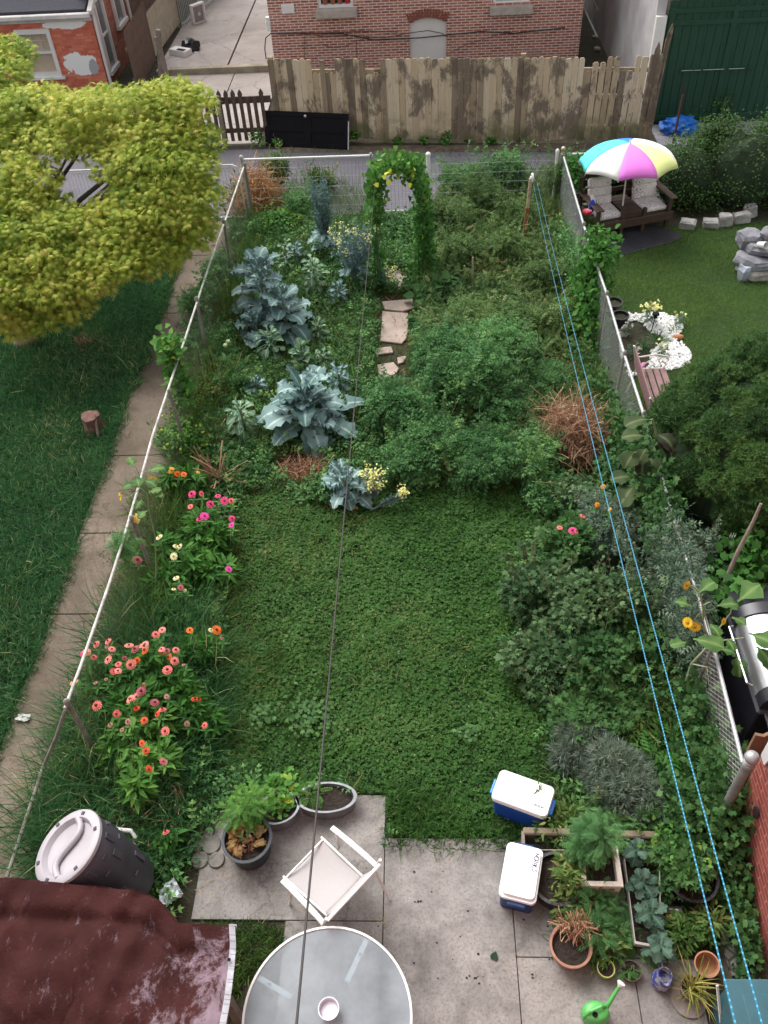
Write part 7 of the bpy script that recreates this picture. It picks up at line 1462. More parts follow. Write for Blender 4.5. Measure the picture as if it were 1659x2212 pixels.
# vine on the arch
lv = Leaves(); g = np.random.default_rng(90); v_at = []
for k in range(3100):
    s = g.uniform(0, 1)
    if s < .33: x = xa0+g.normal()*.075; z = za-.3-(za-.3)*g.uniform(0, 1)**1.3; dens = 1
    elif s < .72: z = g.uniform(0, za-.3); x = xa1+.08*(1-z/za)+g.normal()*(.07+.22*max(0, .8-z))
    else: a = g.uniform(0, math.pi); x = xa0+(xa1-xa0)*(1-math.cos(a))/2+g.normal()*.08; z = za-.36+.36*math.sin(a)+g.normal()*.09
    if s < .33 and z < 1.3 and g.uniform() < .8: continue
    v_at.append((x, ya0-g.uniform(-.06, .40), z))
P = np.array(v_at); n = len(P); P[:, 2] = np.maximum(P[:, 2], .03); lv.add(T_HEART, P, norm(g.normal(size=(n, 3))+(0, -.2, -.5)), norm(g.normal(size=(n, 3))*.6+(0, -.7, .8)), .070*g.uniform(.6, 1.5, n), np.clip(.05+.45*P[:, 2]/za+g.uniform(-.2, .35, n)+(g.uniform(0, 1, n) > .985)*.5, 0, .93))
k = 24; a = g.uniform(.5, 2.5, k); Pk = np.stack([xa0+(xa1-xa0)*(1-np.cos(a))/2, ya0-g.uniform(0, .6, k), za-.36+.36*np.sin(a)-g.uniform(-.05, .2, k)], 1); lv.add(T_HEART, Pk, norm(g.normal(size=(k, 3))), norm(g.normal(size=(k, 3))*.4+(0, -.7, .6)), .085, 1.0)
for q in range(14): a0_ = V3(xa0 if q % 2 else xa1, ya0-.3, 0); lv.stem([a0_+V3(g.normal()*.06, g.normal()*.15, 0), a0_+V3(g.normal()*.06, g.normal()*.15, .9), a0_+V3(g.normal()*.06, g.normal()*.15, 1.5)], .008, .005, .1)
bv = thing('bean_vine', 'bright green bean vine with some yellow leaves climbing over the garden arch', 'vine', (xa0, ya0, 0)); lv.build('leaves', LM['vine'], bv, org=(xa0, ya0, 0))
# vine on the left fence
def vine_blob(name, lab, pts, n, tm, size, mat, rad=(.16, .22, .2), sd=1, cat='vine', tint=(0, 1)):
    g = np.random.default_rng(sd); c = np.array(pts); base = V3(c[0][0], c[0][1], 0); t = thing(name, lab, cat, base); lv = Leaves(); i = g.integers(0, len(c)-1, n) if len(c) > 1 else np.zeros(n, int); s = g.uniform(0, 1, (n, 1)); P = (c[i]*(1-s)+c[np.minimum(i+1, len(c)-1)]*s)+rdir(n, 0, g)*np.array(rad)*g.uniform(.2, 1.1, (n, 1)); P[:, 2] = np.maximum(P[:, 2], .03)
    lv.add(tm, P, norm(g.normal(size=(n, 3))+(0, 0, -.3)), norm(g.normal(size=(n, 3))*.5+(0, -.3, .9)), size*g.uniform(.55, 1.35, n), np.clip(tint[0]+(tint[1]-tint[0])*g.beta(2, 2, n), 0, 1))
    for k in range(len(c)-1): lv.stem([c[k], c[k+1]], .005, .004, .1)
    lv.build('leaves', mat, t, org=base); return t
vine_blob('fence_vine', 'light green bean vine climbing the left fence near the middle', [at(385, 880, .5), at(390, 830, .9), at(378, 790, 1.15), at(362, 755, 1.4), at(355, 735, 1.6)], 520, T_HEART, .085, LM['vine'], (.2, .25, .22), 3)
vine_blob('fence_vine', 'small vine knot on the left fence rail far up', [at(432, 600, 1.2), at(440, 640, .9), at(450, 620, .6)], 260, T_OVAL, .07, LM['tomato'], (.16, .25, .2), 4)
vine_blob('fence_vine', 'small weed tangle on the left rail beside the worn path joint', [at(262, 1190, 1.15), at(268, 1170, 1.2)], 150, T_FERN, .14, LM['tomato'], (.10, .16, .12), 5)
vine_blob('fence_vine', 'dry wispy growth on the left fence near the alley', [at(430, 470, .6), at(470, 480, .5), at(500, 420, .5), at(515, 400, .9)], 260, T_LANCE, .08, LM['weed'], (.15, .35, .35), 6)
# right fence climbers
vine_blob('climbing_shrub', 'leafy green climber bulging over the right fence below the black mat', [at(1262, 745, .2), at(1270, 680, .6), at(1275, 620, .9), at(1285, 565, 1.2), at(1300, 520, 1.45)], 2100, T_OVAL, .10, LM['vine'], (.36, .42, .36), 7, tint=(0, .75))
vine_blob('climbing_shrub', 'leafy shoots on the fence corner beside the finial post', [at(1235, 430, .3), at(1245, 385, .8), at(1240, 350, 1.1)], 620, T_OVAL, .09, LM['vine'], (.26, .4, .4), 8, tint=(0, .6))
vine_blob('climbing_shrub', 'dark wild vine spilling along the right fence beside the steel rail', [at(1250, 760, .3), at(1290, 840, .3), at(1330, 900, .5), at(1350, 960, .6)], 1100, T_LOBE, .08, LM['ivy'], (.3, .4, .3), 9)
vine_blob('climbing_shrub', 'dark ivy along the lower right fence under the sunflower', [at(1490, 1500, .5), at(1520, 1580, .5), at(1545, 1660, .6), at(1560, 1720, .5), at(1565, 1790, .4)], 2600, T_LOBE, .075, LM['ivy'], (.30, .35, .42), 10)
vine_blob('climbing_shrub', 'grape-like vine with big pale leaves at the right edge above the barbecue', [at(1560, 1330, .7), at(1590, 1260, .9), at(1630, 1200, 1.0), at(1650, 1150, 1.1)], 620, T_LOBE, .13, LM['vine'], (.35, .45, .35), 11, tint=(0, .55))
vine_blob('climbing_shrub', 'tangle of ivy at the foot of the red brick wall by the cobbles', [at(1590, 1780, .3), at(1590, 1880, .2), at(1600, 1990, .15), at(1610, 2060, .1)], 1000, T_LOBE, .07, LM['ivy'], (.14, .3, .2), 12)
vine_blob('climbing_shrub', 'green ivy mass between the lavender and the silver-capped post', [at(1440, 1730, .3), at(1490, 1760, .35), at(1530, 1800, .35), at(1500, 1700, .4)], 2000, T_LOBE, .07, LM['ivy'], (.36, .36, .3), 13)
vine_blob('climbing_shrub', 'mixed weeds hiding the right fence beside the drooping sunflower', [V3(2.74, 8.9, .6), V3(2.78, 8.2, .95), V3(2.78, 7.5, 1.0), V3(2.8, 6.8, .95)], 3400, T_LOBE, .075, LM['ivy'], (.24, .4, .5), 16)
vine_blob('climbing_shrub', 'grey-green weeds hiding the right fence behind the mugwort', [V3(2.8, 6.8, .95), V3(2.82, 6.1, 1.0), V3(2.82, 5.4, .8)], 2600, T_MUG, .12, LM['mug'], (.22, .4, .5), 17)
vine_blob('climbing_shrub', 'leafy weeds between the garden corner bush and the right fence', [V3(2.6, 15.2, .4), V3(2.62, 14.2, .5), V3(2.6, 13.0, .4)], 1500, T_OVAL, .06, LM['tomato'], (.22, .5, .4), 18)
# shrubs on the right of the lawn
SH = [(1150, 1310, .42, .75, 'shrub', 'olive-green shrub bulging onto the lawn, front left of the dark shrubs'), (1230, 1370, .48, .85, 'shrub', 'dark shrub in the middle of the right-hand border'), (1165, 1470, .40, .55, 'shrub', 'low dark shrub at the lawn edge below the olive one'), (1290, 1470, .48, .7, 'ivy', 'lobed-leaf shrub under the left clothesline'), (1345, 1350, .45, .85, 'shrub', 'tall dusky shrub between the two clotheslines'), (1220, 1230, .40, .65, 'ivy', 'leafy shrub carrying coral zinnias on the right side'), (1300, 1200, .42, .75, 'mug', 'grey-green lobed shrub under the clotheslines upper part'), (1250, 1110, .38, .55, 'shrub', 'dusky shrub below the rusty dead brush'), (1455, 1275, .42, 1.0, 'mug', 'large grey-green mugwort by the right fence'), (1400, 1330, .42, .8, 'mug', 'grey-green mugwort just left of the largest one'), (1380, 1430, .45, .6, 'ivy', 'leafy shrub right of the clotheslines, mid border'), (1250, 1560, .42, .4, 'ivy', 'low leafy clump at the lower lawn edge'), (1340, 1540, .4, .5, 'ivy', 'leafy clump above the fern-like sumac'), (1330, 1080, .35, .7, 'ivy', 'dark leafy clump left of the drooping sunflower'), (1190, 1090, .3, .35, 'tomato', 'low feathery plant at the far right corner of the lawn'), (1440, 1460, .35, .6, 'ivy', 'leafy clump at the foot of the branching sunflower')]
for u, v, r, h, kd, lab in SH: bush('shrub' if kd != 'mug' else 'mugwort', lab, 'shrub', u, v, r, h, kd, int((2300 if kd == 'shrub' else 1900)*r/.42), 'shrubs of the right-hand border', asp=1.0)
bush('lavender_bush', 'grey wispy lavender bush right of the white-lidded lawn cooler', 'lavender', 1335, 1720, .40, .5, 'lav', 4800, 'lavender bushes', stems=8, up=.2, tint=(0, .7))
bush('lavender_bush', 'smaller purplish lavender bush above the larger grey one', 'lavender', 1270, 1650, .38, .38, 'lav', 3000, 'lavender bushes', stems=8, tint=(0, .5))
bush('sumac_seedling', 'bright sumac-like seedling with long toothed fronds beside the clotheslines', 'seedling', 1405, 1660, .30, .45, 'sumac', 60, scale=.9, tint=(.1, .7))
bush('grassy_weed', 'spiky yellow-green weed clump above the sumac-like seedling', 'weed', 1350, 1590, .3, .35, 'weedb', 420, tint=(.3, .9))
# neighbour hedge and conifer
def hedge(lab, cs, n, sd):
    base = np.array(cs[0][0])*(1, 1, 0); t = thing('hedge', lab, 'hedge', base); lv = Leaves()
    for i, (c, r) in enumerate(cs): blob_leaves(lv, c, r, n, T_OVAL, .052, (0, .8), .5, .35, 26, sd+i); lv2 = rng.uniform(0, 6.28, 900); rq = rng.uniform(.75, 1.05, 900); lv.add(T_OVAL, np.stack([c[0]+np.cos(lv2)*r[0]*rq, c[1]+np.sin(lv2)*r[1]*rq, rng.uniform(.03, c[2], 900)], 1), rdir(900), rdir(900, 1.5), .055, rng.uniform(0, .8, 900))
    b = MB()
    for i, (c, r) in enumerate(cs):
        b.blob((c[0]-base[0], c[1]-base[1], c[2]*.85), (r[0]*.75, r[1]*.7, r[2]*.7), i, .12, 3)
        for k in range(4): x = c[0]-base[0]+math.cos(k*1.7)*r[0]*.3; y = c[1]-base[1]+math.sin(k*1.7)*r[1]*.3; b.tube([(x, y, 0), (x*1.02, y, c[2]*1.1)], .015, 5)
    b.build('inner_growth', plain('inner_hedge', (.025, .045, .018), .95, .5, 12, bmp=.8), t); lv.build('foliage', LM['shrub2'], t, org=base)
LM['shrub2'] = leafmat('hedge_green', [(0, (.028, .070, .020)), (.5, (.070, .145, .040)), (1, (.15, .24, .075))])
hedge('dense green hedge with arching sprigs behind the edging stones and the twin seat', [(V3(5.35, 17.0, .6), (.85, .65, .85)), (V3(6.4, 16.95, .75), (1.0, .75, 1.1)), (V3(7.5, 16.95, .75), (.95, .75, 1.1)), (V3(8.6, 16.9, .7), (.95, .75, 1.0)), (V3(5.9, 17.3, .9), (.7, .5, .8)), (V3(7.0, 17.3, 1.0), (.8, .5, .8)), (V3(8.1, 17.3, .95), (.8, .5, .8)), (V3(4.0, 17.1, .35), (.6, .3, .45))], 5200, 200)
bush('leafy_weed', 'tall spindly weed left of the rusty pointed post', 'weed', 1505, 262, .3, .6, 'oval', 150, 'weeds by the garage'); bush('leafy_weed', 'tall spindly weed in front of the green garage doors, right of the blue bundle', 'weed', 1552, 268, .25, .75, 'oval', 130, 'weeds by the garage')
cy = at(1590, 1125); yw = thing('yew_bush', 'big dark green conifer bush filling the right edge above the mugwort', 'conifer', (4.25, 8.0, 0)); lv = Leaves(); g = np.random.default_rng(300)
cc_ = V3(4.42, 8.1, 1.12); rr = V3(1.6, 1.66, 1.28); nl_ = 520; d = rdir(nl_, .15, g); lc_ = cc_+d*rr*g.uniform(.84, .97, (nl_, 1)); lt = g.uniform(0, .8, nl_); n = 64000; i = g.integers(0, nl_, n); dd = rdir(n, .5, g); P = lc_[i]+dd*.155*g.uniform(.5, 1.1, (n, 1)); P[:, 2] = np.maximum(P[:, 2], .05)
D = norm(dd+norm(P-cc_)*.7+(0, 0, .3)); lv.add(T_TUFT, P, D, rdir(n, 0, g), .058*g.uniform(.7, 1.3, n), np.clip(lt[i]*.6+g.uniform(0, .4, n), 0, 1)); lv.build('foliage', LM['yew'], yw, org=(4.25, 8.0, 0))
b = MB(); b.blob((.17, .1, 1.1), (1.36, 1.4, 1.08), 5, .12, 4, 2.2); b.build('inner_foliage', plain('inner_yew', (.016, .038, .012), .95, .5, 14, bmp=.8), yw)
b = MB(); 
for k in range(10): a = k*.63; b.tube([(.1*math.cos(a), .1*math.sin(a), 0), (.6*math.cos(a), .6*math.sin(a), .6), (1.1*math.cos(a), 1.1*math.sin(a), .9+.3*math.sin(k))], [.05, .03, .012], 6)
b.build('branches', MT['stump_wood'], yw, True)
# ---------------------------------------------------------------- dry things
def straw_heap(name, lab, c, r, n, mat, L=.35, curl=1.2, sd=1, cat='straw', seg=5, wd=.005, up=.3):
    g = np.random.default_rng(sd); c = np.array(c); t = thing(name, lab, cat, c); lv = Leaves(); V = []; F = []; tt = []
    for k in range(n):
        d = rdir(1, .4, g)[0]; p = c+d*np.array(r)*g.uniform(.3, 1); p[2] = max(p[2], .02); dr = rdir(1, up, g)[0]; ax = rdir(1, 0, g)[0]; s = np.cross(dr, ax); s /= np.linalg.norm(s)+1e-6; L_ = L*g.uniform(.5, 1.3); tn = g.uniform(0, 1); i0 = len(V)
        for q in range(seg+1):
            V += [p-s*wd, p+s*wd]; tt += [tn, tn]; p = p+dr*L_/seg; dr = norm(dr+ax*curl/seg-np.array((0, 0, .08))); p[2] = max(p[2], .015)
        F += [(i0+2*q, i0+2*q+1, i0+2*q+3, i0+2*q+2) for q in range(seg)]
    lv.raw(V, F, 0); lv.t[-1] = np.array(tt); lv.build('stalks', mat, t, org=c); return t
straw_heap('straw_heap', 'orange-brown heap of dry stalks in the far left corner of the garden', at(560, 450), (.45, .42, .85), 2400, LM['straw'], .5, 1.6, 1, wd=.004)
straw_heap('dead_bush', 'rusty brown dead bush of thin twigs under the clotheslines', at(1225, 985), (.58, .55, .95), 3800, LM['dead'], .36, .9, 2, 'dead bush', wd=.0032, up=.7)
straw_heap('dry_stalks', 'small bundle of pale dry stalks beside the garden stakes', at(1065, 615), (.22, .2, .35), 160, LM['straw'], .4, .6, 3, 'dry stalks')
straw_heap('dry_grass', 'reddish dry grass beside the foot of the rusty pole', at(1175, 500), (.5, .5, .12), 650, LM['straw'], .3, 1., 4, 'dry grass', up=0)
straw_heap('dry_grass', 'dry brown grass patch below the rusty pole, between the bushes', at(1165, 670), (.45, .4, .12), 500, LM['straw'], .3, 1., 5, 'dry grass', up=0)
straw_heap('dry_grass', 'brown dead grass behind the composter', at(310, 1745), (.55, .30, .14), 1300, LM['dead'], .3, 1., 6, 'dry grass', up=0)
straw_heap('dry_grass', 'wispy pale dry grass under the clotheslines above the rusty bush', at(1220, 830), (.45, .3, .25), 330, LM['straw'], .4, 1., 7, 'dry grass', up=0)
straw_heap('dead_stalks', 'upright bare dead stalks at the bottom of the sprout plant', at(475, 1050), (.16, .12, .35), 60, LM['dead'], .5, .3, 8, 'dead stalks', wd=.008, up=1.5)
straw_heap('dry_grass', 'small rusty dry patch left of the round-leaved sprout', at(480, 945), (.25, .2, .08), 300, LM['dead'], .25, 1., 9, 'dry grass', up=0)
straw_heap('dry_grass', 'small rusty dry patch in the lawn near the maple trunk', at(185, 748), (.22, .2, .06), 260, LM['dead'], .2, 1., 10, 'dry grass', up=0)
straw_heap('dry_grass', 'loose brown straw at the lawn edge below the largest collard', at(650, 1020), (.55, .25, .04), 520, LM['dead'], .22, 1., 11, 'dry grass', up=0)
lv = Leaves(); bs = at(1310, 1075)
for (u, v, z) in ((1165, 970, .9), (1150, 1040, .5), (1240, 960, .7)): e = at(u, v, z); lv.stem([bs, bs*.5+e*.5+V3(0, 0, .1), e], .008, .003, .9)
t = thing('bare_twigs', 'long bare pale twigs reaching left from below the rusty bush', 'twigs', bs); lv.build('twigs', LM['dead'], t, org=bs)
# ---------------------------------------------------------------- zinnias
def petal_mesh(name, petals, r, mat_p, mat_c, cup=.15, layers=2):
    b = MB(); b.mi = 0
    for ly in range(layers):
        k = petals; rr_ = r*(1-.32*ly); z = .004+.008*ly
        for i in range(k):
            a = 2*math.pi*(i+.5*ly)/k; w_ = math.pi/k*.98; p0 = (math.cos(a)*.15*r, math.sin(a)*.15*r, z)
            pts = [(math.cos(a-w_*.5)*r*.2, math.sin(a-w_*.5)*r*.2, z), (math.cos(a-w_)*rr_*.72, math.sin(a-w_)*rr_*.72, z+cup*r*.4), (math.cos(a-w_*.45)*rr_, math.sin(a-w_*.45)*rr_, z+cup*r*.2), (math.cos(a+w_*.45)*rr_, math.sin(a+w_*.45)*rr_, z+cup*r*.2), (math.cos(a+w_)*rr_*.72, math.sin(a+w_)*rr_*.72, z+cup*r*.4), (math.cos(a+w_*.5)*r*.2, math.sin(a+w_*.5)*r*.2, z)]
            b.face(pts)
    b.mi = 1; n0 = len(b.bm.faces); b.lathe([(.30*r, .006), (.28*r, .018), (.16*r, .026), (.001, .024)], 10, cap0=False, cap1=False)
    me = bpy.data.meshes.new(name); b.bm.to_mesh(me); b.bm.free(); me.materials.append(mat_p); me.materials.append(mat_c); return me
M_CEN = plain('zinnia_eye', (.16, .03, .02), .8, .2, 20); M_CENY = plain('yellow_eye', (.45, .25, .04), .8, .2, 20)
ZM = {}
for nm, c in (('coral', (.80, .17, .15)), ('salmon', (.82, .24, .20)), ('orange', (.84, .17, .015)), ('pink', (.78, .05, .22)), ('magenta', (.74, .04, .34)), ('cream', (.82, .78, .42)), ('rose', (.44, .10, .12)), ('gold', (.85, .35, .02)), ('faded', (.42, .20, .16)), ('redor', (.80, .10, .03))):
    ZM[nm] = petal_mesh('zinnia_'+nm, 13, .048, plain('petal_'+nm, c, .7, .12, 30), M_CENY if nm in ('cream', 'gold') else M_CEN)
def zinnia(lab, u, v, r, h, n, flowers, conv, z, tint=(.1, .9), sc=1.0, kd='zin', sub=None, seed=1):
    base = at(u, v); t = thing('zinnia_plant', lab, 'zinnia', base, 0, 'zinnia plants'); lv = Leaves(); g = np.random.default_rng(seed)
    subs = sub or [(u, v, r, h)]
    for i, (u_, v_, r_, h_) in enumerate(subs): blob_leaves(lv, at(u_, v_)+(0, 0, h_*.45), (r_, r_, h_*.58), int(n/len(subs)), TMP[kd][0], TMP[kd][1], tint, .6, .4, 10, seed*7+i)
    st = Leaves()
    for (x, y, nm, s) in flowers:
        uu, vv = conv(x, y); zz = z*g.uniform(.92, 1.08); p = at(uu, vv, zz); o = bpy.data.objects.new('flower', ZM[nm]); col.objects.link(o); o.parent = t; o.location = Vector(p-base); o.rotation_euler = (g.uniform(-.55, .5)-.1, g.uniform(-.5, .5), g.uniform(0, 6)); q_ = s*sc*g.uniform(.8, 1.12); o.scale = (q_, q_*g.uniform(.85, 1.05), q_*g.uniform(.6, 2.2))
        q = base*.3+p*.7; q[2] = .1; st.stem([q, q*.4+p*.6+V3(0, 0, .03), p-(0, 0, .004)], .005, .003, .4)
        lv.add(T_LANCE, np.repeat(p[None]-(0, 0, .10), 4, 0), norm(np.array([[1, 0, .1], [-1, 0, .1], [0, 1, .1], [0, -1, .1]])), (0, 0, 1), .09, g.uniform(tint[0], tint[1], 4))
    lv.build('foliage', LM['zin'], t, org=base); st.build('stems', LM['kst'], t, org=base); return t
c22 = lambda x, y: ((100+x*.422)/1.4756, (1900+y*.422)/1.4756); c21 = lambda x, y: ((200+x*.422)/1.4756, (1400+y*.422)/1.4756)
C, S, O, K, M_, CR, RO, GO, FA, RE = 'coral', 'salmon', 'orange', 'pink', 'magenta', 'cream', 'rose', 'gold', 'faded', 'redor'
zinnia('coral zinnias leaning over the left fence rail, upper part of the big patch', 265, 1520, .3, .75, 1500, [(497, 368, S, 1.1), (583, 345, S, 1.05), (572, 375, FA, .8), (607, 402, S, .9), (418, 425, S, 1.15), (393, 440, K, .9), (472, 465, C, .9), (582, 482, S, 1.2), (323, 655, S, 1.15), (658, 517, C, .8), (620, 572, C, 1.), (655, 567, S, 1.), (499, 830, C, 1.15), (485, 657, FA, .5), (565, 630, FA, .5), (600, 445, FA, .5)], c22, .78, (0, .6), seed=1, sub=[(240, 1530, .28, .7), (290, 1500, .3, .7), (300, 1560, .28, .7)])
zinnia('coral and orange zinnias in the middle of the big patch', 350, 1530, .3, .8, 1500, [(737, 376, S, 1.1), (787, 405, RO, 1.), (860, 365, S, 1.), (852, 382, S, 1.1), (861, 419, O, 1.15), (985, 405, S, 1.05), (990, 432, O, .95), (1025, 418, RO, .85), (1045, 461, O, 1.05), (1091, 412, S, .95), (1080, 492, S, .95), (1028, 561, C, 1.1), (757, 515, S, 1.3), (707, 470, RO, .6), (800, 484, O, .75), (940, 292, C, 1.1), (988, 257, S, .85), (1022, 760, FA, .7), (1150, 520, FA, .5)], c22, .80, (0, .6), seed=2, sub=[(350, 1500, .3, .75), (395, 1540, .3, .7), (345, 1570, .28, .72)])
zinnia('brightest green zinnia bush with coral flowers at the bottom of the big patch', 325, 1680, .3, .75, 2000, [(847, 678, C, .95), (831, 722, RO, 1.1), (796, 760, S, 1.), (750, 780, S, 1.05), (930, 808, RO, 1.), (795, 850, RE, .85), (648, 888, C, .9), (990, 865, C, 1.), (956, 893, RE, .75), (853, 941, RE, 1.), (732, 950, FA, .8), (1012, 1021, C, 1.15), (837, 1112, RE, .8), (866, 1168, RE, 1.), (996, 1252, RO, .9), (892, 1304, RE, .8), (686, 1012, FA, .6), (598, 975, FA, .6)], c22, .72, (.35, 1), seed=3, sub=[(290, 1640, .26, .66), (335, 1610, .3, .7), (345, 1690, .26, .66), (320, 1730, .2, .6)])
zinnia('sparse zinnias with a red-orange flower pair right of the big patch', 435, 1580, .22, .5, 600, [(1232, 785, RE, .9), (1258, 785, RE, .9), (1176, 965, FA, .7), (1310, 977, C, .8)], c22, .5, (0, .6), seed=4)
zinnia('tall orange zinnia beside a small cream one', 455, 1440, .2, .6, 500, [(1196, 261, O, 1.15), (1397, 258, O, 1.15), (1353, 261, CR, .75), (1437, 320, FA, .6)], c22, .65, (0, .6), seed=5, sub=[(420, 1440, .16, .5), (460, 1440, .16, .5)])
zinnia('magenta and hot pink zinnias above the lawn at the left', 455, 1180, .3, .65, 1500, [(979, 418, K, 1.05), (1046, 413, C, .85), (965, 510, C, 1.), (1172, 432, K, .95), (1221, 465, K, 1.15), (1272, 468, C, .95), (1113, 495, K, 1.1), (1070, 582, M_, 1.1), (1037, 610, K, .95), (1278, 603, K, 1.1), (1276, 650, M_, 1.1), (1253, 982, M_, .85)], c21, .68, (.05, .8), seed=6, sub=[(445, 1180, .26, .6), (480, 1190, .24, .6), (440, 1240, .24, .5), (475, 1260, .24, .5)])
zinnia('orange zinnias in a row near the dead stalks', 395, 1080, .26, .55, 900, [(824, 222, GO, .85), (820, 242, GO, .8), (866, 262, O, .95), (914, 266, O, 1.1), (1022, 251, GO, .6)], c21, .6, (.05, .7), seed=7, sub=[(385, 1080, .22, .5), (420, 1070, .2, .5)])
zinnia('cream and pale yellow zinnias on one tall narrow plant', 378, 1290, .2, .6, 800, [(731, 744, CR, 1.05), (852, 814, CR, 1.), (889, 813, CR, .9), (839, 885, CR, 1.), (858, 1052, CR, 1.), (892, 1120, RO, 1.1), (838, 1135, CR, .6), (926, 1143, CR, .5)], c21, .6, (.05, .6), seed=8, sub=[(378, 1220, .15, .5), (378, 1290, .2, .5), (385, 1340, .24, .4)])
zinnia('single dusty rose zinnia at the foot of the left fence post', 300, 1230, .12, .4, 120, [(562, 920, RO, 1.3)], c21, .45, (0, .5), seed=9)
zinnia('single coral zinnia growing near the composter', 365, 1830, .14, .25, 120, [(597*0+1097, 322, C, .9)], lambda x, y: ((x*.4822)/1.4756, (2500+y*.4822)/1.4756), .28, (.2, .8), seed=10)
c7 = lambda x, y: ((1632+x*.4919)/1.4756, (1100+y*.4919)/1.4756)
zinnia('pair of coral pink zinnias on the dark shrubs at the right', 1222, 1190, .16, .7, 200, [(309, 1184, C, .95), (392, 1205, K, 1.05), (415, 1212, C, .6), (455, 1110, C, .9)], c7, .8, (0, .5), seed=11)
zinnia('apricot zinnias under the clotheslines on the right', 1290, 1120, .14, .8, 160, [(551, 1036, GO, .85), (592, 918, GO, .75), (635, 1065, GO, .5)], c7, .85, (0, .5), seed=12)
# ---------------------------------------------------------------- sunflowers
def heart_leaf(lv, p, d, L, g, tint, droop=.6):
    big_leaf(lv, p, d, L*1.25, L*.9, .3, droop*1.6, g, .012, .22, tint, .12, 1.2, 9, 7)
SUNM = petal_mesh('sunflower_head', 16, .085, MT.setdefault('sun_p', plain('sun_petal', (.86, .55, .02), .6, .1, 20)), plain('sun_eye', (.40, .24, .02), .9, .2, 20), .25, 1)
def sunflower(lab, stem, branches, leaves, heads, y, mat='sl', sd=1, r=.013, hs=.8):
    base = np.array(stem[0]); t = thing('sunflower', lab, 'sunflower', base); g = np.random.default_rng(sd); st = Leaves(); lv = Leaves()
    st.stem(stem, r, r*.6, .5, 6)
    for br in branches: st.stem(br, r*.5, r*.25, .7, 5)
    for (p, dx, dy, L, tn, dr) in leaves: heart_leaf(lv, p, (dx, dy), L, g, tn, dr)
    st.build('stem', LM['kst'], t, org=base); lv.build('leaves', LM[mat], t, True, org=base)
    for p, s, rx, rz in heads: o = bpy.data.objects.new('flower_head', SUNM); col.objects.link(o); o.parent = t; o.location = Vector(np.array(p)-base); o.rotation_euler = (R(rx), 0, R(rz)); o.scale = [s*hs]*3
LM['sl'] = leafmat('sunflower_leaf', [(0, (.05, .12, .035)), (.5, (.11, .22, .065)), (.8, (.17, .29, .09)), (1, (.30, .38, .17))]); LM['sd'] = leafmat('wilted_leaf', [(0, (.040, .035, .030)), (.4, (.050, .085, .035)), (.8, (.095, .135, .055)), (1, (.26, .30, .14))])
def w7(x, y, yy): return vert((1848+x*.3617)/1.4756, (1700+y*.3617)/1.4756, yy)
Yb = at(1471, 1537)[1]; fk1 = w7(985, 1150, Yb+.05); fk2 = w7(1160, 960, Yb+.1)
sunflower('branching sunflower with small yellow heads in front of the barbecue', [at(1471, 1537), w7(950, 1270, Yb), fk1, w7(1080, 1050, Yb+.05), fk2],
          [[fk2, w7(1300, 940, Yb+.1), w7(1450, 920, Yb+.1)], [fk2, w7(1240, 820, Yb+.15), w7(1330, 700, Yb+.2), w7(1355, 570, Yb+.2)], [w7(1090, 760, Yb+.1), w7(1080, 640, Yb+.1), w7(1150, 605, Yb+.1)], [fk1, w7(1120, 1180, Yb-.1), w7(1140, 1340, Yb-.2)], [fk2, w7(1090, 820, Yb), w7(1010, 760, Yb), w7(1060, 700, Yb)], [w7(1060, 520, Yb+.1), w7(1080, 640, Yb+.1), fk2], [w7(1060, 520, Yb+.1), w7(1000, 470, Yb+.1), w7(940, 450, Yb+.1)]],
          [(w7(1050, 520, Yb), .3, .2, .17, .4, .4), (w7(1210, 640, Yb), 1, .1, .17, .3, .6), (w7(1390, 600, Yb+.1), .9, .6, .24, .45, .2), (w7(1000, 930, Yb), .8, -.4, .24, .5, .3), (w7(1150, 800, Yb), .3, -.9, .13, .3, .4), (w7(1490, 880, Yb+.1), .8, -.7, .26, .35, .3), (w7(1560, 1000, Yb), .4, -1, .22, .1, .8), (w7(1390, 1080, Yb), -.1, -1, .2, .1, .9), (w7(1150, 1370, Yb-.2), 1, .2, .13, .5, .3), (w7(940, 960, Yb), -1, -.3, .15, .5, .3), (w7(1340, 740, Yb), .6, -.6, .12, .5, .3), (w7(980, 640, Yb), -.9, .3, .12, .5, .3), (w7(1230, 1020, Yb), .9, -.3, .14, .2, .7), (w7(1300, 930, Yb), .2, -1, .12, .2, .5)],
          [(w7(940, 455, Yb+.1), .7, 70, 30), (w7(952, 785, Yb), .8, 60, -50), (w7(1012, 820, Yb), .9, 75, -20), (w7(1266, 775, Yb+.1), .55, 60, 40), (w7(1640, 1130, Yb), 1., 60, 0)], Yb, sd=1, r=.02)
def w8(x, y, yy): return vert((1950+x*.3002)/1.4756, (1250+y*.3002)/1.4756, yy)
Y2 = at(1400, 1145)[1]
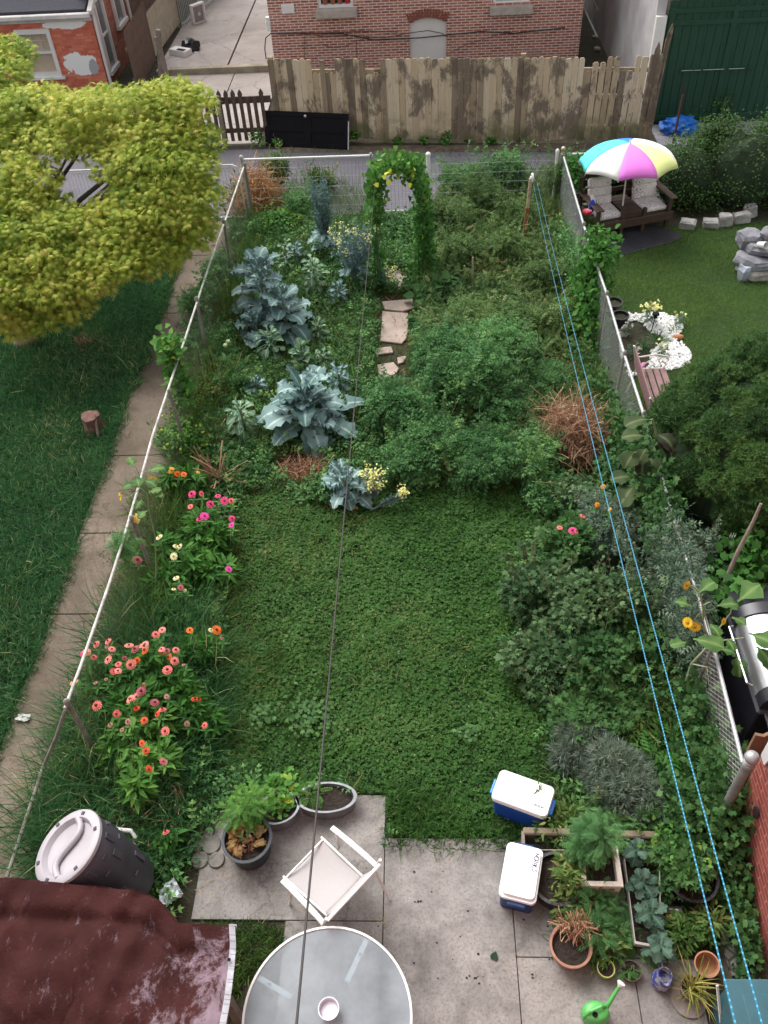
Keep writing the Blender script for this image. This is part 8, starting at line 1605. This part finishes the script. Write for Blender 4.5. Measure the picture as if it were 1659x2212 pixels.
sunflower('withered drooping sunflower with large dull leaves beside the dark conifer', [at(1400, 1145), w8(425, 980, Y2+.05), w8(560, 840, Y2+.1), w8(595, 760, Y2+.1), w8(545, 620, Y2+.1), w8(470, 430, Y2+.1), w8(430, 290, Y2+.1), w8(400, 300, Y2)],
          [[w8(560, 840, Y2+.1), w8(420, 890, Y2), w8(250, 990, Y2-.1)], [w8(430, 1195, Y2), w8(390, 1260, Y2-.1)]],
          [(w8(400, 290, Y2), -.9, -.3, .26, .55, .5), (w8(360, 470, Y2), -1, -.1, .24, .75, .4), (w8(370, 600, Y2), -.5, -.8, .22, .6, .7), (w8(280, 620, Y2), -.6, -.7, .26, .55, .9), (w8(330, 690, Y2), -.2, -1, .24, .0, .9), (w8(400, 680, Y2), 0, -1, .22, .5, .8), (w8(480, 700, Y2), .1, -1, .20, .4, .7), (w8(250, 990, Y2-.1), -.6, -.8, .34, .6, .6), (w8(430, 900, Y2), -.2, -1, .3, .45, .8), (w8(390, 1260, Y2-.1), -.3, -1, .42, .4, .5), (w8(500, 850, Y2), .2, -1, .22, .3, .8), (w8(240, 900, Y2), -1, -.2, .26, .5, .4), (w8(450, 440, Y2+.1), .6, -.7, .28, .1, .9), (w8(520, 480, Y2+.1), .3, -1, .26, .0, .8)],
          [(w8(490, 840, Y2), .7, 70, 40)], Y2, 'sd', 2, .02, .7)
Y3 = at(330, 1290)[1]; w9 = lambda x, y, yy: vert((200+x*.422)/1.4756, (1400+y*.422)/1.4756, yy)
sunflower('small sunflower leaning over the left fence rail with two yellow heads', [at(338, 1300), w9(700, 740, Y3), w9(655, 560, Y3), w9(640, 420, Y3), w9(590, 370, Y3)], [[w9(590, 370, Y3), w9(520, 290, Y3), w9(600, 240, Y3), w9(680, 250, Y3)], [w9(590, 370, Y3), w9(500, 440, Y3), w9(440, 440, Y3)]],
          [(w9(640, 240, Y3), 1, .1, .15, .5, .3), (w9(540, 210, Y3), -.5, .8, .13, .6, .2), (w9(560, 280, Y3), .3, -.8, .16, .4, .4), (w9(620, 310, Y3), .7, -.5, .15, .4, .4), (w9(580, 330, Y3), -.8, -.4, .15, .3, .4), (w9(650, 400, Y3), 1, .1, .12, .6, .3), (w9(700, 410, Y3), .8, -.5, .10, .6, .3), (w9(600, 460, Y3), -.3, -1, .12, .3, .5), (w9(640, 540, Y3), -.6, -.8, .12, .6, .6)],
          [(w9(678, 318, Y3), .95, 60, 20), (w9(436, 432, Y3), .8, 70, -60)], Y3, 'sl', 3, .010, .75)
lv = Leaves(); g = np.random.default_rng(5); big_leaf(lv, w9(556, 560, Y3), (.2, -1), .13, .07, -.2, .9, g, .01, .1, .5, .3, 2); o = lv.build('yellow_leaf', MT['yellowed_leaf'], None, True); tag(o, 'withered yellow-brown leaf hanging at the left fence rail', 'leaf')
# ---------------------------------------------------------------- plants in pots
def potplant(pot_, name, lab, kd, r, h, n, z, tint=(0, 1), sc=1., off=(0, 0), cat='plant', up=.5):
    c = np.array(pot_.location)+V3(off[0], off[1], z); t = thing(name, lab, cat, c); lv = Leaves(); blob_leaves(lv, c+(0, 0, h*.4), (r, r, h*.6), n, TMP[kd][0], TMP[kd][1]*sc, tint, up, .3, 8, int(r*1000+n)); st = Leaves(); g = np.random.default_rng(n)
    for k in range(6): st.stem([c+V3(g.normal()*.02, g.normal()*.02, 0), c+V3(g.normal()*r*.4, g.normal()*r*.4, h*.8)], .006, .003, .3)
    lv.build('foliage', TMP[kd][2], t, org=c); st.build('stems', LM['kst'], t, org=c)
potplant(POT1, 'ferny_plant', 'feathery light green plant rising behind the big dark pot', 'fern', .28, .42, 420, .26, (.35, .95), .42, (.03, .26))
t = straw_heap('dry_leaves', 'dry curled brown leaves filling the big dark pot', np.array(POT1.location)+V3(0, 0, .27), (.2, .2, .07), 60, LM['dead'], .12, 1.5, 91, 'dry leaves', wd=.012, up=.2)
g = np.random.default_rng(7); lv = Leaves(); cP = np.array(POT1.location)+V3(0, 0, .3)
for k in range(16): a = g.uniform(0, 6.28); big_leaf(lv, cP+V3(math.cos(a)*.1, math.sin(a)*.1, 0), (math.cos(a+1), math.sin(a+1)), .14, .07, .6, 1.8, g, .02, .1, g.uniform(0, 1), .4, 2, 7, 5)
tag(lv.build('curled_leaves', leafmat('curled_brown', [(0, (.22, .09, .03)), (.5, (.38, .20, .07)), (1, (.45, .38, .20))]), None, True), 'orange-brown curled dead leaves on top of the big dark pot', 'dead leaves')
bush('leafy_weed', 'green weed thicket between the zinc tubs and the dark pot', 'weed', 610, 1730, .24, .35, 'oval', 420, None, stems=4)
potplant(TUB1, 'tub_seedling', 'thin yellow-green seedling at the left end of the oval tub', 'fern', .12, .10, 40, .16, (.4, .9), .5, (-.18, .02))
potplant(POT2, 'dried_plant', 'rusty dried-up plant hanging over the terracotta pot', 'weedb', .16, .16, 60, .22, (.3, .9), .5, (.05, .14))
straw_heap('dry_twigs', 'rusty dry stems leaning out behind the terracotta pot', np.array(POT2.location)+V3(.06, .16, .26), (.18, .10, .10), 260, LM['dead'], .14, 1.2, 92, 'dry twigs', wd=.004)
potplant(PLA, 'feathery_plant', 'feathery dark green asparagus-like plant in the cream-rimmed planter', 'dill', .20, .75, 620, .25, (0, .7), .75, (-.10, .12))
for i, (dx, dy, lab) in enumerate(((.0, .42, 'bluish kale at the far end of the long planter'), (.0, .12, 'bluish kale in the middle of the long planter'), (.02, -.15, 'bluish kale towards the near end of the long planter'), (.05, -.42, 'bluish kale at the near end of the long planter'))):
    c = np.array(PLB.location)+V3(dx, dy, .2); t = thing('kale_seedling', lab, 'kale', c, 0, 'kale in the long planter'); lv = Leaves(); g = np.random.default_rng(70+i)
    for k in range(13): a = k*2.4; big_leaf(lv, c+V3(0, 0, .02+.012*k), (math.cos(a), math.sin(a)), .15*g.uniform(.8, 1.2), .09, g.uniform(.2, 1), 1.1, g, .015, .3, g.uniform(.0, .6), .2, 3)
    lv.t = [np.minimum(q_, .7) for q_ in lv.t]; lv.build('leaves', LM['kplain'], t, True, org=c)
potplant(BPOT, 'pot_vine', 'light green vine filling the large black nursery pot', 'ivy', .26, .32, 520, .25, (.3, 1), 1., (-.08, .10)); potplant(BPOT2, 'pot_vine', 'small sprawling weed in the dark red-brown pot', 'ivy', .16, .16, 120, .18, (0, .7), .8)
potplant(BPOT3, 'pot_weeds', 'straggly weeds in the wide black tub beside the coolers', 'weedb', .20, .34, 260, .2, (.2, 1), .75, (.10, .0)); potplant(POT3, 'pot_seedling', 'small leafy seedling in the shallow dark brown pot', 'fern', .07, .08, 22, .06, (.2, .7), .4)
def spiky(pt_, lab, n, L, sd, mat='straw2', z=.1, wd=.012, name='spiky_plant'):
    g = np.random.default_rng(sd); c = np.array(pt_.location)+V3(0, 0, z); t = thing(name, lab, 'plant', c); P = np.repeat(c[None], n, 0)+g.normal(size=(n, 3))*(.02, .02, 0); D = norm(np.stack([g.normal(size=n)*.8, g.normal(size=n)*.8, np.full(n, .8)], 1)); sz = np.stack([np.full(n, wd), L*g.uniform(.5, 1.2, n), L*g.uniform(.8, 1.9, n)], 1)
    lv = Leaves(); lv.add(T_BLADE, P, D, norm(g.normal(size=(n, 3))*.3+(0, 0, 1)), sz, g.uniform(0, 1, n)); lv.build('blades', LM[mat], t, org=c)
LM['straw2'] = leafmat('yellowing_blade', [(0, (.10, .15, .03)), (.5, (.26, .26, .06)), (1, (.46, .38, .12))])
spiky(POT4, 'yellowing spiky plant with arching blades in the small brown pot', 70, .30, 5)
# weeds among the planters
MESS = [(1228, 1965, .22, .3, 'weedb', 'yellow-green weeds in front of the cream-rimmed planter, left part'), (1290, 1985, .28, .35, 'dill', 'feathery weeds in front of the cream-rimmed planter, right part'), (1300, 2040, .24, .22, 'weedb', 'low weeds between the terracotta pot and the kale planter'), (1380, 2040, .22, .2, 'dill', 'low feathery weeds under the near end of the kale planter'), (1238, 1872, .16, .28, 'weedb', 'weeds between the dark blue cooler and the cream-rimmed planter'), (1440, 1850, .3, .45, 'oval', 'leafy clump behind the large black nursery pot'), (1520, 1830, .3, .4, 'ivy', 'ivy clump right of the large black nursery pot'), (1400, 1800, .3, .3, 'weedb', 'grassy clump behind the kale planter'), (1480, 2040, .2, .25, 'weedb', 'thin weeds behind the blue jug'), (1520, 2010, .2, .3, 'weedb', 'thin arching weeds behind the tipped orange pot'), (1220, 1790, .3, .3, 'weedb', 'yellowish weeds on the plank trough'), (1330, 1790, .3, .3, 'dill', 'feathery weeds on the right part of the plank trough'), (1560, 1930, .18, .2, 'ivy', 'small ivy clump by the cobbles')]
for u, v, r, h, kd, lab in MESS: bush('planter_weeds', lab, 'weeds', u, v, r*1.12, h*1.1, kd, int(520*r/.25), 'weeds among the planters', stems=6, scale=.75)
grass('planter_grass', polyat((1140, 1790), (1560, 1790), (1560, 2060), (1180, 2060), (1170, 1900)), 420, .24, .008, LM['weed'], 'wispy grass growing among the planters', [], T_BLADE, 1.1, seed=95)
# bed plants on the neighbour's side
p = from5p(880, 1300); t = thing('daisy_plant', 'yellow-flowered plant at the top of the white pebble bed', 'flowers', p); lv = Leaves(); fl2 = Leaves(); g = np.random.default_rng(6); blob_leaves(lv, p+(0, 0, .2), (.14, .14, .2), 120, T_LANCE, .08, (0, 1), seed=6); n = 26; P = p+V3(0, 0, .38)+g.normal(size=(n, 3))*(.09, .06, .04); fl2.add(T_CLOVER, P, rdir(n, 0, g), rdir(n, 2, g), .05, g.uniform(0, 1, n)); lv.build('foliage', LM['mug'], t, org=p); fl2.build('flowers', LM['yel'], t, org=p)
for x, y, lab, fm in ((1075, 1290, 'small yellow flower clump at the right edge of the pebble bed', 'yel'), (965, 1500, 'pale yellow flowers by the scrolled arm of the mauve bench', 'yel'), (745, 1370, 'white-flowered plant by the fence in the pebble bed', 'whi'), (790, 1500, 'small white-flowered plant near the bench end of the bed', 'whi')):
    p = from5p(x, y); t = thing('flower_clump', lab, 'flowers', p, 0, 'flower clumps of the pebble bed'); lv = Leaves(); fl2 = Leaves(); blob_leaves(lv, p+(0, 0, .1), (.12, .12, .12), 70, T_LANCE, .06, (0, 1), seed=int(x)); n = 10; P = p+V3(0, 0, .2)+g.normal(size=(n, 3))*(.06, .05, .03); fl2.add(T_CLOVER, P, rdir(n, 0, g), rdir(n, 2, g), .035, g.uniform(0, 1, n)); lv.build('foliage', LM['mug'], t, org=p); fl2.build('flowers', LM[fm], t, org=p)
for x, y, n_, L_, lab in ((940, 1405, 130, .26, 'grassy tuft in the middle of the white pebbles'), (1050, 1330, 70, .18, 'small grassy tuft at the right of the white pebbles'), (850, 1450, 110, .22, 'grassy tuft in the bed soil above the bench')):
    e = bpy.data.objects.new('x', None); e.location = from5p(x, y); spiky(e, lab, n_, L_, int(x), 'lawn', 0, .009, 'grass_tuft'); bpy.data.objects.remove(e)
vine_blob('bedding_flowers', 'pot-grown white, yellow and orange flowers above the drooping sunflower', [w8(480, 420, Y2+.9)*1., w8(620, 400, Y2+.9)], 90, T_LANCE, .08, LM['mug'], (.14, .1, .12), 14, 'flowers')
for k, (x, y, fm, s) in enumerate(((490, 395, 'yel', 26), (545, 380, 'whi', 24), (600, 370, 'yel', 24), (520, 335, 'whi', 12), (680, 410, 'whi', 12), (575, 365, 'sun', 8))):
    pass
fl2 = {'yel': Leaves(), 'whi': Leaves(), 'sun': Leaves()}; g = np.random.default_rng(15)
for (x, y, fm, s) in ((490, 395, 'yel', 26), (545, 380, 'whi', 26), (600, 375, 'yel', 24), (520, 335, 'whi', 14), (680, 410, 'whi', 14), (575, 365, 'sun', 10), (550, 440, 'whi', 10)):
    P = w8(x, y, Y2+.8)+g.normal(size=(s, 3))*(.03, .03, .03); fl2[fm].add(T_CLOVER, P, rdir(s, 0, g), rdir(s, 2, g), .035, g.uniform(0, 1, s))
par = [o for o in col.objects if o.name.startswith('bedding_flowers')][0]
for fm, nm in (('yel', 'yellow_blooms'), ('whi', 'white_blooms'), ('sun', 'orange_blooms')): fl2[fm].build(nm, LM[fm], par, org=np.array(par.location))
straw_heap('reddish_plant', 'reddish wilted plant at the near end of the mauve bench', w8(560, 200, at(1440, 960)[1])*V3(1, 1, .6), (.2, .2, .25), 260, LM['dead'], .2, 1., 93, 'plant')
lv = Leaves(); P = w8(570, 225, Y2+1.)+g.normal(size=(16, 3))*.03; lv.add(T_CLOVER, P, rdir(16, 0, g), rdir(16, 1, g), .045, .5); tag(lv.build('pink_bloom', plain('bloom_pink', (.80, .08, .40), .6)), 'small bright pink bloom at the near end of the mauve bench', 'flower')
